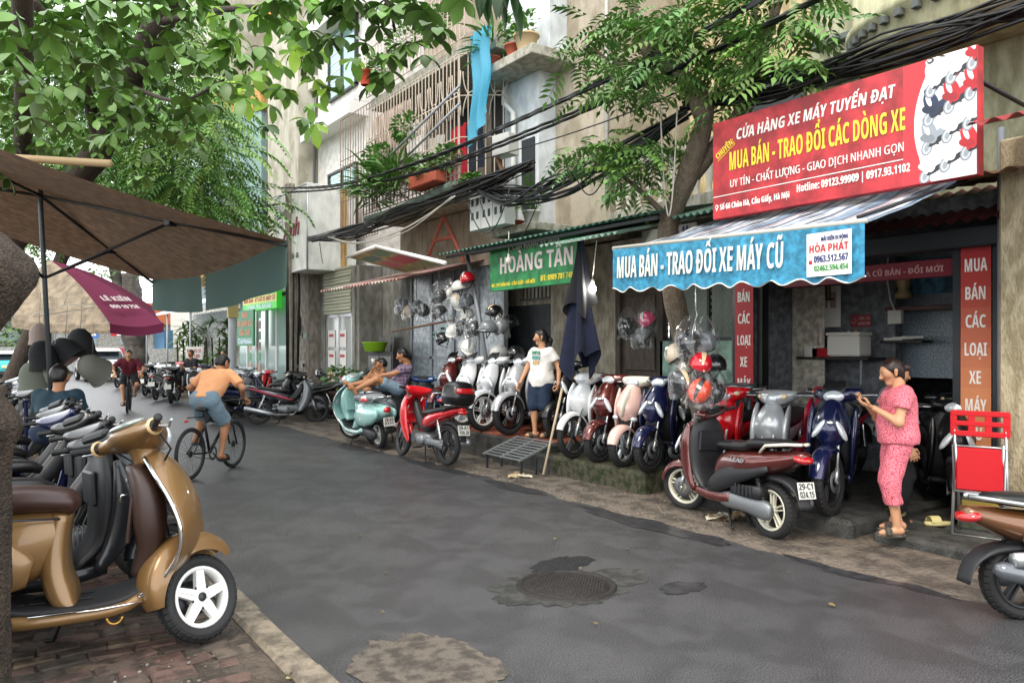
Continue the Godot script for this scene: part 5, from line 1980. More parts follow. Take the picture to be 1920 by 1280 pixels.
	q.lathe([Vector2(.028, 0), Vector2(.036, .003), Vector2(.028, .005)], 16, Transform3D(ZAX, Vector3(-.085, 0, 0)))
	obj("smoking_symbol", q, M.worn_pink, ns)
	var cur := thing("glass_partition", "glass partition with its street reflection painted pale blue grey at the back right of the shop", "partition", p(9.3, 2.08, 4.62), -90)
	flat(cur, "glass_panel", Vector3(0, 0, 0), .95, 1.5, mat("mirror_glass", "a9bac6", .3, 0, {"tex": TX.fine, "sc": Vector3(1.5, 1.5, 1.5)}), .01)  # matt pale colour stands in for the street reflected in the glass
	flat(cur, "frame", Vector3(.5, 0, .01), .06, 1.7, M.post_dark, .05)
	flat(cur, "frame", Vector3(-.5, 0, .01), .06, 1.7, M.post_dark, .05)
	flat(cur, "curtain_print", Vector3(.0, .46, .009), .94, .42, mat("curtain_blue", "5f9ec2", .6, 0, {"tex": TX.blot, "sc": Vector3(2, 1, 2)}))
	var alt := thing("altar_shelf", "dark red altar shelf high on the back wall", "shelf", p(9.1, 2.15, 4.52), -90)
	flat(alt, "shelf_board", Vector3.ZERO, .9, .05, mat("lacquer", "4a1a1c", .35), .35)
	var fig := thing("altar_ornament", "cream and gold ornament standing on the altar shelf", "ornament", p(9, 2.27, 4.78), -90)
	q = MB.new()
	q.lathe([Vector2(.09, 0), Vector2(.1, .05), Vector2(.06, .1), Vector2(.085, .18), Vector2(.075, .26), Vector2(.045, .31), Vector2(.055, .36), Vector2(.02, .42)], 14, Transform3D.IDENTITY, true)
	obj("ornament_body", q, mat("ivory_gold", "b8a67c", .4, .2), fig)
	var mb := thing("meter", "white electric switch box with a cable on the inner wall", "switch box", p(8.9, 2.05, 4.82), -90)
	flat(mb, "case", Vector3.ZERO, .16, .16, M.foam, .06)
	q = MB.new()
	q.tube([Vector3(0, .08, .02), Vector3(-.05, .2, .02), Vector3(-.1, .5, .02), Vector3(-.06, .9, .02)], .01, 6)
	obj("cable", q, M.foam, mb)
	var shf := thing("side_shelf", "narrow shelf with stacked papers beside the glass partition", "shelf", p(9, 1.76, 4.75), -90)
	flat(shf, "shelf_board", Vector3.ZERO, .5, .03, M.shelf_dark, .25)
	for k in 3:
		flat(shf, "paper_stack", Vector3(-.1 + k * .09, .03 + k * .01, .02), .22, .03, M.foam, .18, Basis(Vector3.UP, k * .3))

func middle_shops():
	var wht := mat("sign_white", "eceae4", .5)
	var q: MB
	# wall behind the tree: brown door, mint wall and mesh window
	var h := thing("tree_house", "low house front with brown door, mint green wall and wire mesh window", "building", p(8.0, 0, 7.5))
	var mint := mat("mint_wall", "8fb0a2", .85, 0, {"tex": TX.blot, "sc": Vector3(.6, .6, .6)})
	q = MB.new()
	q.blk(8.0, 8.2, .1, 1.78, 6.12, 7.75)
	wobj("wall", q, mint, h)
	q = MB.new()
	q.blk(8.0, 8.2, 2.68, 3.3, 6.12, 8.75)
	q.blk(8.02, 8.2, .1, 3.3, 8.6, 10.3)
	wobj("wall", q, mat("beige_wall", "a9a292", .85, 0, {"tex": TX.streak, "sc": Vector3(.9, .4, .9)}), h)
	q = MB.new()
	q.blk(9.3, 9.4, .1, 3.3, 6.1, 8.8)
	wobj("room_wall", q, M.dark_wall, h)
	var wn := wobj("window", MB.new().blk(8.06, 8.1, 1.78, 1.83, 6.12, 7.75), M.post_dark, h)
	q = MB.new()
	q.blk(8.05, 8.11, 1.8, 2.68, 6.9, 6.94)
	q.blk(8.05, 8.11, 1.8, 2.68, 7.71, 7.75)
	q.blk(8.05, 8.11, 1.8, 2.68, 6.12, 6.16)
	q.blk(8.05, 8.11, 2.64, 2.68, 6.16, 7.71)
	obj("frame", q, M.post_dark, wn)
	q = MB.new()
	for i in 56:
		for s in [-1, 1]:
			var u := 5.4 + i * .055
			var a := p(8.08, 1.83, u)
			var b := p(8.08, 2.64, u + s * .5)
			if s < 0: a = p(8.08, 1.83, u + .5); b = p(8.08, 2.64, u)
			var ta := 0.0
			var tb := 1.0
			var ua: float = -a.z
			var ub: float = -b.z
			if maxf(ua, ub) < 6.17 or minf(ua, ub) > 7.7: continue
			for lim in [6.17, 7.7]:
				var tt: float = (lim - ua) / (ub - ua)
				if tt > 0 and tt < 1:
					if (ua < lim) == (lim == 6.17): ta = maxf(ta, tt)
					else: tb = minf(tb, tt)
			if ta < tb: q.tube([a.lerp(b, ta), a.lerp(b, tb)], .004, 3, false)
	stuffpart(obj("wire_mesh", q, mat("wire", "8f958f", .5, .4), wn))
	q = MB.new()
	q.blk(8.3, 8.32, 1.8, 2.66, 6.14, 7.73)
	obj("pane", q, mat("old_glass", "7f9087", .3), wn)
	var brown := mat("brown_door", "4a4038", .6, 0, {"tex": TX.streak, "sc": Vector3(2, .6, 2)})
	var d := wobj("door", MB.new().blk(8.05, 8.1, .15, 2.66, 7.78, 8.58, .005), brown, h)
	q = MB.new()
	for y in [.45, 1.0, 1.35, 2.0]:
		q.blk(8.02, 8.05, y, y + [.4, .25, .5, .45][[.45, 1.0, 1.35, 2.0].find(y)], 7.88, 8.48, .01)
	obj("panel", q, mat("brown_panel", "554a40", .6, 0, {"tex": TX.streak, "sc": Vector3(2, .6, 2)}), d)
	q = MB.new()
	q.blk(8.0, 8.12, .1, 2.72, 7.70, 7.78)
	q.blk(8.0, 8.12, .1, 2.72, 8.58, 8.68)
	obj("door_frame", q, brown, d)
	q = MB.new()
	q.blk(8.0, 8.02, 1.0, 1.15, 8.35, 8.5, .01)
	obj("lock_box", q, M.alloy, d)
	# green corrugated roofs
	var gt := mat("tin_green", "5c8577", .5, .2, {"tex": TX.blot, "sc": Vector3(1, 1, 1)})
	var rf := thing("tin_roof", "dark green corrugated tin roof over the Hoàng Tân shop front", "roof", p(6.2, 3.2, 8.3))
	q = MB.new()
	q.sheet(func(sx, sy):
		return p(lerpf(6.15, 8.3, sx), 3.19 + .42 * sx + .016 * sin(sy * 260.0), lerpf(10.9, 6.05, sy)), 4, 420)
	wobj("tin_sheet", q, gt, rf)
	q = MB.new()
	for i in 5:
		q.blk(6.25 + i * .45, 6.3 + i * .45, 3.13 + i * .085, 3.17 + i * .085, 6.1, 10.8)
	stuffpart(wobj("rafter", q, M.post_dark, rf))
	rf = thing("tin_sheet", "pale green corrugated tin sheet jutting out beside the green shop sign", "roof", p(6.0, 3.0, 7.2))
	q = MB.new()
	q.sheet(func(sx, sy):
		return p(lerpf(5.9, 7.2, sx), 2.98 + .3 * sx + .018 * sin(sy * 90.0), lerpf(7.85, 6.35, sy)), 4, 150)
	wobj("sheet", q, mat("tin_pale", "8fb3a4", .5, .1, {"tex": TX.blot}), rf)
	rf = thing("tin_sheet", "small green corrugated sheet wedged behind the tree trunk", "roof", p(6.4, 3.2, 5.6))
	q = MB.new()
	q.sheet(func(sx, sy):
		return p(lerpf(6.35, 7.4, sx), 3.13 + .3 * sx + .018 * sin(sy * 60.0), lerpf(6.0, 5.1, sy)), 4, 90)
	wobj("sheet", q, gt, rf)
	# green sign
	var gs := board("shop_sign", "green shop sign with white lettering HOÀNG TÂN under the tin roof", p(6.45, 2.90, 8.74), 2.13, .72, .06, mat("sign_green", "23904f", .5, 0, {"tex": TX.soft, "sc": Vector3(.6, .6, .6)}))
	lettering(gs, "CỬA HÀNG XE MÁY", Vector3(.1, .25, .004), 1.1, .075, wht, true)
	lettering(gs, "HOÀNG TÂN", Vector3(.08, 0, .004), 1.7, .235, mat("letter_pink", "e2cfd0", .6), true)
	var yl := mat("sign_yellow", "e6d23a", .5)
	lettering(gs, "ĐC: 79 CHÙA HÀ - CẦU GIẤY - HÀ NỘI", Vector3(-.45, -.275, .004), 1.1, .05, yl, true)
	lettering(gs, "ĐT: 0989 781 748", Vector3(.58, -.25, .004), .7, .075, yl, true)
	# steel door, grille and wall
	var dk := mat("steel_door", "2e3438", .5, .2, {"tex": TX.soft})
	var dr := thing("steel_door", "dark grey steel door with a slotted top below the green sign", "door", p(8.2, .45, 11.1), -90)
	flat(dr, "leaf", Vector3(0, 1.0, 0), 1.5, 2.0, dk, .05)
	flat(dr, "jamb", Vector3(-.79, 1.05, .02), .08, 2.1, M.pipe_grey, .1)
	flat(dr, "jamb", Vector3(.79, 1.05, .02), .08, 2.1, M.pipe_grey, .1)
	for k in 18:
		flat(dr, "vent_slot", Vector3(-.62 + k * .073, 1.78, .027), .03, .3, M.black, .006)
	var gw := thing("shop_wall", "beige wall and barred opening over the dark steel door", "wall", p(8.3, 0, 10.5))
	q = MB.new()
	q.blk(8.25, 8.4, .1, 4.2, 8.75, 15.0)
	wobj("wall", q, M.beige_wall, gw)
	q = MB.new()
	for i in 22:
		q.blk(8.1, 8.12, 2.55, 2.85, 8.9 + i * .11, 8.915 + i * .11)
	q.blk(8.09, 8.13, 2.85, 2.88, 8.85, 11.3)
	q.blk(8.09, 8.13, 2.53, 2.56, 8.85, 11.3)
	stuffpart(wobj("grille_bar", q, M.post_dark, gw))
	# folded parasol / tarpaulin
	var tp := thing("tarpaulin", "dark blue and black tarpaulin hanging in folds beside the green sign", "tarpaulin", p(6.5, 3.05, 7.7))
	for k in 2:
		q = MB.new()
		q.sheet(func(sx, sy):
			var w: float = (.04 + .18 * sy) * (1.0 - .15 * k)
			var a: float = TAU * sx
			var fold: float = 1.0 + .28 * sin(a * 5 + k) * (0.3 + sy) + .1 * sin(a * 3 + sy * 5)
			var bot: float = 1.5 + .16 * sin(a * 2 + 1.0) + .08 * sin(a * 5)
			return p(6.25 + sin(a) * w * .8 * fold, lerpf(3.05, bot if k == 0 else 2.15 + .1 * sin(a * 3), sy), 7.42 + cos(a) * w * fold), 64, 14)
		wobj(["lower_fold", "upper_fold"][k], q, [mat("tarp_blue", "131b36", .95, 0, {"tex": TX.soft}), mat("tarp_black", "15171b", .95)][k], tp)
	# lit bulb under the awning edge
	var lamp := thing("light_bulb", "lit white light bulb hanging by the left end of the blue awning", "lamp", p(6.3, 2.42, 7.25))
	q = MB.new()
	q.ell(Vector3.ZERO, Vector3(.045, .055, .045))
	obj("bulb", q, mat("bulb_glow", "fff8ee", .3, 0, {"glow": 30.0}), lamp)
	q = MB.new()
	q.lathe([Vector2(.02, .05), Vector2(.022, .11), Vector2(.012, .12)], 10, Transform3D.IDENTITY, true)
	q.tube([Vector3(0, .12, 0), Vector3(0.05, .6, .02)], .005, 5)
	obj("lamp_holder", q, M.foam, lamp)
	var L := OmniLight3D.new()
	L.name = "bulb_light"
	L.light_energy = .35
	L.light_color = Color("fff4e6")
	L.light_size = .05
	L.omni_range = 12
	L.omni_attenuation = 2.0
	L.shadow_enabled = true
	lamp.add_child(L)
	var dead := thing("light_bulb", "unlit white bulb on a wire in front of the green sign", "lamp", p(6.3, 2.94, 9.08))
	q = MB.new()
	q.ell(Vector3.ZERO, Vector3(.045, .06, .045))
	q.lathe([Vector2(.022, .05), Vector2(.02, .1)], 8, Transform3D.IDENTITY)
	q.tube([Vector3(0, .1, 0), Vector3(.0, .42, 0)], .005, 5)
	obj("bulb", q, M.foam, dead)
	# old painted board and loudspeaker half hidden by the roofs
	var ob := board("old_sign", "old white painted sign half hidden behind the tin roofs", p(7.0, 3.0, 6.65), .9, .36, .03, mat("old_white", "9a9a94", .6))
	lettering(ob, "CỬA H", Vector3(.12, .08, .004), .42, .13, M.ink_blue if M.has("ink_blue") else M.navy, true)
	var ls := thing("loudspeaker", "black horn loudspeaker hanging under the tin roof left of the awning", "loudspeaker", p(6.8, 2.85, 7.15), -110)
	q = MB.new()
	q.lathe([Vector2(.05, -.12), Vector2(.05, 0), Vector2(.07, .05), Vector2(.14, .14), Vector2(.15, .15), Vector2(.12, .1)], 18, Transform3D(ZAX, Vector3.ZERO), false)
	obj("horn", q, M.navy, ls)

func far_shops():
	var q: MB
	var wht := mat("sign_white", "eceae4", .5)
	# glazed helmet shop front
	var gl := mat("frosted_panel", "a9b4bc", .3, .1, {"tex": TX.soft})
	var h := thing("helmet_shop", "shop front of pale blue grey framed panels behind the hanging helmets", "building", p(7.8, 0, 13))
	for i in 4:
		var u := 11.35 + i * .9
		var pn := wobj("door_panel", MB.new().blk(7.8, 7.84, .15, 3.3, u + .05, u + .85), gl, h)
		q = MB.new()
		for b in [[.15, .23], [1.45, 1.5], [3.2, 3.3]]:
			q.blk(7.77, 7.86, b[0], b[1], u, u + .9)
		q.blk(7.77, 7.86, .15, 3.3, u, u + .05)
		q.blk(7.77, 7.86, .15, 3.3, u + .85, u + .9)
		obj("frame", q, M.pipe_grey, pn)
	q = MB.new()
	q.blk(7.7, 9, 3.3, 4.3, 11.2, 15.3)
	wobj("fascia", q, M.dark_wall, h)
	for k in 2:
		var s := flat(h, "paper_label", p(7.79, 1.95 + k * .12, 14.0 - k * .45) - h.position, .3, .12, mat("label_teal", "a9cfc8", .6), .004, STREET)
		lettering(s, "KHÓA XE", p(7.785, 1.95 + k * .12, 14.0 - k * .45) - h.position, .2, .04, M.dark_cloth if M.has("dark_cloth") else M.black, true, 0, STREET)
	# grey recess with tin sheets
	var g := thing("grey_house", "grey rendered wall recess with leaning corrugated sheets and a low cupboard", "building", p(7.9, 0, 16.5))
	q = MB.new()
	q.blk(7.9, 8.2, 0, 3.6, 14.95, 18.6)
	q.blk(7.3, 7.9, 0, 3.6, 16.6, 16.75)
	wobj("wall", q, mat("grey_render", "8a8a86", .85, 0, {"tex": TX.streak, "sc": Vector3(.7, .3, .7)}), g)
	q = MB.new()
	q.sheet(func(sx, sy):
		return p(7.72 - .12 * sx + .018 * sin(sy * 80), lerpf(1.95, .1, sx), lerpf(18.2, 15.6, sy)), 2, 140)
	wobj("tin_sheet", q, mat("tin_grey", "6d6c68", .5, .3, {"tex": TX.streak, "sc": Vector3(1, .5, 1)}), g)
	var cb := thing("cupboard", "dark glazed cupboard standing in the grey recess", "cupboard", p(7.3, .1, 15.5), -90)
	flat(cb, "carcass", Vector3(0, .75, -.2), 1.3, 1.5, M.shelf_dark, .4)
	for k in 4:
		flat(cb, "pane", Vector3(-.31 + (k % 2) * .62, .4 + (k / 2) * .7, .006), .54, .6, mat("dusty_glass", "50524f", .35, .1), .01)
	var bs := thing("basin", "bright lime green plastic basin on the cupboard", "basin", p(7.25, 1.6, 15.65))
	q = MB.new()
	q.lathe([Vector2(.0, .02), Vector2(.24, .02), Vector2(.3, .2), Vector2(.33, .21), Vector2(.33, .19), Vector2(.31, .18), Vector2(.25, .0), Vector2(0, .0)], 20, Transform3D(Basis.from_scale(Vector3(.8, 1, 1.15)), Vector3.ZERO))
	obj("tub", q, mat("lime", "8fc02a", .4), bs)
	# sloping canopies
	var pc := thing("tin_canopy", "faded pink and white striped tin canopy over the grey recess", "canopy", p(6.1, 2.85, 13.5))
	q = MB.new()
	var cols := [mat("pink_tin", "c99a94", .5, .1, {"tex": TX.blot}), mat("white_tin", "d9cdbf", .5, .1, {"tex": TX.blot})]
	for k in 6:
		q = MB.new()
		q.sheet(func(sx, sy):
			var uu: float = 15.6 - (k + sy) * .62
			return p(lerpf(5.95, 7.9, sx), 2.86 + .5 * sx + .02 * sin(uu * 45.0) + .0 * k, uu), 4, 30)
		wobj("tin_strip", q, cols[[0, 1, 0, 0, 1, 0][k]], pc)
	var fs := thing("fallen_sign", "old colourful sign panel lying flat on the tin canopy", "sign", p(6.1, 3.05, 12.9))
	q = MB.new()
	var c0 := p(6.8, 3.7, 16.14)
	var c1 := p(5.9, 3.5, 12.68)
	var c2 := p(5.9, 2.98, 10.2)
	var c3 := p(6.8, 3.13, 13.29)
	q.sm(false)
	q.quad(c0, c1, c2, c3)
	wobj("panel", q, mat("olive_print", "a39a68", .6, 0, {"tex": TX.blot}), fs)
	for e in [[c0, c1], [c1, c2]]:
		q = MB.new()
		q.tube(e, .035, 6)
		wobj("edge", q, wht, fs)
	var dn := Vector3(0, -.006, 0)
	for k in 4:
		q = MB.new()
		q.sm(false)
		var f: Array = [[.12, .2, .5, .42], [.55, .12, .9, .35], [.15, .5, .45, .78], [.5, .45, .92, .75]][k]
		var pt := func(s, t): return c0.lerp(c1, s).lerp(c3.lerp(c2, s), t) + dn
		q.quad(pt.call(f[0], f[1]), pt.call(f[2], f[1]), pt.call(f[2], f[3]), pt.call(f[0], f[3]))
		wobj("printed_block", q, mat(["block_teal", "block_green", "block_pink", "block_red"][k], ["3d6a62", "4c7a5a", "b0606a", "a53040"][k], .6), fs)
	# shutter shop with glass door
	var sp := thing("shutter_shop", "narrow shop with ribbed roller shutter over a glass door with posters", "building", p(7.2, 0, 17.8))
	q = MB.new()
	q.blk(7.25, 9, 0, 3.6, 18.6, 18.9)
	q.blk(7.25, 9, 0, 3.6, 16.75, 16.9)
	wobj("side_wall", q, M.grey_render, sp)
	for i in 14:
		q = MB.new()
		q.blk(7.2 + (.0 if i % 2 else .012), 7.26, 2.5 + i * .08, 2.575 + i * .08, 16.9, 18.6, .012)
		wobj("shutter_slat", q, mat("shutter", "a3a48f", .5, .2), sp)
	var dr := wobj("glass_door", MB.new().blk(7.3, 7.32, .2, 2.45, 16.95, 18.55), mat("shop_glass", "b3b7b6", .15, .2), sp)
	q = MB.new()
	for u in [16.92, 17.72, 18.5]:
		q.blk(7.27, 7.35, .15, 2.48, u, u + .06)
	q.blk(7.27, 7.35, 2.42, 2.5, 16.9, 18.6)
	obj("frame", q, M.alloy, dr)
	for k in 6:
		flat(dr, "poster", p(7.285, 1.9 - (k % 3) * .5, 18.25 - (k / 3) * .7), .45, .42, mat("poster_white", "dcdad6", .6), .004, STREET)
		flat(dr, "red_print", p(7.28, 1.98 - (k % 3) * .5, 18.25 - (k / 3) * .7), .28, .07, mat("print_red", "b03a48", .6), .004, STREET)
	for k in 2:
		flat(dr, "lantern_print", p(7.28, 1.0, 18.3 - k * .85), .1, .35, [mat("print_gold", "d9a13a", .6), M.print_red][k], .004, STREET)
	# white box sign on the corner
	var bx := thing("box_sign", "large white corner box sign with maroon script and a rust streak on its side", "sign", p(6.5, 3.55, 19))
	q = MB.new()
	q.blk(6.5, 7.75, 3.55, 5.62, 17.8, 20.2, .01)
	wobj("box", q, mat("box_white", "eef0ea", .5, 0, {"tex": TX.faint, "sc": Vector3(.4, .2, .4)}), bx)
	flat(bx, "rust_streak", p(7.42, 4.62, 17.795) - bx.position, .16, 1.95, mat("rust", "c9a468", .7, 0, {"tex": TX.streak, "sc": Vector3(2, .2, 2)}), .004)
	q = MB.new()
	for y in [3.56, 5.61]:
		q.tube([p(6.5, y, 17.8), p(6.5, y, 20.2)], .02, 5)
	q.tube([p(6.5, 3.55, 17.8), p(6.5, 5.62, 17.8)], .02, 5)
	stuffpart(wobj("edge_trim", q, M.alloy, bx))
	lettering(bx, "THẨM MỸ QUỐC TẾ", p(6.49, 5.1, 19.35) - bx.position, 1.2, .13, mat("sign_grey", "6f7a6c", .6), true, 0, STREET)
	lettering(bx, "Xinh", p(6.485, 4.65, 18.85) - bx.position, 1.1, .42, mat("script_maroon", "8a4650", .5), false, 0, STREET * Basis(Vector3(1, 0, 0), Vector3(.3, 1, 0), Vector3(0, 0, 1)), .04)
	lettering(bx, "0968 - 68 - 68", p(6.49, 3.95, 18.9) - bx.position, 1.0, .13, M.sign_grey, true, 0, STREET)
	# old lane wall, pole, lane name plate
	var ow := thing("lane_wall", "old stained grey wall at the mouth of the lane", "wall", p(6.9, 0, 19.8))
	q = MB.new()
	q.blk(6.95, 8, 0, 4.2, 18.95, 20.5)
	wobj("wall", q, mat("grimy_wall", "948d84", .9, 0, {"tex": TX.streak, "sc": Vector3(1.2, .5, 1.2), "bump": TX.fine, "bs": 2.0}), ow)
	for k in 9:
		flat(ow, "old_bill", p(6.94, .9 + fmod(k * .37, 1.5), 19.1 + fmod(k * .53, 1.2)) - ow.position, rr(.18, .4), rr(.15, .3), [M.grey_render, M.sign_grey, mat("paper_grey", "9a958c", .9)][k % 3], .006, STREET)
	var up := thing("utility_pole", "square weathered concrete utility pole carrying the cable bundles", "pole", p(6.55, 0, 19.0))
	q = MB.new()
	q.box(Vector3(0, 2.9, 0), Vector3(.2, 5.8, .2), Basis(Vector3(0, 0, 1), .02), .02)
	obj("shaft", q, mat("pole_concrete", "8f897d", .85, 0, {"tex": TX.streak, "sc": Vector3(2, .4, 2)}), up)
	for k in 3:
		q = MB.new()
		q.box(Vector3(0, 5.3 - k * .18, 0), Vector3(.08, .07, 1.3 - .3 * k), Basis.IDENTITY, .01)
		obj("cross_arm", q, mat("rusty_arm", "7a5a42", .7, .2), up)
	q = MB.new()
	for k in 7:
		var a := k * .9
		q.tube([Vector3(cos(a) * .12, 5.2, sin(a) * .12), Vector3(cos(a) * .15 + .02, 3.0, sin(a + .4) * .15), Vector3(cos(a) * .13, .3, sin(a) * .13)], .022, 5)
	stuffpart(obj("cable", q, M.black, up))
	var np := board("street_name_plate", "small dark blue lane name plate on the old grey wall", p(6.9, 2.25, 19.85), .75, .5, .02, mat("plate_blue", "1c3a66", .5))
	lettering(np, "NGÕ 2", Vector3(0, .09, .004), .38, .13, M.worn_pink if M.has("worn_pink") else wht, true)
	lettering(np, "PHỐ CHÙA HÀ", Vector3(0, -.12, .004), .6, .11, wht, true)
	# white glazed shop with green signs
	var ws := thing("white_shop", "white framed glass shop front with stickers behind the parked scooters", "building", p(7.3, 0, 23.4))
	q = MB.new()
	q.blk(7.35, 11, 0, 4.2, 20.5, 20.75)
	q.blk(8.6, 8.8, 0, 4.2, 20.75, 27)
	q.blk(7.35, 11, 3.3, 4.2, 20.75, 27)
	wobj("wall", q, mat("white_wall", "c9ccca", .7, 0, {"tex": TX.soft}), ws)
	for i in 6:
		var u := 20.9 + i * 1.0
		var pn := wobj("glass_panel", MB.new().blk(7.42, 7.44, .2, 3.2, u, u + .9), mat("shop_pane", "a9bcb8", .12, .3), ws)
		q = MB.new()
		q.blk(7.38, 7.48, .1, 3.3, u - .1, u)
		obj("frame", q, mat("frame_white", "d3d6d6", .4), pn)
		if i in [0, 3, 4]:
			for k in 7:
				flat(pn, "sticker", p(7.41, .7 + k * .34, u + .7), .2, .26, [mat("sticker_green", "3f9a52", .5), mat("sticker_salmon", "d98c6a", .5)][k % 2], .003, STREET)
	var a := board("shop_sign", "bright green lit sign with a white round number badge high on the white shop", p(6.9, 3.16, 22.95), 3.3, .75, .15, mat("led_green", "2fae2a", .5, 0, {"glow": .25}))
	q = MB.new()
	q.lathe([Vector2(.0, .01), Vector2(.2, .01), Vector2(.21, 0)], 24, Transform3D(ZAX, Vector3(-.75, .2, .008)), true)
	obj("badge", q, mat("badge_white", "f0eeea", .5, 0, {"glow": .25}), a)
	lettering(a, "78", Vector3(-.75, .2, .02), .24, .2, M.print_red, true)
	lettering(a, "CHÙA HÀ", Vector3(.45, .21, .006), 1.5, .16, wht, true)
	flat(a, "yellow_band", Vector3(0, -.06, .002), 3.28, .22, mat("band_yellow", "dcdc70", .5), .004)
	lettering(a, "MUA BÁN - KÝ GỬI XE MÁY CŨ", Vector3(0, -.06, .006), 3.0, .13, M.print_red, true)
	lettering(a, "0366.96.6666", Vector3(0, -.27, .006), 2.4, .15, mat("pale_blue_ink", "cfe4ee", .5), true)
	var b := board("shop_sign", "dark green hanging sign with four lines of red and white letters", p(6.85, 2.28, 24.2), 1.75, 1.1, .06, mat("sign_dark_green", "1d7a4c", .5))
	for k in 4:
		lettering(b, ["MUA", "XE MÁY CŨ", "GIÁ CAO", "0366966666"][k], Vector3(0, .4 - k * .27, .006), [.6, 1.5, 1.1, 1.5][k], .17, [M.sticker_salmon, M.sticker_salmon, M.sticker_salmon, M.pale_blue_ink][k], true)
	var wp := thing("round_pole", "white painted round steel pole among the parked scooters", "pole", p(5.88, 0, 22))
	q = MB.new()
	q.tube([Vector3(0, 0, 0), Vector3(0, 3.3, 0), Vector3(0, 6.5, 0)], [.11, .1, .09], 14)
	obj("shaft", q, mat("pole_white", "c4c8cb", .45), wp)
	flat(wp, "meter_box", Vector3(-.02, 2.75, .13), .28, .5, mat("box_yellow", "b8a86a", .6), .14)

# ---------- upper storeys, balconies, cables, the far end of the street ----------
func grille(par: Node3D, m: Material, a: Vector3, b: Vector3, y0: float, y1: float, step: float, hoops := true):
	# window cage: every upright is a bar of its own, the rails and hoops hang on them
	var n := int(a.distance_to(b) / step)
	var d := (b - a) / n
	for i in n + 1:
		var q := MB.new()
		q.tube([a + d * i + Vector3(0, y0, 0), a + d * i + Vector3(0, y1, 0)], .011, 5, false)
		wobj("bar", q, m, par)
	var q := MB.new()
	for k in 4:
		var y := lerpf(y0, y1, k / 3.0)
		q.tube([a + Vector3(0, y, 0), b + Vector3(0, y, 0)], .012, 5)
	if hoops:
		for i in range(0, n - 1, 3):
			for k in 2:
				var c: Vector3 = a + d * (i + 1.5)
				var pts := []
				var yy := lerpf(y0, y1, .5 if k else .86)
				for j in 13:
					var t := PI * j / 12 * (1 if k == 0 else -1)
					pts.append(c + d * 1.1 * cos(t) + Vector3(0, yy - (y1 - y0) * .2 * sin(t) * (1 if k == 0 else 1), 0))
				q.tube(pts, .011, 5)
	stuffpart(wobj("hoop", q, m, par))

func pot(called: String, label: String, at: Vector3, r: float, h: float, m: Material) -> Node3D:
	var t := thing(called, label, "plant pot", at)
	var q := MB.new()
	q.lathe([Vector2(r * .68, 0), Vector2(r * .95, h * .86), Vector2(r * 1.08, h * .87), Vector2(r * 1.08, h), Vector2(r * .92, h), Vector2(r * .9, h * .84), Vector2(0, h * .82)], 16, Transform3D.IDENTITY)
	obj("pot", q, m, t)
	return t

func bush(par: Node3D, c: Vector3, r: Vector3, n: int, leaf: Mesh, m: Material, up := .3):
	var xs := []
	var cs := []
	for i in n:
		var v := Vector3(rr(-1, 1), rr(-1, 1), rr(-1, 1))
		if v.length() > 1: v = v.normalized() * rr(.5, 1)
		var d := (v + Vector3(0, up, 0)).normalized()
		var b := Basis(Vector3.UP, atan2(-d.z, d.x)) * Basis(Vector3(0, 0, 1), asin(clampf(d.y, -1, 1)) * .8 + rr(-.5, .3)) * Basis(Vector3(1, 0, 0), rr(-.8, .8)) * Basis.from_scale(Vector3.ONE * rr(.6, 1.15))
		xs.append(Transform3D(b, c + v * r))
		var k := rr(.7, 1.3)
		cs.append(Color(.10 * k, .22 * k, .045 * k))
	multi("foliage", leaf, m, xs, cs, par)

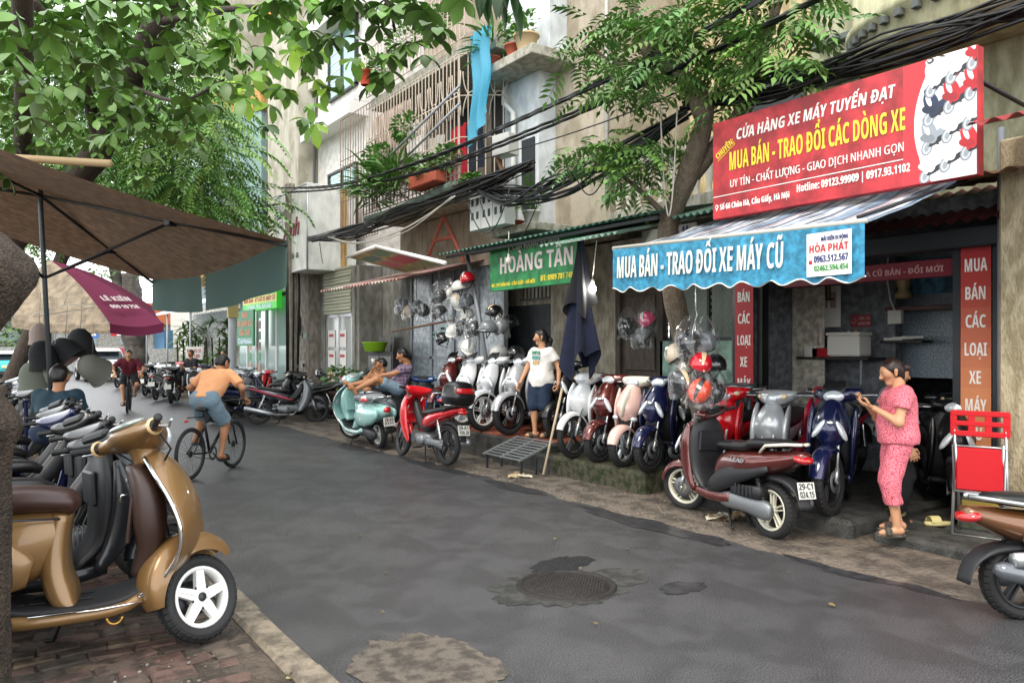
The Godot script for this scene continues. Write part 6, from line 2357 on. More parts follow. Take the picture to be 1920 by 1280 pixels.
func upper():
	var q: MB
	var leafm: Material = M.leaf
	var small := leaf_mesh(.1, .034, .25)
	var blade := leaf_mesh(.48, .028, .5)
	var big := leaf_mesh(.13, .035, .3)
	var terra := mat("terracotta", "a5523c", .8)
	var concrete := mat("old_concrete", "a8a59a", .85, 0, {"tex": TX.streak, "sc": Vector3(1, .5, 1), "bump": TX.fine, "bs": .8})
	# plain rendered wall
	var a := thing("tall_house", "tall house with a bare stained grey brown rendered wall and a thin white conduit", "building", p(8, 3.3, 9.7))
	q = MB.new()
	q.blk(8.0, 12, 3.35, 12, 8.8, 10.72)
	wobj("wall", q, mat("grey_brown_render", "aca292", .9, 0, {"tex": noise_tex("stain", .008, Color(.84, .83, .8), Color.WHITE, 0, 6, 512, 512, .3, .65), "sc": Vector3(.5, .22, .5), "bump": TX.fine, "bs": .8}), a)
	q = MB.new()
	q.tube([p(7.97, 3.9, 8.84), p(7.97, 12, 8.84)], .03, 8)
	wobj("conduit", q, wht_(), a)
	# olive house cornice and curved balcony
	var o := thing("curved_balcony", "curved olive plaster balcony with a dentil moulding under its edge", "balcony", p(8.0, 4.9, 3.7))
	var olive: Material = M.ow if M.has("ow") else M.olive_plaster
	q = MB.new()
	var ring := func(rad, y):
		var R := []
		for i in 25:
			var t: float = PI * i / 24
			R.append(p(8.35 - sin(t) * rad * .8, y, 3.4 + cos(t) * rad * 1.25))
		return R
	q.rings([ring.call(1.15, 4.72), ring.call(1.2, 4.78), ring.call(1.2, 5.0), ring.call(1.28, 5.04), ring.call(1.28, 5.12), ring.call(1.22, 5.14), ring.call(1.22, 5.9)])
	wobj("slab", q, mat("olive_balcony", "b4b394", .85, 0, {"tex": TX.streak, "sc": Vector3(.8, .4, .8)}), o)
	for i in range(1, 24):
		var t := PI * i / 24
		q = MB.new()
		q.box(p(8.35 - sin(t) * 1.24 * .8, 4.98, 3.4 + cos(t) * 1.24 * 1.25), Vector3(.07, .08, .08), Basis(Vector3.UP, t + PI / 2), .008)
		wobj("dentil", q, mat("dentil_grey", "5d6260", .8), o)
	var pl := thing("pilaster", "square olive pilaster with dark stepped mouldings at the edge of the curved balcony", "pilaster", p(8.1, 3.9, 5.0))
	for b in [[3.9, 4.02, .12], [4.02, 4.12, .05], [4.12, 4.72, -.03], [4.72, 4.8, .05], [4.8, 4.92, .13], [4.92, 5.0, .06], [5.0, 5.16, .0], [5.16, 5.24, .08], [5.24, 7.5, -.05]]:
		q = MB.new()
		q.blk(8.08 - b[2], 8.35, b[0], b[1], 4.78 - b[2], 5.28 + b[2], .01)
		wobj("moulding", q, M.dentil_grey if b[2] > 0.03 else olive, pl)
	# recessed house behind the tree: balusters, cream wall
	var rc := thing("recessed_house", "cream house set back behind the right tree with a white baluster balcony", "building", p(9.5, 3.5, 7.2))
	q = MB.new()
	q.blk(9.8, 12, 3.3, 12, 5.55, 8.8)
	wobj("wall", q, mat("cream_wall", "cbbb94", .85, 0, {"tex": TX.streak, "sc": Vector3(.6, .3, .6)}), rc)
	q = MB.new()
	q.blk(7.95, 9.8, 3.5, 3.75, 5.6, 8.78)
	var hr := MB.new()
	hr.blk(7.9, 8.1, 4.35, 4.45, 5.6, 8.78)
	wobj("handrail", hr, concrete, rc)
	wobj("slab", q, concrete, rc)
	for i in 14:
		q = MB.new()
		q.lathe([Vector2(.05, 0), Vector2(.03, .08), Vector2(.06, .25), Vector2(.03, .45), Vector2(.055, .6)], 10, Transform3D(Basis.IDENTITY, p(8.0, 3.75, 5.75 + i * .22)))
		wobj("baluster", q, mat("baluster_white", "bdb9ae", .8), rc)
	var dk := wobj("door", MB.new().blk(9.75, 9.8, 3.8, 5.8, 6.6, 7.7), M.post_dark, rc)
	# white strip house with the planter ledge
	var w := thing("white_narrow_house", "narrow white painted house front with a planter ledge and drain pipe", "building", p(7.6, 3.5, 10.6))
	q = MB.new()
	q.blk(7.65, 8.3, 3.4, 6.3, 10.15, 11.15)
	q.blk(7.65, 8.3, 6.4, 12, 9.85, 11.15)
	wobj("wall", q, mat("blue_white_wall", "cdd3d6", .8, 0, {"tex": TX.faint, "sc": Vector3(.5, .3, .5)}), w)
	q = MB.new()
	q.blk(7.1, 8.3, 6.28, 6.44, 9.6, 11.3, .01)
	wobj("ledge", q, concrete, w)
	q = MB.new()
	q.tube([p(7.55, 6.2, 11.0), p(7.5, 5.9, 10.95), p(7.55, 5.7, 10.75), p(7.55, 3.6, 10.75)], .05, 8)
	wobj("drain_pipe", q, wht_(), w)
	q = MB.new()
	q.blk(7.62, 7.66, 4.0, 5.2, 10.25, 10.6)
	wobj("window", q, M.post_dark, w)
	# caged balcony house
	var b := thing("balcony_house", "old house with a two storey caged balcony full of plants and laundry", "building", p(6.9, 4.3, 13))
	q = MB.new()
	q.blk(8.3, 12, 4.2, 12, 10.8, 15.3)
	q.blk(7.7, 8.3, 3.2, 4.3, 10.8, 15.3)
	wobj("wall", q, mat("brown_render", "9d9082", .9, 0, {"tex": TX.stain, "sc": Vector3(.6, .3, .6)}), b)
	q = MB.new()
	q.blk(6.95, 8.3, 4.32, 4.5, 11.6, 15.2, .01)
	q.blk(7.3, 8.3, 4.32, 4.5, 10.8, 11.6, .01)
	wobj("slab", q, concrete, b)
	q = MB.new()
	q.blk(6.95, 8.3, 6.75, 6.98, 11.2, 15.2, .01)
	q.blk(7.2, 8.3, 6.75, 6.98, 10.75, 11.2, .01)
	wobj("slab", q, concrete, b)
	q = MB.new() # swollen cloth tube along the slab edge
	q.tube([p(6.85, 4.42, 15.2), p(6.83, 4.36, 14.2), p(6.86, 4.4, 13.2), p(6.82, 4.44, 12.4), p(6.86, 4.5, 11.6), p(7.1, 4.5, 11.0)], [.07, .1, .11, .09, .12, .08], 10)
	wobj("awning_roll", q, mat("green_roll", "6f8377", .7, 0, {"tex": TX.blot}), b)
	q = MB.new()
	q.blk(8.26, 8.3, 4.6, 6.6, 11.6, 12.5)
	q.blk(8.26, 8.3, 4.6, 6.6, 13.2, 14.2)
	wobj("doorway", q, M.black, b)
	q = MB.new()
	q.blk(7.02, 7.04, 5.0, 6.6, 13.7, 15.1)
	wobj("faded_screen", q, mat("pink_screen", "a89088", .8, 0, {"tex": TX.streak, "sc": Vector3(1, .4, 1)}), b)
	var cage := mat("cage_paint", "b9ab9c", .6, .1)
	var cg := thing("window_cage", "rusty cream iron cage with hoop pattern round the middle balcony", "window cage", p(6.85, 4.6, 13))
	grille(cg, cage, p(6.85, 0, 15.2), p(6.85, 0, 11.4), 4.6, 6.75, .13)
	grille(cg, cage, p(6.86, 0, 11.38), p(7.45, 0, 10.9), 4.6, 6.75, .13)
	cg = thing("window_cage", "upper iron railing with tied plants at the top of the old house", "window cage", p(6.85, 7.0, 13))
	grille(cg, cage, p(6.85, 0, 15.2), p(6.85, 0, 11.2), 7.0, 8.0, .14, false)
	cg = thing("window_cage", "narrow brown iron cage between the white house and the old balcony", "window cage", p(7.3, 4.3, 16.6))
	grille(cg, mat("cage_brown", "8a7468", .6), p(7.3, 0, 17.7), p(7.3, 0, 15.6), 4.2, 7.2, .15, false)
	cg = thing("balcony_railing", "wrought iron railing with scroll hoops round the lowest balcony plants", "railing", p(6.8, 4.5, 13))
	grille(cg, mat("rail_iron", "6d5f54", .6, .2), p(6.78, 0, 15.2), p(6.78, 0, 11.2), 4.5, 5.0, .16)
	# laundry and clutter
	var cloth := thing("blue_sheet", "bright turquoise plastic sheet hanging down the end of the cage", "sheet", p(6.9, 6.9, 11))
	q = MB.new()
	q.sheet(func(sx, sy):
		return p(7.0 + .05 * sin(sx * 14 + sy * 4), lerpf(7.05, 5.1 + .5 * sx, sy), lerpf(11.25, 10.65, sx) + .05 * sin(sy * 9)), 16, 16)
	wobj("plastic", q, mat("turquoise", "4aa5c4", .45, 0, {"back": "4aa5c4"}), cloth)
	for k in 3:
		var ld := thing("laundry", ["red garment hanging inside the balcony cage", "dark blue garment hanging beside the red one", "white cloth hanging at the left of the laundry"][k], "garment", p(7.3, 5.9, [12.1, 11.6, 13.0][k]))
		q = MB.new()
		var uu: float = [12.1, 11.6, 13.0][k]
		q.sheet(func(sx, sy): return p(7.3 + .05 * sin(sx * 12 + k), lerpf(5.75, 4.75 + .1 * k, sy), uu + .28 - .56 * sx + .03 * sin(sy * 6)), 14, 8)
		wobj("cloth", q, mat(["laundry_red", "laundry_navy", "laundry_white"][k], ["b3142c", "232a3a", "c9c6c0"][k], .85), ld)
	var tw := thing("white_tub", "white plastic crate on the balcony edge", "crate", p(6.95, 4.95, 12.7))
	q = MB.new()
	q.box(Vector3(0, .15, 0), Vector3(.3, .3, .7), Basis.IDENTITY, .02)
	obj("tub", q, M.foam, tw)
	for k in 2:
		var pole := thing("bamboo_pole", ["long grey pole sloping up across the cage", "second lower pole sloping across the cage"][k], "pole", p(6.7, 5.4, 12.5))
		q = MB.new()
		q.tube([p(6.6, 5.25 + k * -.1, 14.2 - k), p(6.7, 6.1 - k * .3, 11.1)], .025, 6)
		wobj("rod", q, M.pipe_grey, pole)
	# plants on the balconies
	var spots := [
		["spiky green plant spilling over the left of the lowest balcony", 6.6, 4.95, 14.2, .8, 0], ["second spiky plant beside it on the lowest balcony", 6.62, 4.95, 13.4, .7, 0],
		["round bright green bush in a terracotta trough on the lowest balcony", 6.65, 4.95, 12.2, .42, 1], ["leafy plant climbing the middle of the cage", 6.75, 5.9, 13.2, .5, 1],
		["pale leafy plant on the left of the cage", 6.72, 5.6, 14.4, .5, 1], ["low leafy plant at the left foot of the cage", 6.75, 5.1, 14.2, .45, 1], ["leafy sprig at the right end of the cage", 6.75, 5.0, 11.6, .4, 1],
		["tall thin plant on the upper railing", 6.85, 7.7, 13.5, .6, 1], ["bushy plant on the upper railing near the corner", 6.85, 7.6, 12.2, .5, 1], ["green plant at the far end of the upper railing", 6.9, 7.5, 14.6, .5, 1], ["sprig of pink flowered plant by the meter boxes", 6.8, 4.45, 10.9, .28, 1]]
	for s in spots:
		var t := thing("balcony_plant", s[0], "plant", p(s[1], s[2] - .3, s[3]), 0, "plants on the old balconies")
		bush(t, Vector3(0, .3, 0), Vector3(s[4] * .45, s[4] * .5, s[4] * .8), 200 if s[5] == 0 else 230, blade if s[5] == 0 else small, leafm, .9 if s[5] == 0 else .3)
	var tr := thing("planter_trough", "long terracotta trough on the lowest balcony railing", "planter", p(6.7, 4.6, 12.2))
	q = MB.new()
	q.box(Vector3(0, .12, 0), Vector3(.3, .26, 1.0), Basis.IDENTITY, .02)
	obj("trough", q, terra, tr)
	for k in 4:
		var pt := pot("flower_pot", ["cream round pot on the white ledge", "orange pot on the white ledge beside the cream one", "terracotta pot at the left end of the white ledge", "red pot hanging from the upper railing"][k], [p(7.25, 6.44, 9.95), p(7.25, 6.44, 10.3), p(7.25, 6.44, 10.95), p(6.75, 7.2, 15.0)][k], [.2, .15, .14, .16][k], [.25, .2, .2, .3][k], [mat("pot_cream", "b9a27c", .8), terra, terra, mat("pot_red", "b8452e", .7)][k])
		bush(pt, Vector3(0, .42, 0), Vector3(.2, .26, .2), 70, small if k != 2 else blade, leafm, .8)
	# meter boxes and junction box
	var mbx := thing("meter_box", "bank of white electricity meter boxes with dark windows on the wall", "meter box", p(6.75, 3.6, 10.2), -90)
	for k in 3:
		var cs := flat(mbx, "case", Vector3(-.34 + k * .34, .32, 0), .325, .66, mat("meter_white", "c4c6c4", .5), .2)
		for j in 4:
			flat(cs, "window", Vector3(-.42 + k * .34 + (j % 2) * .15, .22 + (j / 2) * .22, .102), .07, .12, mat("meter_window", "4d5254", .2, .2), .006)
	var jb := thing("junction_box", "grey junction box on a bracket among the cables", "junction box", p(6.6, 4.75, 9.6), -80)
	flat(jb, "case", Vector3(0, 0, 0), .36, .32, mat("box_grey", "b4b6b2", .5), .22)
	flat(jb, "bracket", Vector3(-.1, -.3, 0), .05, .4, M.rusty_arm, .05, Basis(Vector3(0, 0, 1), .5))
	for k in 2:
		var pt := pot("flower_pot", ["grey pot with spear shaped leaves on the concrete ledge", "low terracotta dish with a small plant on the concrete ledge"][k], [p(7.2, 3.62, 9.75), p(7.1, 3.62, 10.15)][k], [.14, .2][k], [.22, .1][k], [M.box_grey, terra][k])
		bush(pt, Vector3(0, .35, 0), Vector3(.1, .25, .1), 22, blade, leafm, 2.0)
	var cl := thing("concrete_ledge", "short concrete ledge under the meter boxes", "ledge", p(7.3, 3.55, 10))
	q = MB.new()
	q.blk(7.0, 8.0, 3.5, 3.62, 9.4, 10.6, .01)
	wobj("slab", q, concrete, cl)
	# triangular tent shaped roof behind the canopies
	var tn := thing("small_gable", "small red edged gable over a dark opening behind the tin canopies", "gable", p(7.4, 3.4, 12.7))
	q = MB.new()
	for s in [-1, 1]:
		q.tube([p(7.3, 3.25, 12.7 + s * .75), p(7.3, 4.2, 12.7)], .035, 6)
	q.tube([p(7.3, 3.75, 12.3), p(7.3, 3.75, 13.1)], .03, 6)
	wobj("edge", q, mat("gable_red", "a0503f", .7), tn)
	# white modern house
	var wh := thing("white_house", "white tiled modern house with projecting window boxes and dark framed glass", "building", p(8, 3.5, 19.6))
	var wt := mat("white_tile", "e8e4e0", .5, 0, {"tex": TX.faint, "sc": Vector3(.6, .6, .6)})
	q = MB.new()
	q.blk(8.1, 12, 3.3, 14, 18.0, 21.3)
	wobj("wall", q, wt, wh)
	for y in [7.5, 10.3, 13.1]:
		q = MB.new()
		q.blk(7.6, 8.15, y, y + .35, 17.9, 21.4, .01)
		q.blk(7.7, 8.15, y + .35, y + .5, 17.9, 21.4, .01)
		wobj("ledge", q, mat("ledge_white", "dcdad6", .6), wh)
	for y in [4.4, 8.5, 11.2]:
		var wn := wobj("window", MB.new().blk(8.04, 8.07, y, y + 2.0, 18.5, 20.3), mat("window_teal", "7fa3a0", .1, .4), wh)
		q = MB.new()
		for u in [18.45, 19.37, 20.27]:
			q.blk(8.0, 8.09, y - .05, y + 2.05, u, u + .07)
		q.blk(8.0, 8.09, y - .06, y, 18.45, 20.34)
		q.blk(8.0, 8.09, y + 2, y + 2.06, 18.45, 20.34)
		obj("frame", q, M.post_dark, wn)
		for k in 8:
			flat(wn, "louvre", p(8.035, y + .2 + k * .24, 19.8), .8, .03, wt, .01, STREET)
	# grey tower wall and the glass bay beyond it
	var gt := thing("grey_tower_house", "tall house side of bare grey concrete with a thin pipe", "building", p(7.7, 3, 23))
	q = MB.new()
	q.blk(7.62, 12, 4.1, 16, 21.6, 24.4)
	wobj("wall", q, mat("tower_grey", "bdb9ac", .9, 0, {"tex": TX.stain, "sc": Vector3(.4, .2, .4)}), gt)
	q = MB.new()
	q.tube([p(8.05, 4, 21.57), p(8.1, 8.6, 21.57), p(8.2, 9.4, 21.57), p(8.2, 16, 21.57)], .035, 6)
	wobj("pipe", q, M.pipe_grey, gt)
	q = MB.new()
	q.box(p(8.15, 9.3, 21.45), Vector3(.5, .4, .3), Basis.IDENTITY, .02)
	wobj("cooler_unit", q, M.foam, gt)
	var gb := thing("glass_bay_house", "house with an orange framed chamfered glass bay", "building", p(7, 4, 26))
	q = MB.new()
	q.prism([Vector2(7.6, -25), Vector2(8.5, -25), Vector2(12, -25), Vector2(12, -31), Vector2(6.2, -31), Vector2(6.2, -27)], 0, 5.8, Transform3D(Basis(Vector3(1, 0, 0), Vector3(0, 0, 1), Vector3(0, 1, 0)), Vector3(0, 4.1, 0)))
	wobj("glazing", q, mat("bay_glass", "86a09e", .25, .2), gb)
	q = MB.new()
	for e in [[4.0, 4.3], [9.35, 10.1]]:
		q.prism([Vector2(7.55, -24.9), Vector2(12.1, -24.9), Vector2(12.1, -31.1), Vector2(6.1, -31.1), Vector2(6.1, -26.95)], 0, e[1] - e[0], Transform3D(Basis(Vector3(1, 0, 0), Vector3(0, 0, 1), Vector3(0, 1, 0)), Vector3(0, e[0], 0)))
	q.blk(8.45, 8.55, 4.1, 9.4, 24.9, 25)
	wobj("orange_band", q, mat("orange_render", "c99a5c", .8, 0, {"tex": TX.stain}), gb)
	q = MB.new()
	for k in 4:
		q.blk(7.75 + k * .25, 7.79 + k * .25, 4.3, 9.35, 24.97, 25.0)
	wobj("mullion", q, M.alloy, gb)
	q = MB.new()
	q.blk(6.5, 12, 10.1, 17, 26, 31)
	wobj("upper_wall", q, M.tower_grey, gb)
	# very tall white block far away
	var tb := thing("tower_block", "tall white apartment tower far beyond the street", "building", p(42.95, 1.7, 153.05))
	var bx := tb.position
	q = MB.new()
	q.box(Vector3(6, 24, -8), Vector3(20, 64, 16))
	obj("wall", q, mat("tower_white", "c9cccd", .8), tb)
	for i in 16:
		for j in 6:
			q = MB.new()
			q.box(Vector3(-1.5 + j * 3.0, 2 + i * 3.2, .05), Vector3(1.3, 1.6, .2))
			obj("window", q, mat("tower_window", "8d9aa0", .2, .2), tb)
	# orange roofed houses in the gap
	for k in 4:
		var hs := thing("distant_house", ["orange and cream house seen through the fronds", "pale yellow house with an orange band far up the street", "low house with an orange tiled roof behind the white car", "grey wall house at the end of the street"][k], "building", [p(14.65, 1.7, 56.88), p(18.91, 1.7, 78.32), p(9.57, 1.7, 66.55), p(6.7, 1.7, 80.76)][k])
		var ww: float = [6, 9, 9, 14][k]
		var hh: float = [8.5, 13, 3.4, 4][k]
		q = MB.new()
		q.box(Vector3(0, hh / 2 - 1.7, 0), Vector3(ww, hh, 6), Basis.IDENTITY)
		obj("wall", q, mat(["dh0", "dh1", "dh2", "dh3"][k], ["dcdad2", "e0dccb", "a8a8a2", "9fa09c"][k], .85, 0, {"tex": TX.soft}), hs)
		q = MB.new()
		if k == 2:
			q.prism([Vector2(-5.2, 0), Vector2(5.2, 0), Vector2(4.2, 1.6), Vector2(-4.2, 1.6)], -3.4, 3.4, Transform3D(Basis.IDENTITY, Vector3(0, hh - 1.7, 0)))
		else:
			q.box(Vector3(0, hh - 1.5, 0), Vector3(ww + .5, .5, 6.5), Basis.IDENTITY)
		obj("roof", q, mat("roof_orange", "b8683c", .8), hs)
		for j in 6:
			var wd := MB.new()
			wd.box(Vector3(-ww * .33 + (j % 3) * ww * .33, hh * (.25 + .38 * (j / 3)) - 1.7, 3.02), Vector3(ww * .16, hh * .16, .1), Basis.IDENTITY)
			obj("window", wd, M.tower_window, hs)
	# white wall with a sloping awning beyond the scooters
	var ww := thing("white_wall", "whitewashed wall with a sloping white and blue awning behind the dracaena plants", "wall", p(8.2, 0, 33))
	q = MB.new()
	q.blk(8.4, 8.7, 0, 3.2, 27, 39)
	wobj("wall", q, mat("whitewash", "cbcac4", .85, 0, {"tex": TX.stain}), ww)
	q = MB.new()
	q.sheet(func(sx, sy): return p(lerpf(6.2, 8.6, sx), 3.0 + .9 * sx, lerpf(38, 26.5, sy)), 2, 2)
	wobj("awning", q, mat("awning_pale", "b9c6d6", .6, 0, {"back": "8090a0"}), ww)
	q = MB.new()
	for u in [37.5, 33.0, 29.0]:
		q.tube([p(6.3, 0, u), p(6.3, 3.0, u)], .04, 6)
	stuffpart(wobj("post", q, M.pipe_grey, ww))
	# cables
	cables()

func wht_() -> Material:
	return mat("paint_white", "c9cac6", .6)

func cables():
	var runs := [
		["thick black cable bundle sagging from the corner box to the meter boxes", [p(6.5, 4.25, 17.6), p(6.4, 4.1, 15), p(6.4, 4.15, 12.5), p(6.45, 4.2, 10.3), p(6.5, 4.3, 8.8)], 22, .15],
		["tangled black cable bundle from the meter boxes to the right tree", [p(6.5, 4.25, 10.3), p(6.45, 3.95, 9.3), p(6.45, 3.9, 8.2), p(6.5, 4.1, 7.0), p(6.5, 4.35, 5.9)], 20, .16],
		["flat black cable bundle running from the right tree behind the red billboard", [p(6.5, 4.4, 5.9), p(6.7, 4.38, 4.8), p(6.8, 4.4, 3.6), p(6.9, 4.45, 2.4), p(7.0, 4.5, .8)], 22, .15],
		["pair of twisted black power cables crossing above the street front", [p(6.2, 5.65, 19.0), p(6.2, 5.1, 15.2), p(6.2, 4.86, 11.5), p(6.2, 4.85, 8.5), p(6.2, 5.0, 5.5), p(6.2, 5.35, 2.0), p(6.2, 5.6, 0.5)], 2, .05],
		["second pair of twisted power cables just below the first", [p(6.3, 5.55, 19.0), p(6.3, 4.98, 15.2), p(6.3, 4.72, 11.5), p(6.3, 4.68, 8.5), p(6.3, 4.8, 5.5), p(6.3, 5.1, 2.0), p(6.3, 5.3, .5)], 2, .05],
		["single thin wire below the twisted cables", [p(6.3, 4.9, 14), p(6.3, 4.55, 10), p(6.3, 4.45, 7), p(6.4, 4.6, 4.8)], 1, .02],
		["thin wires running far across to the glass bay", [p(6.5, 5.5, 19), p(6.0, 6.0, 24), p(5.2, 7.0, 34)], 3, .5],
		["loose pale cable loop below the black bundle", [p(6.3, 4.1, 16), p(6.2, 3.7, 14), p(6.2, 3.75, 12), p(6.3, 4.1, 10.6)], 2, .06]]
	var pale := mat("pale_cable", "a9a59c", .5)
	for r in runs:
		var t := thing("cable_bundle", r[0], "cables", r[1][0])
		for k in r[2]:
			var pts := []
			var cv := Curve3D.new()
			for i in r[1].size():
				var e: Vector3 = r[1][i]
				var tight: float = r[3] * (.5 if i == 0 or i == r[1].size() - 1 else 1.0)
				var tan: Vector3 = (r[1][mini(i + 1, r[1].size() - 1)] - r[1][maxi(i - 1, 0)]) / 6.0
				cv.add_point(e + Vector3(rr(-1, 1), rr(-1.1, .8), rr(-1, 1)) * tight, -tan, tan)
			for i in 29:
				pts.append(cv.sample_baked(cv.get_baked_length() * i / 28.0, true))
			var q := MB.new()
			var twist: bool = r[2] == 2 and r[3] < .055
			q.tube(pts, .017 if twist else rr(.008, .02), 6 if twist else 5)
			if twist:
				for j in 3:
					var h := []
					for i in 113:
						var c: Vector3 = cv.sample_baked(cv.get_baked_length() * i / 112.0, true)
						var an := i * .9 + j * TAU / 3
						h.append(c + Vector3(cos(an), sin(an), 0) * .015)
					q.tube(h, .009, 4)
			wobj("cable", q, pale if (r[0].begins_with("loose")) else M.black, t)
	# loops hanging off the bundle
	for k in 5:
		var t := thing("cable_loop", ["thin cable loop hanging under the meter box bundle", "wider slack loop below the tangled bundle", "pale cable hanging down the left of the red billboard", "black coil drooping near the right tree", "loose cable end hanging by the corner box"][k], "cable", [p(6.4, 4.0, 9.2), p(6.4, 3.9, 8.4), p(6.2, 4.3, 5.75), p(6.4, 4.1, 7.0), p(6.5, 4.1, 17)][k])
		var q := MB.new()
		var ex: Array = [[1.2, .6], [1.6, .75], [.25, 1.2], [.8, .5], [.3, .5]][k]
		q.tube(bezier(Vector3.ZERO, Vector3(0, .05, -ex[0]) if k < 4 else Vector3(0, -.5, .2), ex[1] if k < 4 else 0.05, 16), .009, 5)
		obj("cable", q, pale if k == 2 else M.black, t)

# ---------- trees ----------
func limb(q: MB, pts: Array, r0: float, r1: float, knob := .12):
	var cv := Curve3D.new()
	for i in pts.size():
		var t: Vector3 = (pts[mini(i + 1, pts.size() - 1)] - pts[maxi(i - 1, 0)]) / 6.0
		cv.add_point(pts[i], -t, t)
	var n := maxi(10, int(cv.get_baked_length() / .12))
	var P := []
	var R := []
	for i in n + 1:
		P.append(cv.sample_baked(cv.get_baked_length() * i / float(n), true))
		R.append(lerpf(r0, r1, i / float(n)) * (1.0 + knob * wob.get_noise_2d(i * 9.0, pts[0].x * 99.0)))
	q.tube(P, R, 12)

func scatter(ends: Array, spread: float, per: int, size: Vector2, flatness := .6) -> Array:
	var xs := []
	for e in ends:
		for i in per:
			var v := Vector3(rng.randfn(0, .5), rng.randfn(0, .5) * flatness, rng.randfn(0, .5)) * spread
			var d := (v * Vector3(1, .25, 1)).normalized() if v.length() > .05 else Vector3(1, 0, 0)
			var b := Basis(Vector3.UP, atan2(-d.z, d.x) + rr(-.7, .7)) * Basis(Vector3(0, 0, 1), rr(-.55, .35)) * Basis(Vector3(1, 0, 0), rr(-.5, .5)) * Basis.from_scale(Vector3.ONE * rr(size.x, size.y))
			xs.append(Transform3D(b, e + v))
	return xs

func greens(n: int, base: Color, vary := .35) -> Array:
	var o := []
	for i in n:
		var k := rr(1 - vary, 1 + vary)
		o.append(Color(base.r * k * rr(.85, 1.35), base.g * k, base.b * k * rr(.7, 1.2)))
	return o

func trees():
	var q: MB
	var bark := mat("bark", "4b3e33", .95, 0, {"tex": TX.blot, "sc": Vector3(3, 2.0, 3), "bump": TX.cell, "bs": 5.0})
	var dark := mat("dark_bark", "443a32", .9, 0, {"tex": TX.streak, "sc": Vector3(3, 1.2, 3), "bump": TX.cell, "bs": 3.0})
	var lf: Material = M.leaf
	# right tree through the roofs
	var t := thing("street_tree", "bent grey brown tree growing up through the tin roofs beside the red billboard", "tree", p(6.55, .1, 5.65))
	q = MB.new()
	limb(q, [p(6.65, .1, 5.55), p(6.55, 1.14, 5.75), p(6.5, 2.18, 6.06), p(6.5, 2.98, 6.19), p(6.45, 3.58, 5.83), p(6.4, 4.18, 5.54), p(6.4, 4.54, 5.71)], .13, .105, .3)
	limb(q, [p(6.4, 4.13, 5.56), p(6.35, 4.6, 5.74), p(6.4, 4.96, 6.22), p(6.4, 5.33, 6.52), p(6.4, 6.09, 6.7)], .085, .055, .3)
	limb(q, [p(6.5, 3.58, 5.79), p(6.6, 3.9, 5.54), p(6.7, 4.33, 5.24), p(6.7, 4.8, 5.03), p(6.7, 5.4, 4.75)], .075, .05, .3)
	limb(q, [p(6.7, 4.35, 5.24), p(6.6, 4.85, 5.09), p(6.6, 5.49, 5.02)], .05, .03)
	limb(q, [p(6.4, 3.21, 6.14), p(6.2, 3.61, 6.49), p(6, 3.91, 6.92)], .035, .012)
	limb(q, [p(6.4, 4.96, 6.22), p(6.2, 5.02, 6.67), p(6.1, 5.3, 7.03)], .035, .012)
	wobj("trunk", q, mat("tree_bark_light", "6a5f51", .9, 0, {"tex": TX.streak, "sc": Vector3(3, 1.2, 3), "bump": TX.cell, "bs": 2.0}), t)
	var ends := [p(6, 5.21, 6.92), p(6.2, 5.43, 6.76), p(6.3, 5.58, 6.51), p(6.2, 5.28, 5.99), p(6.1, 4.98, 5.51), p(6, 4.61, 5.64), p(6.2, 4.53, 6.23), p(6.2, 4.83, 6.67), p(6.6, 4.87, 5.88), p(6.4, 5, 5.34), p(6.4, 4.67, 5), p(6.3, 4.37, 4.61), p(6.5, 4.76, 4.58), p(6.5, 4.63, 5.35), p(6.4, 5.11, 6.61), p(6.6, 5.16, 5.02), p(6.4, 5.25, 5.41), p(6.6, 4.98, 4.53), p(6.5, 5.12, 6.19), p(6.5, 5.61, 6.36), p(6.3, 4.02, 6.33), p(6.7, 4.19, 5.03)]
	var low := [p(5.8, 3.94, 7.17), p(5.9, 3.99, 6.9), p(6, 3.98, 6.63), p(6.1, 4, 6.39), p(6.1, 3.75, 6.05), p(6.1, 3.68, 6.3), p(6.1, 3.49, 6.22), p(6.2, 3.91, 6.76)]
	var fr := frond_mesh(5, .42, .165, .031, .5)
	var xs := scatter(ends, .42, 19, Vector2(.65, 1.05)) + scatter(low, .22, 12, Vector2(.6, .95))
	for x in xs.size():
		xs[x].origin -= t.position
	multi("crown", fr, lf, xs, greens(xs.size(), Color(.10, .22, .05)), t)
	# the near left trunk beside the gold scooter
	t = thing("street_tree", "rough grey brown tree trunk at the left edge beside the gold scooter", "tree", p(-.2, .1, 3.2))
	q = MB.new()
	var tk := [p(-0.06, 0.12, 4.13), p(-0.06, 0.65, 4.13), p(-0.05, 1.12, 4.13), p(-0.06, 1.37, 4.13), p(-0.13, 1.61, 4.25), p(-0.17, 1.92, 4.39), p(-0.19, 2.23, 4.53), p(-0.3, 2.49, 4.67), p(-0.32, 2.86, 4.74), p(-0.37, 3.68, 4.9)]
	var cv := Curve3D.new()
	for i in tk.size():
		var tg: Vector3 = (tk[mini(i + 1, tk.size() - 1)] - tk[maxi(i - 1, 0)]) / 6.0
		cv.add_point(tk[i], -tg, tg)
	var RR := []
	for i in 141:
		var f := i / 140.0
		var c := cv.sample_baked(cv.get_baked_length() * f, true)
		var base: float = .185 + .05 * exp(-pow((c.y - 1.36) / .1, 2.0)) + .22 * exp(-pow((c.y - 2.05) / .24, 2.0))
		var ring := []
		for k in 64:
			var an := TAU * k / 64
			var r := base * (1.0 + .10 * wob.get_noise_3d(cos(an) * 70, f * 130, sin(an) * 70) + .16 * absf(wob.get_noise_3d(cos(an) * 190, f * 300, sin(an) * 190 + 50)))
			ring.append(c + Vector3(cos(an), 0, sin(an)) * r)
		RR.append(ring)
	q.rings(RR)
	wobj("trunk", q, bark, t)
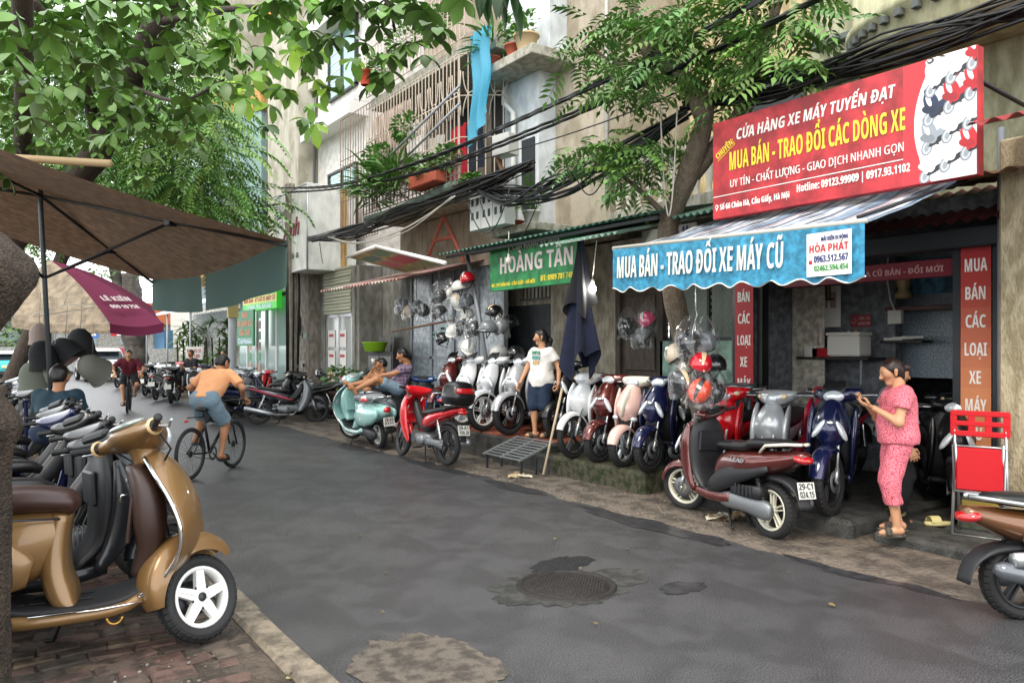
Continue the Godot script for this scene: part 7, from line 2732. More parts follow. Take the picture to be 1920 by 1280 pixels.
	# big leaved tree overhead: leaning trunk, rosettes of broad leaves
	t = thing("street_tree", "leaning dark trunked tree with broad rounded leaves over the umbrellas", "tree", p(-.3, .1, 9.5))
	q = MB.new()
	limb(q, [p(-0.16, 0.74, 15.49), p(-0.01, 1.96, 15.27), p(0.48, 3.41, 14.68), p(1.22, 4.2, 13.8), p(1.56, 4.73, 12.95), p(1.77, 5.38, 11.94), p(1.98, 5.94, 10.82), p(2.13, 6.38, 10.11)], .28, .16, .25)
	limb(q, [p(1.56, 4.73, 12.95), p(1.11, 5.53, 11.92), p(0.59, 5.99, 11.19)], .1, .06)
	limb(q, [p(0.48, 3.41, 14.68), p(0.55, 4.37, 13.04), p(0.5, 4.8, 11.24), p(0.4, 5.64, 9.48)], .12, .1)
	limb(q, [p(1.98, 5.94, 10.82), p(2.17, 5.42, 8.86), p(2.39, 4.94, 7.36), p(2.53, 4.5, 7.02)], .05, .02)
	limb(q, [p(2.1, 6.38, 10.13), p(2.42, 5.4, 7.46), p(2.81, 4.77, 6.09), p(2.96, 4.4, 5.98)], .05, .012)
	limb(q, [p(1.77, 5.38, 11.94), p(1.94, 4.58, 9.63), p(2.02, 4.34, 7.86)], .035, .012)
	wobj("trunk", q, dark, t)
	var ros := [p(2.49, 4.65, 7.05), p(2.54, 4.13, 6.77), p(2.41, 4.1, 7.1), p(2.31, 4.47, 7.42), p(2.21, 4.25, 7.61), p(2.07, 4.81, 7.83), p(2.21, 4.98, 7.61), p(2.4, 4.84, 7.23), p(2.54, 4.36, 6.89), p(2.05, 4.48, 7.96), p(1.9, 5.06, 8.19), p(1.72, 4.98, 8.56), p(1.22, 4.8, 7.93), p(0.91, 4.57, 7.91), p(0.63, 4.5, 7.61), p(0.39, 4.32, 7.54), p(0.24, 3.98, 7.4), p(1.06, 4.41, 8.41), p(1.29, 4.08, 8.37), p(1.51, 3.86, 8.22), p(1.09, 3.76, 8.27), p(0.69, 3.95, 8.31), p(0.42, 3.73, 8.01), p(0.25, 4.11, 6.66), p(0.57, 4.25, 7.9), p(0.71, 4.37, 6.83), p(1.39, 4.81, 7.57), p(1.86, 4.78, 8.71), p(2.92, 4.22, 6.01), p(2.85, 4.45, 6.06), p(3.05, 4.48, 5.68), p(2.77, 4.57, 6), p(2.83, 4.5, 5.71), p(2.2, 4.82, 6.76), p(2.43, 4.63, 6.35), p(2.55, 4.66, 6.15), p(3, 4.34, 4.98), p(1.34, 4.58, 8.1), p(0.14, 6.2, 11.99), p(0.26, 6.71, 13.61), p(0.26, 6.21, 13.49), p(0.14, 5.71, 13.45), p(0.28, 5.22, 12.87), p(0.13, 5.21, 13.83), p(0.29, 4.85, 14.08), p(0.42, 7.26, 14.11), p(0.4, 6.81, 14.12), p(0.48, 6.14, 13.46), p(0.5, 5.59, 12.71), p(0.67, 5.8, 14.67), p(0.37, 4.66, 11.7), p(0.38, 4.4, 12.18), p(0.82, 6.72, 12.61), p(0.79, 6.16, 12.39), p(0.92, 6.63, 14.25), p(0.76, 6.33, 14.73), p(0.82, 5.87, 14.56), p(0.79, 4.57, 11.41), p(0.7, 4.39, 12.08), p(1, 6.88, 12.61), p(1.1, 6.34, 12.05), p(1.1, 6.53, 14.12), p(0.95, 5.69, 12.52), p(0.98, 5.01, 11.03), p(1.04, 5.23, 13.55), p(1.21, 4.87, 13.93), p(1.27, 6.35, 11.56), p(1.1, 5.81, 10.82), p(1.14, 5.45, 10.92), p(1.27, 5.48, 11.81), p(1.44, 5.69, 13.15), p(1.35, 4.92, 12), p(1.27, 4.56, 12.05), p(1.84, 6.96, 12.63), p(1.85, 6.74, 12.62), p(1.73, 6.04, 11.97), p(1.63, 5.68, 12.04), p(1.58, 5.1, 11.59), p(1.84, 5.48, 13.24), p(1.63, 4.73, 11.8), p(1.99, 7.12, 12.53), p(1.93, 6.21, 11.59), p(2.13, 6.4, 12.79), p(2.11, 6.41, 13.66), p(1.75, 5.14, 11.35), p(2.1, 5.14, 12.32), p(1.92, 4.65, 11.6), p(2.5, 7.24, 12.9), p(2.45, 6.85, 12.81), p(2.49, 6.82, 13.4), p(2.22, 5.76, 11.88), p(2.17, 5.27, 11.3), p(2.35, 6.34, 10.32), p(2.71, 6.66, 12.14), p(2.76, 6.39, 12.59), p(2.41, 5.67, 11.13), p(2.53, 5.24, 11.54)]
	rosettes(t, ros)
	# dark drooping leaves at the very top
	t = thing("hanging_branch", "branch of long dark leaves hanging in from the top edge above the blue sheet", "branch", p(2.34, 3.83, 3.49))
	q = MB.new()
	limb(q, [p(2.34, 4.06, 3.49), p(2.33, 3.77, 3.5), p(2.34, 3.57, 3.49)], .02, .008)
	wobj("twig", q, dark, t)
	var bl := leaf_mesh(.24, .04, .35)
	for k in 13:
		var o := MeshInstance3D.new()
		o.name = "leaf"
		o.mesh = bl
		o.material_override = mat("leaf_dark", "1d3318", .6, 0, {"back": "22441a"})
		o.transform = Transform3D(Basis(Vector3.UP, k * 2.1) * Basis(Vector3(0, 0, 1), -1.15 + rr(-.3, .3)) * Basis.from_scale(Vector3.ONE * rr(.7, 1.1)), p(2.33, 3.63, 3.49) - t.position + Vector3(rr(-.1, .1), rr(-.02, .12), rr(-.1, .1)))
		t.add_child(o, true)
	# feathery tree beyond
	t = thing("street_tree", "feathery tree with drooping fronds of small leaflets further up the left pavement", "tree", p(.3, .1, 17))
	q = MB.new()
	limb(q, [p(.2, .1, 17), p(1.71, 4.26, 18.33), p(1.92, 5.47, 17.57), p(2.37, 6.6, 16.65), p(3.12, 7.44, 15.52)], .16, .08)
	limb(q, [p(2.37, 6.6, 16.65), p(3.12, 6.03, 15.52), p(3.73, 5.1, 14.48)], .05, .015)
	limb(q, [p(1.92, 5.47, 17.57), p(2.76, 4.99, 16.13), p(3.37, 4.42, 15.34)], .05, .015)
	limb(q, [p(1.92, 5.47, 17.57), p(2.58, 5.92, 16.75), p(3.23, 5.66, 16.05)], .05, .015)
	wobj("trunk", q, dark, t)
	ends = [p(2.09, 5.63, 16.24), p(2.47, 5.87, 15.73), p(2.85, 6.04, 15.34), p(3.21, 5.78, 14.84), p(3.45, 5.39, 14.67), p(3.56, 4.86, 14.36), p(3.72, 4.38, 14.25), p(3.17, 5.05, 14.63), p(2.79, 5.27, 15.01), p(2.42, 5.1, 15.4), p(2.05, 4.95, 15.9), p(1.82, 4.58, 16.19), p(2.26, 4.52, 15.51), p(2.62, 4.67, 15.01), p(3.01, 4.48, 14.74), p(3.32, 4.29, 14.52), p(2.77, 4.17, 15.39), p(3.36, 6.8, 15.96), p(3.44, 6.6, 15.9), p(3.29, 7.51, 16.62), p(2.94, 7.08, 16.86), p(3.71, 7.84, 16.69), p(2.76, 7.59, 17.6), p(2.21, 7.14, 17.98), p(1.67, 6.7, 18.36), p(1.12, 6.26, 18.75), p(1.73, 5.14, 17.1), p(1.4, 7.26, 18.56), p(0.58, 6.92, 19.13), p(0.8, 5.14, 17.75), p(3.32, 3.9, 14.52), p(2.38, 8.23, 18.48), p(1.72, 8.12, 18.94), p(3.58, 8.37, 17.03), p(1.05, 5.35, 17.57), p(2.59, 6.6, 16.5), p(0.31, 10.23, 24.2), p(0.25, 9.83, 24.73), p(0.04, 9.1, 25.12), p(-0.05, 7.5, 23.11), p(0.04, 6.85, 23.41), p(0.24, 5.74, 20.71), p(0.01, 5.14, 22.09), p(0.14, 4.96, 24.32), p(0.52, 10.12, 23.44), p(0.71, 8.59, 20.87), p(0.5, 8.78, 24.19), p(0.55, 7.45, 21.83), p(0.64, 7.05, 24.57), p(0.84, 5.9, 21.02), p(0.57, 5.19, 21.82), p(0.67, 4.39, 21.14), p(1.06, 9.08, 20.38), p(1.29, 8.9, 22.66), p(1.34, 7.69, 20.18), p(1.29, 7.55, 22.17), p(1.27, 6.94, 22.18), p(1.12, 6.1, 21.19), p(1.15, 5.64, 24.1), p(1.14, 4.65, 23.86), p(1.94, 9.82, 22.21), p(1.5, 8.23, 19.95), p(1.94, 8.65, 24.03), p(1.88, 8.06, 23.1), p(1.97, 6.82, 21.82), p(2.13, 6.43, 23.05), p(1.81, 5.35, 23.15), p(1.71, 4.4, 19.67), p(2.23, 9.58, 20.9), p(2.91, 9.63, 23.23), p(2.7, 8.93, 23.38), p(2.51, 7.51, 20.46), p(2.3, 6.51, 20), p(2.14, 5.55, 19.99), p(2.28, 5, 19.89), p(2.51, 5.18, 23.76), p(2.89, 8.88, 18.85), p(3.48, 9.5, 22.35), p(2.93, 7.74, 19.44), p(3.49, 8.19, 22.22), p(2.83, 6.52, 19.38), p(3.32, 6.4, 21.48), p(2.91, 5.31, 19.57), p(2.8, 4.52, 19.04), p(3.45, 9.18, 19.07), p(4.25, 9.9, 22.54), p(3.91, 8.42, 21.43), p(3.48, 7.17, 19.66), p(4.08, 7.21, 22.29), p(3.76, 6.37, 22.15), p(3.91, 5.61, 21.07), p(3.52, 4.45, 19.15), p(4.39, 7.64, 20.24), p(4.27, 6.53, 19.47), p(4.43, 6.05, 20.95), p(4.28, 5.39, 20.44), p(4.02, 4.39, 19.28), p(4.98, 7.74, 20.44), p(5, 7.08, 19.57), p(4.98, 6.28, 20.56), p(5.28, 5.68, 21.08), p(4.64, 4.5, 18.85)]
	var ff := frond_mesh(10, .8, .14, .03, .9)
	xs = scatter(ends, .78, 36, Vector2(.7, 1.15), .7)
	for x in xs.size():
		xs[x].origin -= t.position
	multi("crown", ff, lf, xs, greens(xs.size(), Color(.12, .26, .055), .45), t)
	# trees at the end of the street
	var tuft := leaf_mesh(.5, .13, .3)
	for e in [["broad pale green tree at the far end of the street", p(3.11, 3.85, 73.51), 4.5, 5.0, 0], ["dark green tree beyond the low orange roofed house", p(7.61, 4.83, 86.23), 5.5, 6.5, 0], ["green tree behind the white wall and awning", p(14.43, 7.7, 48.5), 2.4, 3.0, 1], ["tall green tree above the distant houses", p(15.06, 10.45, 74.91), 5, 7, 0], ["small green tree by the distant yellow house", p(11.79, 8.64, 40.57), 1.6, 1.8, 1]]:
		t = thing("far_tree", e[0], "tree", Vector3(e[1].x, 0, e[1].z))
		q = MB.new()
		limb(q, [Vector3.ZERO, Vector3(.2, e[1].y * .6, 0), Vector3(0, e[1].y + e[3] * .3, .2)], .28, .12)
		obj("trunk", q, dark, t)
		ends = []
		for i in 40:
			var v := Vector3(rng.randfn(0, .45), rng.randfn(0, .4), rng.randfn(0, .45))
			ends.append(Vector3(0, e[1].y, 0) + v * Vector3(e[2], e[3], e[2]))
		xs = scatter(ends, 1.3, 26, Vector2(.6, 1.3))
		multi("crown", tuft, lf, xs, greens(xs.size(), Color(.11, .22, .055), .45), t)
	t = thing("old_tree_trunk", "thick dark mottled tree trunk beside the far white wall", "tree", p(5.9, 0, 38))
	q = MB.new()
	limb(q, [p(5.9, 0, 38), p(5.95, 2, 38), p(5.7, 5, 38)], .5, .36, .3)
	limb(q, [p(5.9, 1.0, 38), p(5.5, 3, 38.2), p(5.0, 6, 38.4)], .3, .2, .3)
	wobj("trunk", q, mat("mottled_bark", "57514b", .9, 0, {"tex": TX.blot, "sc": Vector3(1, 1, 1)}), t)
	# dracaena clumps
	var dl := leaf_mesh(.6, .045, .7)
	for k in 3:
		t = thing("dracaena", ["left dracaena clump of arching strap leaves by the white wall", "middle spiky dracaena between the two larger clumps", "right dracaena clump behind the white post"][k], "plant", [p(7.44, 0.78, 35.08), p(8.25, 0.76, 35.73), p(7.74, 0.87, 31.21)][k], 0, "dracaena clumps by the white wall")
		q = MB.new()
		for i in 4:
			limb(q, [Vector3(i * .2 - .3, -.8, 0), Vector3(i * .25 - .38, 1.2, rr(-.2, .2))], .04, .03)
		obj("stem", q, bark, t)
		ends = []
		for i in 13:
			ends.append(Vector3(rr(-.55, .55), rr(-.3, [1.7, 2.1, 2.0][k]), rr(-.4, .4)))
		xs = []
		for e in ends:
			for i in 24:
				var an := rr(0, TAU)
				xs.append(Transform3D(Basis(Vector3.UP, an) * Basis(Vector3(0, 0, 1), rr(-.1, 1.2)) * Basis.from_scale(Vector3.ONE * rr(.6, 1.1)), e))
		multi("foliage", dl, lf, xs, greens(xs.size(), Color(.12, .24, .06)), t)
	# pots with plants by the mint scooter
	var pb := leaf_mesh(.16, .045, .4)
	for k in 3:
		t = pot("planter_tub", ["brown tub of leafy plants left of the mint scooter", "second brown tub beside the shop wall", "rusty drum of plants behind the fallen motorbike"][k], [p(6.89, 0.08, 14.81), p(7.49, 0.08, 18.1), p(6.93, 0.08, 17.4)][k] + [Vector3(.9, 0, -1.6), Vector3.ZERO, Vector3(.1, 0, .5)][k], .33, .6, mat("tub_brown", "4f3a2e", .8, 0, {"tex": TX.blot}))
		bush(t, Vector3(0, .85, 0), Vector3(.45, .35, .45), 110, pb, lf, .6)

func rosettes(t: Node3D, centres: Array):
	var lm := [leaf_mesh(.19, .054, .4, true), leaf_mesh(.22, .058, .6, true), leaf_mesh(.16, .05, .2, true)]
	var tones := []
	for c in ["44691f", "557d26", "6a9430", "3a5a1d", "86ac3c", "9cc048"]:
		tones.append(mat("broad_leaf_" + c, c, .45, 0, {"back": Color(c).lightened(.12).to_html(false)}))
	var n := 0
	var xs := []
	var cs := []
	for c in centres:
		for r in 6:
			var o: Vector3 = c + (Vector3(rng.randfn(0, .3), rng.randfn(0, .22), rng.randfn(0, .3)) if r else Vector3.ZERO)
			var tilt := Basis(Vector3(rr(-1, 1), 0, rr(-1, 1)).normalized(), rr(0, .7))
			for i in 6:
				var b := tilt * Basis(Vector3.UP, TAU * i / 6 + rr(-.3, .3)) * Basis(Vector3(0, 0, 1), rr(-.6, .15)) * Basis.from_scale(Vector3.ONE * rr(.65, 1.05))
				if n < 290:
					var l := MeshInstance3D.new()
					l.name = "leaf"
					l.mesh = lm[i % 3]
					l.material_override = tones[(rng.randi() % 4 if rng.randf() < .75 else 4 + rng.randi() % 2)] if rng.randf() > .015 else mat("orange_leaf", "c07a2a", .5)
					l.transform = Transform3D(b, o - t.position)
					t.add_child(l, true)
					n += 1
				else:
					xs.append(Transform3D(b, o - t.position))
					cs.append(Color(.07, .14, .025) * rr(.6, 2.0))
	multi("crown", lm[0], M.leaf, xs, cs, t)

# ---------- everything that is placed along the street ----------
func put(o: Node3D, label: String, x: float, y: float, u: float, yaw: float, lean := -4.0, group := "") -> Node3D:
	tag(o, label, String(o.get_meta("category")), group)
	o.position = p(x, y, u)
	o.rotation_degrees = Vector3(lean, yaw, 0)
	return o

func again(o: Node3D, label: String, x: float, y: float, u: float, yaw: float, paints := {}, group := "") -> Node3D:
	var c := copy(o, label, p(x, y, u), yaw, paints)
	if group: c.set_meta("group", group)
	else: c.remove_meta("group")
	return c

func bikes():
	var wr: Material = M.white_rim
	# gold scooter in front
	var gold := classic({"body": M.gold, "rims": wr, "inner": M.brown_plastic, "seat": M.brown_seat, "steer": 38, "ring": mat("ring_cream", "d9b98a", .3)})
	put(gold, "gold scooter with brown seat and white five spoke wheel at the kerb", .35, .115, 4.55, -12, -3)
	var mint := again(gold, "mint green scooter with a man's legs resting on it", 5.47, .04, 12.25, 90, {M.gold: M.mint, M.brown_seat: M.grey_seat, M.brown_plastic: M.mint, M.ring_cream: M.chrome})
	for k in mint.get_children():
		if String(k.name).begins_with("number_plate"):
			lettering(k, "29-X3", Vector3(-1.038, .494, 0), .15, .05, M.black, true, 0, Basis(Vector3.UP, -PI / 2), .003)
			lettering(k, "0721", Vector3(-1.042, .428, 0), .15, .05, M.black, true, 0, Basis(Vector3.UP, -PI / 2), .003)
	# maroon scooter on its stand by the kerb
	var lead := scooter({"body": M.maroon, "R": .245, "p1": "29-C1", "p2": "024.15", "steer": 22, "rims": mat("cream_rim", "d6d3c0", .35, .2), "rail": M.cream, "pipe": M.steel, "nose": "lamps"})
	put(lead, "dark maroon scooter with black leg shield parked on its stand at the road edge", 5.83, .03, 4.82, 80, 3)
	lettering(lead, "LEAD", Vector3(-.36, .645, -.193), .17, .035, M.alloy, true, 0, Basis(Vector3.UP, PI) * Basis(Vector3(1, 0, 0), -.05) * Basis(Vector3(1, 0, 0), Vector3(.3, 1, 0), Vector3(0, 0, 1)))
	# red underbone with a top box
	var redb := underbone({"body": M.red, "spokes": "twin", "rims": M.darkmetal, "p1": "29-A1", "p2": "159.28", "steer": -10, "rail": M.plastic})
	put(redb, "red step through motorbike with black and red top box at the road edge", 5.42, .03, 10.0, 93, 4)
	var tb := thing("top_box", "black top box with a red reflector on the rack of the red motorbike", "top box", redb.position)
	tb.rotation = redb.rotation
	var q := MB.new()
	q.spine([[-.62, .98, 90, .1, .1, 3], [-.85, .98, 90, .2, .2, 3.4]], 0, 8, 1)
	q = MB.new()
	var R := []
	for s in [[.86, .15, .17], [.9, .19, .2], [1.0, .21, .22], [1.02, .2, .21], [1.1, .19, .2], [1.17, .14, .15], [1.19, .05, .06]]:
		var ring := []
		for i in 24:
			var a := TAU * i / 24
			ring.append(Vector3(-.80 + signf(cos(a)) * pow(absf(cos(a)), .6) * s[1], s[0] + .0, signf(sin(a)) * pow(absf(sin(a)), .6) * s[2]))
		R.append(ring)
	q.rings(R)
	obj("case", q, M.gloss_black, tb)
	q = MB.new()
	q.rings([R[4].map(func(v): return Vector3(-.82, 1.05, 0) + (v - Vector3(-.8, 1.05, 0)) * Vector3(1.0, .9, .86)), R[3].map(func(v): return Vector3(-.82, 1.06, 0) + (v - Vector3(-.8, 1.06, 0)) * Vector3(1.02, .9, .86))])
	obj("reflector", q, M.redlens, tb)
	# row on the green platform
	var g1 := "scooters parked nose out on the mossy platform"
	var under_w := underbone({"body": M.white_paint, "spokes": "twin", "rims": M.darkmetal, "steer": -14})
	put(under_w, "white step through motorbike, leftmost on the mossy platform", 6.8, .28, 7.84, 203, -4, g1)
	var ab := scooter({"body": M.maroon, "R": .25, "tw": .09, "rims": M.darkmetal, "steer": -14, "nose": "lamps"})
	put(ab, "maroon scooter second from the left on the mossy platform", 6.86, .28, 7.41, 203, -4, g1)
	var pink := scooter({"body": M.pink, "R": .235, "rims": M.alloy, "nose": "plain", "stripe": M.cream, "steer": -12, "head": M.cream, "lamp": "bar"})
	put(pink, "pale pink scooter with cream nose panel on the mossy platform", 6.86, .28, 6.98, 203, -4, g1)
	again(ab, "navy blue scooter with white lamps at the right of the mossy platform", 6.86, .28, 6.55, 203, {M.maroon: M.navy}, g1)
	again(ab, "dark grey scooter behind the hanging helmets", 7.6, .2, 6.05, 200, {M.maroon: M.grey_paint})
	again(ab, "black scooter parked inside by the mint wall", 7.55, .2, 6.4, 170, {M.maroon: M.gloss_black})
	# tall wheeled scooters on the red tiles
	var g2 := "tall scooters on the red tiled platform"
	var sh := scooter({"body": M.white_paint, "R": .30, "wb": 1.33, "tw": .095, "rims": wr, "steer": -16, "nose": "lamps", "visor": true, "trim": M.plastic, "wing": M.white_paint})
	put(sh, "white tall wheeled scooter, left of the two white ones on the red tiles", 6.93, .42, 10.75, 203, -4, g2)
	again(sh, "silver white tall wheeled scooter, right of the two on the red tiles", 6.95, .42, 10.15, 203, {M.white_paint: M.pearl}, g2)
	again(sh, "pale grey scooter with black front wheel beside the woman in white", 6.98, .42, 9.5, 203, {M.white_paint: M.silver, wr: M.gloss_black}, g2)
	again(sh, "dark maroon scooter at the left end of the red tiles", 7.0, .42, 11.5, 205, {M.white_paint: M.maroon}, g2)
	again(ab, "black scooter half hidden behind the woman in white", 7.3, .42, 8.75, 200, {M.maroon: M.gloss_black})
	again(ab, "dark blue scooter standing alone in front of the frosted panels", 6.6, .1, 11.9, 75, {M.maroon: M.blue})
	# shop 66 front row
	var g3 := "motorbikes parked in front of the open shop"
	again(under_w, "bright red motorbike in front of the left red banner", 6.92, .19, 5.62, 203, {M.white_paint: M.red}, g3)
	again(under_w, "silver motorbike in the middle of the shop front row", 6.86, .19, 5.0, 203, {M.white_paint: M.silver}, g3)
	again(sh, "navy blue scooter beside the woman in pink", 6.86, .19, 4.36, 207, {M.white_paint: M.navy, wr: M.darkmetal}, g3)
	again(under_w, "maroon motorbike behind the silver one in the shop", 7.9, .19, 5.0, 190, {M.white_paint: M.magenta})
	again(ab, "dark navy scooter deep inside the shop on the right", 8.4, .13, 3.5, 215, {M.maroon: M.navy})
	again(ab, "black scooter in the shop behind the woman in pink", 7.75, .13, 3.75, 215, {M.maroon: M.gloss_black})
	again(sh, "dark blue tall scooter at the right of the shop interior", 8.2, .13, 3.15, 205, {M.white_paint: M.navy, wr: M.darkmetal})
	again(under_w, "black motorbike at the back of the shop", 8.9, .13, 4.2, 205, {M.white_paint: M.gloss_black})
	# cut off scooter at the lower right
	var rs := scooter({"body": M.bronze, "R": .25, "tw": .115, "rims": M.darkmetal, "steer": 0, "panel": M.grey_paint, "pipe": M.grey_paint, "noplate": true, "k": -.075})
	put(rs, "bronze and grey scooter cut off by the lower right corner", 5.92, .0, 1.78, -32, -3)
	# road edge cluster further up
	var wave := underbone({"body": M.grey_paint, "accent": M.magenta, "spokes": "twin", "rims": M.darkmetal, "steer": -18, "fend": M.gloss_black, "head": M.gloss_black, "mirrors": true})
	put(wave, "grey and black motorbike with magenta stripes parked side on", 5.62, .02, 16.6, -14, -6)
	var cl := [
		[0, 4.95, 17.9, 20, M.navy, "navy and white scooter with its rear wheel out on the road"], [1, 6.3, 17.3, 150, M.gloss_black, "black motorbike tangled behind the magenta striped one"],
		[0, 5.9, 18.6, 170, M.white_paint, "white scooter in the tangle by the utility pole"], [1, 6.6, 18.2, 120, M.gloss_black, "black motorbike with a round helmet by the utility pole"],
		[1, 5.3, 19.4, 60, M.silver, "silver motorbike in the middle of the tangle"], [0, 6.4, 20.0, 205, M.red, "red scooter facing out by the glass shop"],
		[0, 5.6, 20.7, 215, M.gloss_black, "black scooter beside the red one by the glass shop"], [0, 5.0, 21.0, 70, M.silver, "silver scooter beside the white round pole"],
		[1, 6.2, 21.8, 200, M.grey_paint, "grey motorbike by the glass shop doors"], [0, 5.1, 22.6, 80, M.white_paint, "white scooter beyond the white round pole"],
		[1, 4.9, 24.6, 70, M.gloss_black, "black motorbike with chrome exhaust facing away on the right edge"], [0, 5.6, 25.0, 75, M.magenta, "red tailed scooter next to the seated man in black"],
		[1, 4.9, 26.6, 65, M.silver, "silver motorbike further up facing away"], [0, 5.5, 27.6, 65, M.white_paint, "white scooter with a red tail light further up"],
		[1, 5.0, 29.0, 65, M.gloss_black, "black motorbike near the end of the parked row"], [0, 5.4, 30.5, 65, M.silver, "silver scooter near the end of the parked row"],
		[1, 4.9, 32.0, 65, M.red, "red motorbike near the far tree trunk"], [0, 5.2, 33.6, 65, M.grey_paint, "grey scooter nearest the far tree trunk"], [1, 5.0, 35.2, 65, M.gloss_black, "last black motorbike before the far tree trunk"]]
	for c in cl:
		again(ab if c[0] == 0 else under_w, c[5], c[1], .03, c[2], c[3], {M.maroon: c[4], M.white_paint: c[4]}, "motorbikes parked along the right road edge")
	for k in 8:
		var cn: String = ["silver", "black", "white", "navy", "black", "grey", "red", "black"][k]
		var cm: Material = [M.silver, M.gloss_black, M.white_paint, M.navy, M.gloss_black, M.grey_paint, M.red, M.gloss_black][k]
		again(ab if k % 2 else under_w, cn + " motorbike in the second line behind the parked row, " + ["first", "second", "third", "fourth", "fifth", "sixth", "seventh", "eighth"][k] + " from the white post", 6.5 + rr(-.15, .2), .03, 23.0 + k * 1.45, rr(55, 80), {M.maroon: cm, M.white_paint: cm}, "motorbikes parked along the right road edge")
	again(sh, "white scooter that the man in the plaid shirt sits on", 6.05, .05, 12.35, 40, {})
	# left pavement row behind the gold scooter
	var dk := scooter({"body": M.dark_paint, "R": .25, "tw": .1, "rims": M.darkmetal, "steer": 30, "mirrors": false})
	put(dk, "dark grey scooter with black seat directly behind the gold one", .33, .11, 5.12, 4, -4, "dark motorbikes lined up on the left pavement")
	var du := underbone({"body": M.gloss_black, "spokes": "twin", "rims": M.darkmetal, "steer": 28})
	put(du, "black motorbike third in the left pavement row", .36, .11, 5.72, 3, -4, "dark motorbikes lined up on the left pavement")
	var names := ["fourth", "fifth", "sixth", "seventh", "eighth", "ninth", "tenth", "eleventh", "twelfth", "thirteenth", "fourteenth"]
	for k in 11:
		var src: Node3D = dk if k % 3 == 0 else du
		var col: Material = [M.gloss_black, M.navy, M.gloss_black, M.dark_paint, M.gloss_black, M.grey_paint, M.gloss_black, M.navy, M.gloss_black, M.silver, M.grey_paint][k]
		var cn: String = ["black", "navy", "black", "dark grey", "black", "grey", "black", "navy", "black", "silver", "grey"][k]
		again(src, cn + " motorbike " + names[k] + " in the left pavement row", .36 + rr(-.08, .06), .11, 6.35 + k * .62 + (2.2 if k > 3 else 0.0) + (0.6 if k > 6 else 0.0), rr(-2, 8), {M.dark_paint: col, M.gloss_black: col}, "dark motorbikes lined up on the left pavement")
	# bicycles
	bicycle("bicycle", "black bicycle ridden away by the man in the orange shirt", p(2.62, 0, 10.75), 46, M.black)
	bicycle("bicycle", "black bicycle ridden towards the viewer by the man in burgundy", p(3.3, 0, 22.2), 258, M.black)

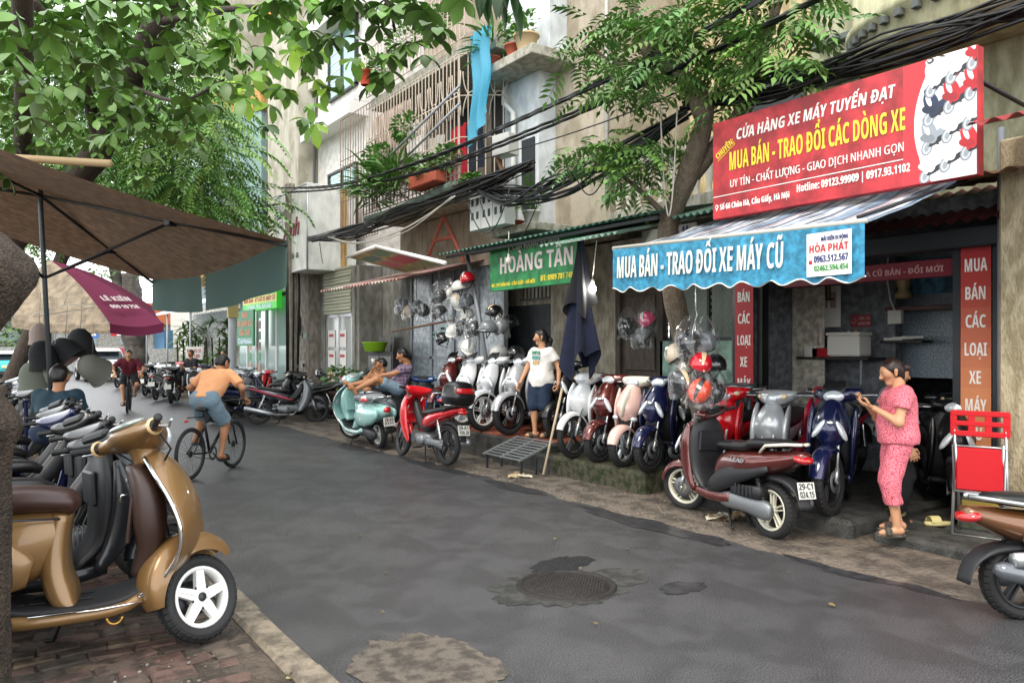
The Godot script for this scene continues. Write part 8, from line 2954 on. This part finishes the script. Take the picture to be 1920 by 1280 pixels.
func folk():
	man_cycling(p(2.62, 0, 10.75), 46, 0)
	man_cycling(p(3.3, 0, 22.2), 258, 1)
	woman_pink(p(6.36, .13, 3.42), 138)
	woman_white(p(6.62, .408, 8.72), 196)
	man_recline(p(6.0, .05, 12.1), 172)
	man_sitting("man in black t-shirt holding a white cup to his mouth by the cupboard", p(6.6, .05, 13.7), 165, {"face": Vector3(1, -.1, .1), "hand": {1: Vector3(.22, 1.28, .06), -1: Vector3(.36, 1.0, -.15)}, "pelvis": Vector3(0, .72, 0), "chest": Vector3(.05, 1.05, 0), "head": Vector3(.1, 1.31, 0), "leg": .9, "skin": M.skin2})
	man_sitting("man in black shirt sitting on a parked motorbike looking at a phone", p(5.5, .05, 25.0), 215, {"face": Vector3(1, -.5, 0)})
	man_sitting("man in dark teal shirt seated among the left motorbikes, seen from behind", p(.62, .12, 8.75), 62, {"top": M.teal_cloth, "cell": .013, "pelvis": Vector3(0, .72, 0), "chest": Vector3(.1, 1.03, 0), "head": Vector3(.17, 1.28, 0), "sleeve": 1.6, "bottom": M.denim})
	man_sitting("person in grey shirt standing in the shop behind the woman in pink", p(6.93, .07, 3.80), 318, {"s": .94, "top": M.grey_cloth, "pelvis": Vector3(0, .83, 0), "chest": Vector3(.02, 1.13, 0), "head": Vector3(.06, 1.38, 0), "skin": M.skin, "hand": {1: Vector3(.06, .74, .27), -1: Vector3(.06, .74, -.27)}, "foot": {1: Vector3(0, .085, .1), -1: Vector3(0, .085, -.1)}, "elbow": {1: Vector3(-1, 0, .3), -1: Vector3(-1, 0, -.3)}})
	man_sitting("person in dark jacket among the parked scooters behind the white pole", p(6.3, .05, 24.2), 200, {"sleeve": 1.8})
	man_sitting("rider in pale shirt on a scooter near the turquoise taxi", p(1.55, 0, 34), 85, {"top": M.white_cloth})
	var rd: Node3D = null
	for k in get_children():
		if k.has_meta("label") and String(k.get_meta("label")).begins_with("grey scooter nearest"): rd = k
	again(rd, "scooter under the pale shirted rider near the taxi", 1.55, 0, 34, 85)
	# the wooden pole that the woman leans on, and her cup neighbour's cup
	var pl := thing("wooden_pole", "thin pale pole propped at a slant beside the woman in white", "pole", p(6.0, .05, 7.75))
	var q := MB.new()
	q.tube([p(6.01, 0.05, 7.88), p(6.42, 1.15, 8)], .017, 8)
	wobj("rod", q, mat("pale_wood", "b9a88e", .7), pl)
	var cup := thing("cup", "white cup raised to the mouth of the man in black", "cup", p(6.35, 1.38, 13.78))
	q = MB.new()
	q.lathe([Vector2(0, 0), Vector2(.03, 0), Vector2(.04, .09), Vector2(.036, .09), Vector2(.027, .005), Vector2(0, .005)], 14, Transform3D.IDENTITY)
	obj("cup_body", q, M.foam, cup)
	# red folding chair by the right banner
	var ch := thing("folding_chair", "folded red and grey metal chair leaning against the right banner", "chair", p(6.93, .12, 3.02), -72)
	ch.rotation_degrees.x = 9
	for s in [-1, 1]:
		q = MB.new()
		q.tube([Vector3(s * .2, .02, .12), Vector3(s * .19, .45, .03), Vector3(s * .18, 1.0, -.06)], .012, 8)
		obj("leg", q, M.alloy, ch)
		q = MB.new()
		q.tube([Vector3(s * .16, .02, -.08), Vector3(s * .165, .5, .02), Vector3(s * .17, .8, .05)], .011, 8)
		obj("leg", q, M.alloy, ch)
	q = MB.new()
	q.tube([Vector3(-.2, .02, .12), Vector3(.2, .02, .12)], .012, 8)
	obj("foot_rail", q, M.alloy, ch)
	q = MB.new()
	q.box(Vector3(0, .58, .045), Vector3(.34, .36, .03), Basis(Vector3(1, 0, 0), -.12), .012)
	var seat := obj("seat", q, mat("chair_red", "c41a24", .3), ch)
	q = MB.new()
	q.tube([Vector3(-.18, .39, .075), Vector3(.18, .39, .075), Vector3(.19, .77, .03), Vector3(-.19, .77, .03), Vector3(-.18, .39, .075)], .011, 8)
	obj("seat_frame", q, M.alloy, seat)
	q = MB.new()
	for y in [.86, .945, 1.03]:
		q.box(Vector3(0, y, -.035 - (y - .86) * .1), Vector3(.42, .045 if y != .945 else .04, .02), Basis(Vector3(1, 0, 0), -.1), .006)
	for x in [-.19, -.06, .06, .19]:
		q.box(Vector3(x, .945, -.045), Vector3(.05, .19, .018), Basis(Vector3(1, 0, 0), -.1), .004)
	obj("backrest", q, M.chair_red, ch)
	var cr := thing("crate", "small yellow and green crate under the folded red chair", "crate", p(7.2, .12, 3.12), -80)
	flat(cr, "crate_body", Vector3(0, .14, 0), .34, .28, mat("crate_green", "5b6650", .7, 0, {"tex": TX.blot}), .25)
	flat(cr, "label", Vector3(0, .2, .127), .3, .1, mat("label_yellow", "b9a04a", .7), .004)
	for k in 2:
		var s := thing("slipper", ["pale yellow slipper lying on the shop step", "second pale yellow slipper beside it"][k], "slipper", p(6.95 + k * .03, .135, 3.38 + k * .4), 150 + k * 20)
		q = MB.new()
		var R := []
		for j in 2:
			var ring := []
			for i in 18:
				var a := TAU * i / 18
				ring.append(Vector3(cos(a) * .13, j * .03, sin(a) * (.046 + .008 * cos(a))))
			R.append(ring)
		q.rings(R)
		obj("sole", q, mat("slipper_yellow", "c9bd84", .7), s)
		q = MB.new()
		q.sheet(func(a, b): return Vector3(.0 + .09 * b, .03 + .05 * sin(PI * a), cos(PI * a) * .05), 10, 3)
		obj("strap", q, M.slipper_yellow, s)

func litter():
	var q: MB
	for k in 3:
		var t := thing("litter", ["heap of dry leaves and paper on the road edge under the maroon scooter", "crumpled beige paper by the ramp legs", "flattened pale carton scrap at the foot of the tree trunk"][k], "litter", [p(6.05, .03, 4.95), p(5.75, .03, 8.0), p(.3, .12, 3.45)][k])
		for i in [9, 4, 5][k]:
			q = MB.new()
			var w: float = rr(.05, .11)
			q.sheet(func(a, b): return Vector3((a - .5) * w * 2, .02 + .03 * wob.get_noise_2d(a * 90 + i * 50, b * 90), (b - .5) * w), 5, 4)
			var o := obj("scrap", q, mat("scrap%d" % (i % 3), ["b3a07c", "8a7556", "c9c0ae"][i % 3], .9), t, Vector3(rr(-.22, .22), .004 * i, rr(-.14, .14)))
			o.rotation = Vector3(rr(-.4, .4), rr(0, 6), rr(-.4, .4))

func helmet(label: String, at: Vector3, yaw: float, m: Material, r := .13, bag := false, visor := true) -> Node3D:
	var t := thing("helmet", label, "helmet", at, yaw)
	var H := Transform3D(Basis(Vector3(1, 0, 0), rr(-.5, .5)) * Basis(Vector3(0, 0, 1), rr(-.95, -.35) if bag else rr(-.4, .1)), Vector3.ZERO)
	var q := MB.new()
	q.xf = H
	q.lathe([Vector2(.0, 1.0), Vector2(.38, .93), Vector2(.7, .72), Vector2(.92, .4), Vector2(1.0, .05), Vector2(.98, -.25), Vector2(.9, -.45), Vector2(.84, -.45), Vector2(.88, -.2), Vector2(.88, .1)], 20, Transform3D(Basis.from_scale(Vector3(r * 1.18, r * .95, r * .92)), Vector3.ZERO))
	obj("shell", q, m, t)
	q = MB.new()
	q.xf = H
	var rim := []
	for i in 21: rim.append(Vector3(cos(TAU * i / 20) * r * 1.07, -r * .42, sin(TAU * i / 20) * r * .85))
	q.tube(rim, r * .06, 5)
	obj("rim_trim", q, M.rubber, t)
	if rng.randf() < .7:
		q = MB.new()
		q.xf = H
		q.sheet(func(a, b):
			var an: float = lerpf(.25, PI - .2, a)
			return Vector3(cos(an) * r * 1.2, sin(an) * r * .97, (b - .5) * r * .42 * sin(an)), 12, 2)
		obj("stripe", q, [M.helmet_grey, M.helmet_black, M.helmet_white, M.amber][rng.randi() % 4], t)
	if visor:
		q = MB.new()
		q.xf = H
		q.sheet(func(a, b):
			var an: float = lerpf(-1.0, 1.0, a)
			return Vector3(cos(an) * r * (1.1 + .45 * b * cos(an * 1.2)), -r * (.12 + .12 * b), sin(an) * r * 1.0), 10, 3)
		obj("peak", q, m, t)
	q = MB.new()
	q.xf = H
	q.tube([Vector3(0, -r * .4, r * .8), Vector3(.02, -r * 1.25, 0), Vector3(0, -r * .4, -r * .8)], .008, 5)
	obj("strap", q, M.black, t)
	if bag:
		q = MB.new()
		q.sheet(func(a, b):
			var an: float = a * TAU
			var k: float = (1.0 - .85 * pow(1 - minf(b * 2.2, 1.0), 2.0)) * (1.05 + .08 * sin(an * 5 + b * 7) + .06 * sin(an * 11 + b * 3))
			return Vector3(cos(an) * r * k * 1.15, lerpf(r * 2.1, -r * 1.35, b) + .015 * sin(an * 4), sin(an) * r * k), 40, 14)
		obj("clear_bag", q, M.cling, t)
	return t

func helmets():
	mat("cling", "dfe6ea", .12, 0, {"alpha": .02})
	mat("helmet_black", "16171a", .2, 0, {"coat": 1.0})
	mat("helmet_white", "cfcfca", .3, 0, {"coat": .6})
	mat("helmet_grey", "6f7478", .3, 0, {"coat": .6})
	mat("helmet_red", "c2182a", .2, 0, {"coat": 1.0})
	mat("helmet_orange", "d9441e", .2, 0, {"coat": 1.0})
	mat("helmet_pink", "c23a68", .25, 0, {"coat": 1.0})
	mat("helmet_beige", "b7ab98", .4)
	var L := [
		["black helmet in a clear bag at the top left of the cluster by the tree", p(5.72, 1.75, 5.15), M.helmet_black, 1], ["grey helmet in a clear bag at the top right of the cluster by the tree", p(5.89, 1.75, 5.1), M.helmet_grey, 1],
		["beige cloth covered helmet at the left of the cluster", p(5.69, 1.63, 5.29), M.helmet_beige, 0], ["cream helmet tucked behind the red one in the cluster", p(5.82, 1.54, 5.26), M.helmet_beige, 1],
		["bright red helmet in the middle of the cluster", p(5.74, 1.54, 5.02), M.helmet_red, 0], ["black and beige helmet at the right of the cluster", p(6, 1.52, 5.08), M.helmet_black, 0],
		["black helmet in a shiny bag at the lower left of the cluster", p(5.66, 1.36, 5.19), M.helmet_black, 1], ["orange helmet in a clear bag at the bottom of the cluster", p(5.69, 1.28, 4.99), M.helmet_orange, 1], ["dark helmet in a bag at the lower right of the cluster", p(5.95, 1.27, 5.05), M.helmet_black, 1],
		["pink helmet in a clear bag on the brown door", p(7.61, 2.07, 7.61), M.helmet_pink, 1], ["black helmet in a clear bag at the left of the brown door", p(7.39, 1.98, 7.77), M.helmet_black, 1], ["grey helmet in a clear bag low on the brown door", p(7.55, 1.85, 7.65), M.helmet_grey, 1],
		["red and white helmet hanging highest by the slanting pole", p(6.47, 2.79, 10.48), M.helmet_red, 0], ["white striped helmet beside the red one by the slanting pole", p(6.42, 2.66, 10.64), M.helmet_white, 0],
		["black helmet in a bag, upper one on the left string", p(6.54, 2.56, 11.53), M.helmet_black, 1], ["black helmet in a bag, lower one on the left string", p(6.55, 2.29, 11.53), M.helmet_black, 1],
		["white helmet in a bag right of the left string", p(6.74, 2.62, 11.51), M.helmet_white, 1], ["cream helmet in a bag below the striped helmet", p(6.6, 2.45, 11.01), M.helmet_white, 1], ["olive grey helmet with dark peak below the red helmet", p(6.61, 2.45, 10.75), M.helmet_grey, 1],
		["white cap shaped helmet below the olive grey one", p(6.68, 2.23, 10.83), M.helmet_white, 0], ["clear bagged pale helmet at the end of the rod", p(6.59, 1.97, 11.13), M.helmet_white, 1], ["black helmet in a tied bag beside the pale one", p(6.61, 2, 10.87), M.helmet_black, 1],
		["glossy black helmet in a tied bag above the large pale one", p(6.61, 1.99, 10.51), M.helmet_black, 1], ["large cream helmet in a bag lowest on the strings", p(6.47, 1.7, 10.48), M.helmet_white, 1],
		["black helmet at the top right of the pole", p(6.66, 2.24, 9.99), M.helmet_black, 0], ["grey helmet with peak right of the slanting pole", p(6.47, 1.99, 9.88), M.helmet_grey, 0], ["grey helmet in a bag at the right of the pole", p(6.73, 2.02, 9.93), M.helmet_grey, 1], ["black helmet at the far right against the steel door", p(6.97, 2.09, 10.01), M.helmet_black, 0],
		["silver bagged helmet at the far left by the grey wall", p(6.67, 2.49, 13.15), M.helmet_grey, 1], ["peach coloured bagged helmet beside the silver one", p(6.74, 2.38, 12.98), M.helmet_beige, 1], ["grey helmet in a bag third from the far left", p(6.79, 2.45, 12.82), M.helmet_grey, 1], ["black helmet in a bag fourth from the far left", p(6.85, 2.38, 12.66), M.helmet_black, 1],
		["black riding cap hanging below the rod", p(6.49, 1.83, 11.33), M.helmet_black, 0], ["black helmet resting on the dark round headlamp by the utility pole", p(6.75, 1.06, 17.61), M.helmet_black, 0],
		["black and white helmet on the left white tall scooter", p(6.88, 1.61, 10.2), M.helmet_white, 0], ["black helmet on the silver white tall scooter", p(6.82, 1.6, 9.63), M.helmet_black, 0]]
	for h in L:
		helmet(h[0], h[1], rr(165, 250), h[2], .128 if h[1].length() > 9 else .118, h[3] == 1, rng.randf() < .6)
	var hg := thing("hanger_rack", "wire hanger carrying the helmet cluster by the tree", "hanger", p(5.77, 1.96, 5.11))
	var q := MB.new()
	q.tube([Vector3(0, .6, 0), Vector3(0, .1, 0), Vector3(.02, .05, 0), Vector3(0, .0, 0), Vector3(-.18, -.12, .12), Vector3(-.16, -.2, .1)], .006, 5)
	q.tube([Vector3(0, 0, 0), Vector3(.18, -.12, -.12), Vector3(.16, -.2, -.1)], .006, 5)
	q.tube([Vector3(0, 0, 0), Vector3(0, -.75, 0)], .008, 5)
	obj("wire", q, M.alloy, hg)
	var sp := thing("slanting_pole", "long steel pole slanting down in front of the helmet shop", "pole", p(6.57, 2.87, 10.66))
	q = MB.new()
	q.tube([p(6.61, 3.27, 10.75), p(6.62, 2.21, 10.38), p(6.69, 1.28, 10.21)], .035, 8)
	wobj("rod", q, M.pipe_grey, sp)
	var rod := thing("hanging_rod", "rusty rod and strings that the helmets hang from", "rod", p(6.56, 2.08, 12.01))
	q = MB.new()
	q.tube([p(6.59, 1.99, 13.45), p(6.75, 2.16, 11.39)], .02, 6)
	wobj("rod", q, M.rusty_arm, rod)
	for e in [[p(6.54, 3.03, 11.53), p(6.54, 2.66, 11.53)], [p(6.57, 3, 10.66), p(6.57, 1.79, 10.66)], [p(6.79, 3, 12.83), p(6.79, 2.55, 12.82)], [p(6.66, 2.45, 9.99), p(6.66, 2.12, 9.99)], [p(6.64, 2.87, 11.22), p(6.59, 2.06, 11.13)]]:
		q = MB.new()
		q.tube(e, .006, 4)
		wobj("string", q, M.black, rod)

func left_side():
	var q: MB
	var brown := mat("umbrella_brown", "98836f", .85, 0, {"back": "6a5848", "tex": TX.soft, "sc": Vector3(1, 1, 1)})
	var green := mat("umbrella_green", "34504a", .8, 0, {})
	var um := thing("market_umbrella", "large square brown umbrella with a dark green valance and black ribs", "umbrella", p(.62, .1, 9.0))
	var hub := p(0.54, 3.11, 9)
	var A := p(-1.5, 3.62, 6.2)
	var B := p(2.33, 2.67, 6.91)
	var C := p(2.01, 2.63, 11.53)
	var D := p(-1.4, 3.72, 10.9)
	var top := hub + Vector3(0, .16, 0)
	var cs := [A, B, C, D]
	for k in 4:
		q = MB.new()
		var a: Vector3 = cs[k]
		var b: Vector3 = cs[(k + 1) % 4]
		q.sheet(func(s, t):
			var e: Vector3 = a.lerp(b, t) + Vector3(0, -.12 * sin(PI * t), 0) * s
			return top.lerp(e, s) + Vector3(0, -.05 * sin(PI * s), 0), 10, 12)
		wobj("canopy_panel", q, brown, um)
		if k == 1:
			for half in 2:
				q = MB.new()
				q.sheet(func(s, t):
					var f: float = lerpf(.0 + half * .54, .5 + half * .5, s)
					var e: Vector3 = a.lerp(b, f) + Vector3(0, -.12 * sin(PI * f), 0)
					return e + Vector3(.03 * sin(f * 25) * t, -.42 * t, 0), 16, 4)
				wobj("valance", q, green, um)
		q = MB.new()
		q.tube([top + Vector3(0, -.06, 0), a + Vector3(0, -.045, 0)], .016, 6)
		wobj("rib", q, M.black, um)
		q = MB.new()
		var sl: Vector3 = hub + (p(.66, .1, 9.0) - hub) * .24
		var en: Vector3 = top.lerp(a, .55) + Vector3(0, -.06, 0)
		q.tube([sl, en], .014, 6)
		q.box(en, Vector3(.09, .07, .09), Basis(Vector3.UP, .5), .008)
		wobj("strut", q, M.black, um)
	q = MB.new()
	q.tube([p(.68, .1, 9.0), hub, top], .024, 10)
	wobj("pole", q, mat("pole_dark", "4d5356", .4, .5), um)
	# round beige and maroon umbrella
	var u2 := thing("market_umbrella", "beige and maroon umbrella with faded white lettering behind the brown one", "umbrella", p(1.05, .1, 12.6))
	var ap := p(0.93, 3.01, 13.51)
	var rim := []
	for c in [[20,600,11.0], [205,607,10.7], [240,608,10.8], [308,590,11.6], [300,570,12.6], [150,560,13.2], [20,570,12.6]]:
		rim.append(Vector3.ZERO)
	rim = [p(0.44, 2.11, 13.12), p(1.53, 2.02, 11.87), p(2.28, 2.05, 12.2), p(2.39, 2.36, 13.71), p(1.49, 2.52, 15.07), p(0.49, 2.4, 15.04)]
	for k in 6:
		q = MB.new()
		var a: Vector3 = rim[k]
		var b: Vector3 = rim[(k + 1) % 6]
		q.sheet(func(s, t): return ap.lerp(a.lerp(b, t), s) + Vector3(0, .10 * sin(PI * s) - .05 * sin(PI * t) * s, 0), 10, 10)
		wobj("canopy_panel", q, [mat("umbrella_beige", "a0917c", .85, 0, {"tex": TX.blot, "sc": Vector3(2, 2, 2), "back": "6a5c4a"}), mat("umbrella_maroon", "6e1f42", .8, 0, {"back": "4a1228"})][1 if k in [1, 2, 4] else 0], u2)
		q = MB.new()
		q.sheet(func(s, t): return a.lerp(b, t) + Vector3(0, -.05 * sin(PI * t) - .13 * s, 0), 1, 10)
		wobj("valance", q, M.umbrella_maroon if k in [1, 2, 4] else M.umbrella_beige, u2)
		q = MB.new()
		q.tube([ap, a], .01, 5)
		wobj("rib", q, M.pipe_grey, u2)
	q = MB.new()
	q.tube([ap, p(ap.x, .1, -ap.z)], .022, 8)
	wobj("pole", q, M.pole_dark, u2)
	var nrm: Vector3 = ((rim[2] - ap).cross(rim[1] - ap)).normalized()
	if nrm.dot(Vector3(0, 1.7, 0) - ap) < 0: nrm = -nrm
	var rgt: Vector3 = (rim[2] - rim[1]).normalized()
	var bb := Basis(rgt, nrm.cross(rgt).normalized(), nrm)
	var mid: Vector3 = ap.lerp(rim[1].lerp(rim[2], .5), .8) + nrm * .11
	var wl := mat("umbrella_white", "c9bcbc", .7)
	lettering(u2, "LÊ KIÊN", mid + bb.y * .14 - u2.position, .42, .13, wl, true, 0, bb)
	lettering(u2, "090 10 758", mid - bb.y * .1 - u2.position, .42, .1, wl, true, 0, bb)
	# things hung under the umbrellas
	var hats := [["black hood shaped seat cover hanging highest under the umbrella", p(1.06, 1.73, 10.73), M.dark_cloth, .16], ["black cloth hat hanging left of the umbrella pole", p(0.65, 1.59, 10.53), M.dark_cloth, .15], ["black and pink cloth hat behind the umbrella pole", p(0.89, 1.65, 10.61), M.dark_cloth, .14],
		["grey green cloth hat hanging lowest on the left", p(0.56, 1.34, 10.59), mat("cloth_greygreen", "5a5f56", .85), .15], ["grey cloth hat with pink lining behind the pole", p(0.77, 1.35, 10.57), mat("cloth_grey", "74756e", .85), .14], ["grey cloth hat with pink lining at the right end", p(1.17, 1.44, 10.54), M.cloth_grey, .16], ["pale hat hanging at the back under the beige umbrella", p(0.66, 1.85, 11.26), mat("cloth_tan", "9a8a80", .85), .12]]
	for k in hats.size():
		var h: Array = hats[k]
		var t := thing("hanging_hat", h[0], "hat", h[1], rr(-40, 40))
		var tilt: float = [.15, .2, .75, .1, .9, 1.1, .1][k]
		q = MB.new()
		var prof := [Vector2(0, 1.0), Vector2(.45, .92), Vector2(.8, .62), Vector2(.98, .2), Vector2(1.02, -.35), Vector2(1.18, -.75)]
		var hb := Basis(Vector3(0, 0, 1), tilt) * Basis.from_scale(Vector3(1.0, 1.25, .8) * h[3])
		q.lathe(prof, 26, Transform3D(hb, Vector3.ZERO))
		obj("crown", q, h[2], t)
		q = MB.new()
		q.lathe(prof.map(func(v): return v * Vector2(.95, .97)), 26, Transform3D(hb, Vector3.ZERO))
		obj("lining", q, mat("lining_pink", "b08a80", .85), t)
		q = MB.new()
		q.tube([Vector3(0, h[3], 0), Vector3(.02, h[3] + .4, 0)], .004, 4)
		obj("string", q, M.pipe_grey, t)
	var hg := thing("clothes_hanger", "white wire clothes hanger hooked under the umbrella", "hanger", p(0.82, 2.17, 9.92), -10)
	q = MB.new()
	q.tube([Vector3(.0, .14, 0), Vector3(.03, .1, 0), Vector3(.0, .04, 0), Vector3(0, 0, 0), Vector3(-.28, -.11, 0), Vector3(-.3, -.14, 0), Vector3(.3, -.02, 0), Vector3(.3, .01, 0), Vector3(0, 0, 0)], .007, 6)
	obj("wire", q, M.cream, hg)
	var pk := thing("plank", "weathered bamboo plank jutting out above the brown umbrella", "plank", p(0.23, 3.18, 7.16))
	q = MB.new()
	q.tube([p(0.03, 3.25, 7.55), p(0.25, 3.2, 7.27), p(0.87, 3.13, 6.71)], .03, 8)
	wobj("split_bamboo", q, mat("bamboo", "9a8462", .7), pk)

func car(called: String, label: String, at: Vector3, yaw: float, body: Material, roof: Material, L := 4.5, Hh := 1.65) -> Node3D:
	var t := thing(called, label, "car", at, yaw)
	var q := MB.new()
	var h := L / 2
	var k := Hh / 1.65
	q.spine([[h, .62 * k, 0, .55, .16, 4], [h - .15, .66 * k, 0, .82, .28, 4], [h - 1.0, .70 * k, 0, .9, .33, 4], [0, .70 * k, 0, .91, .36, 4], [-h + .5, .72 * k, 0, .9, .37, 4], [-h + .1, .74 * k, 0, .85, .33, 4], [-h, .72 * k, 0, .75, .25, 4]], 0, 28, 2)
	obj("body", q, body, t)
	q = MB.new()
	q.spine([[h - 1.15, 1.0 * k, 30, .74, .06, 4], [h - 1.75, 1.22 * k, 20, .74, .25, 4], [.0, 1.30 * k, 0, .72, .30, 4], [-h + .9, 1.30 * k, 0, .71, .29, 4], [-h + .35, 1.2 * k, -20, .72, .22, 4], [-h + .12, 1.0 * k, -40, .7, .08, 4]], 0, 24, 2)
	obj("cabin_glass", q, mat("car_glass", "2b3338", .08, .3), t)
	q = MB.new()
	q.spine([[h - 1.9, 1.48 * k, 8, .6, .03, 4], [-.0, 1.60 * k, 0, .66, .035, 4], [-h + .7, 1.58 * k, 0, .66, .04, 4], [-h + .2, 1.5 * k, -12, .62, .03, 4]], 0, 20, 2)
	obj("roof", q, roof, t)
	for s in [-1, 1]:
		for x in [h - .85, -h + .85]:
			wheel(t, Vector3(x, .33, s * .8), .33, .2, "star", M.alloy, Transform3D.IDENTITY, .66)
		lens(t, "tail_light", Vector3(-h + .03, .98 * k, s * .66), Vector3(.09, .08, .2), Basis(Vector3(1, 0, 0), s * .35), M.redlens)
		q = MB.new()
		for x in [h - 1.5, .1, -h + .6]:
			q.tube([Vector3(x - (.35 if x > 1 else -.05 if x < -1 else 0.0), 1.52 * k, s * .68), Vector3(x + (.2 if x > 1 else 0.0), 1.0 * k, s * .86)], .03, 5)
		obj("pillar", q, body, t)
	q = MB.new()
	q.box(Vector3(-h - .02, .42 * k, 0), Vector3(.12, .22, 1.6), Basis.IDENTITY, .04)
	obj("bumper", q, M.plastic, t)
	q = MB.new()
	q.box(Vector3(-h - .03, .78 * k, 0), Vector3(.02, .14, .45), Basis.IDENTITY, .004)
	obj("number_plate", q, mat("plate_yellow", "d9cf9a", .4), t)
	return t

func distance_traffic():
	car("white_car", "white car seen from behind at the far end of the street", p(5.2, 0, 44), 92, M.white_paint, M.white_paint)
	car("taxi", "white and turquoise taxi at the far left of the street", p(1.7, 0, 48), 80, mat("taxi_teal", "3fb3b8", .3), M.white_paint, 4.3, 1.5)
	var q: MB
	var cs := board("crossing_sign", "blue square pedestrian crossing sign with a white triangle", p(4.49, 2.42, 40.8), .62, .62, .03, mat("sign_blue", "2463b4", .4), "road sign", -35)
	q = MB.new()
	q.prism([Vector2(-.22, -.2), Vector2(.22, -.2), Vector2(0, .22)], .002, .008)
	obj("triangle", q, M.sign_white, cs)
	q = MB.new()
	q.prism([Vector2(-.04, -.16), Vector2(.05, -.16), Vector2(.03, .02), Vector2(-.02, .02)], .009, .012)
	obj("walker", q, M.black, cs)
	q = MB.new()
	q.tube([Vector3(0, .3, -.04), Vector3(0, -2.4, -.04)], .04, 8)
	obj("post", q, M.pipe_grey, cs)
	var rs := board("red_board", "red and white advertising board under the maroon umbrella's edge", p(5.9, 2.47, 41.04), 1.3, .5, .1, mat("ad_red", "b81f2e", .5), "sign", -35)
	flat(rs, "white_panel", Vector3(-.22, 0, .004), .26, .46, M.sign_white)
	var ys := board("yellow_sign", "small orange warning sign far down the left pavement", p(2.4, 2.14, 47.15), .5, .35, .05, mat("sign_orange", "d98a2a", .5), "sign", -35)
	q = MB.new()
	q.tube([Vector3(0, -.1, -.05), Vector3(0, -2.2, -.05)], .04, 6)
	obj("post", q, M.pipe_grey, ys)
	var bs := board("blue_box", "pale blue plastic water tank hung on the far white wall", p(6.87, 2.04, 37.91), .7, .85, .5, mat("tank_blue", "6f9dc4", .5), "tank", -60)
	flat(bs, "lid", Vector3(0, .15, .005), .7, .02, M.pipe_grey)
	var ms := board("placard", "white hand placard with red words MUA XE CŨ GIÁ CAO", p(5.62, 1.5, 25.37), .52, .40, .02, M.sign_white, "placard", -30)
	lettering(ms, "MUA XE CŨ", Vector3(0, .07, .004), .42, .1, M.ink_red, true)
	lettering(ms, "GIÁ CAO", Vector3(0, -.09, .004), .34, .1, M.ink_red, true)
	q = MB.new()
	q.tube([Vector3(0, -.2, -.02), Vector3(0, -1.3, -.02)], .02, 6)
	obj("stick", q, M.pale_wood, ms)
	var bw := thing("boundary_wall", "low grey wall with a red band far down the street behind the white car", "wall", p(4, 0, 56))
	q = MB.new()
	q.blk(-14, 16, 0, 1.7, 57, 57.3)
	wobj("wall", q, mat("far_wall", "a9aaa8", .8, 0, {"tex": TX.soft}), bw)
	q = MB.new()
	q.blk(3, 9, 1.2, 1.6, 56.9, 57)
	wobj("red_band", q, M.print_red, bw)
	var cup := thing("beer_glass", "small amber drink glass beside the man seated on the left", "glass", p(0.63, 1.08, 10.79))
	q = MB.new()
	q.lathe([Vector2(0, 0), Vector2(.035, 0), Vector2(.042, .13), Vector2(.0, .125)], 14, Transform3D.IDENTITY)
	obj("drink", q, mat("amber_drink", "c98a2a", .1), cup)
	q = MB.new()
	q.lathe([Vector2(.038, .0), Vector2(.046, .16)], 14, Transform3D.IDENTITY)
	obj("glass", q, M.cling, cup)
	var fc := thing("stool", "small dark plastic stool carrying the amber drink", "stool", Vector3(cup.position.x, .1, cup.position.z))
	var hgt: float = cup.position.y - .1
	flat(fc, "top", Vector3(0, hgt - .015, 0), .32, .03, M.navy, .32)
	for k in 4:
		flat(fc, "leg", Vector3(-.13 if k % 2 else .13, hgt / 2 - .015, -.13 if k < 2 else .13), .03, hgt - .03, M.navy, .03)
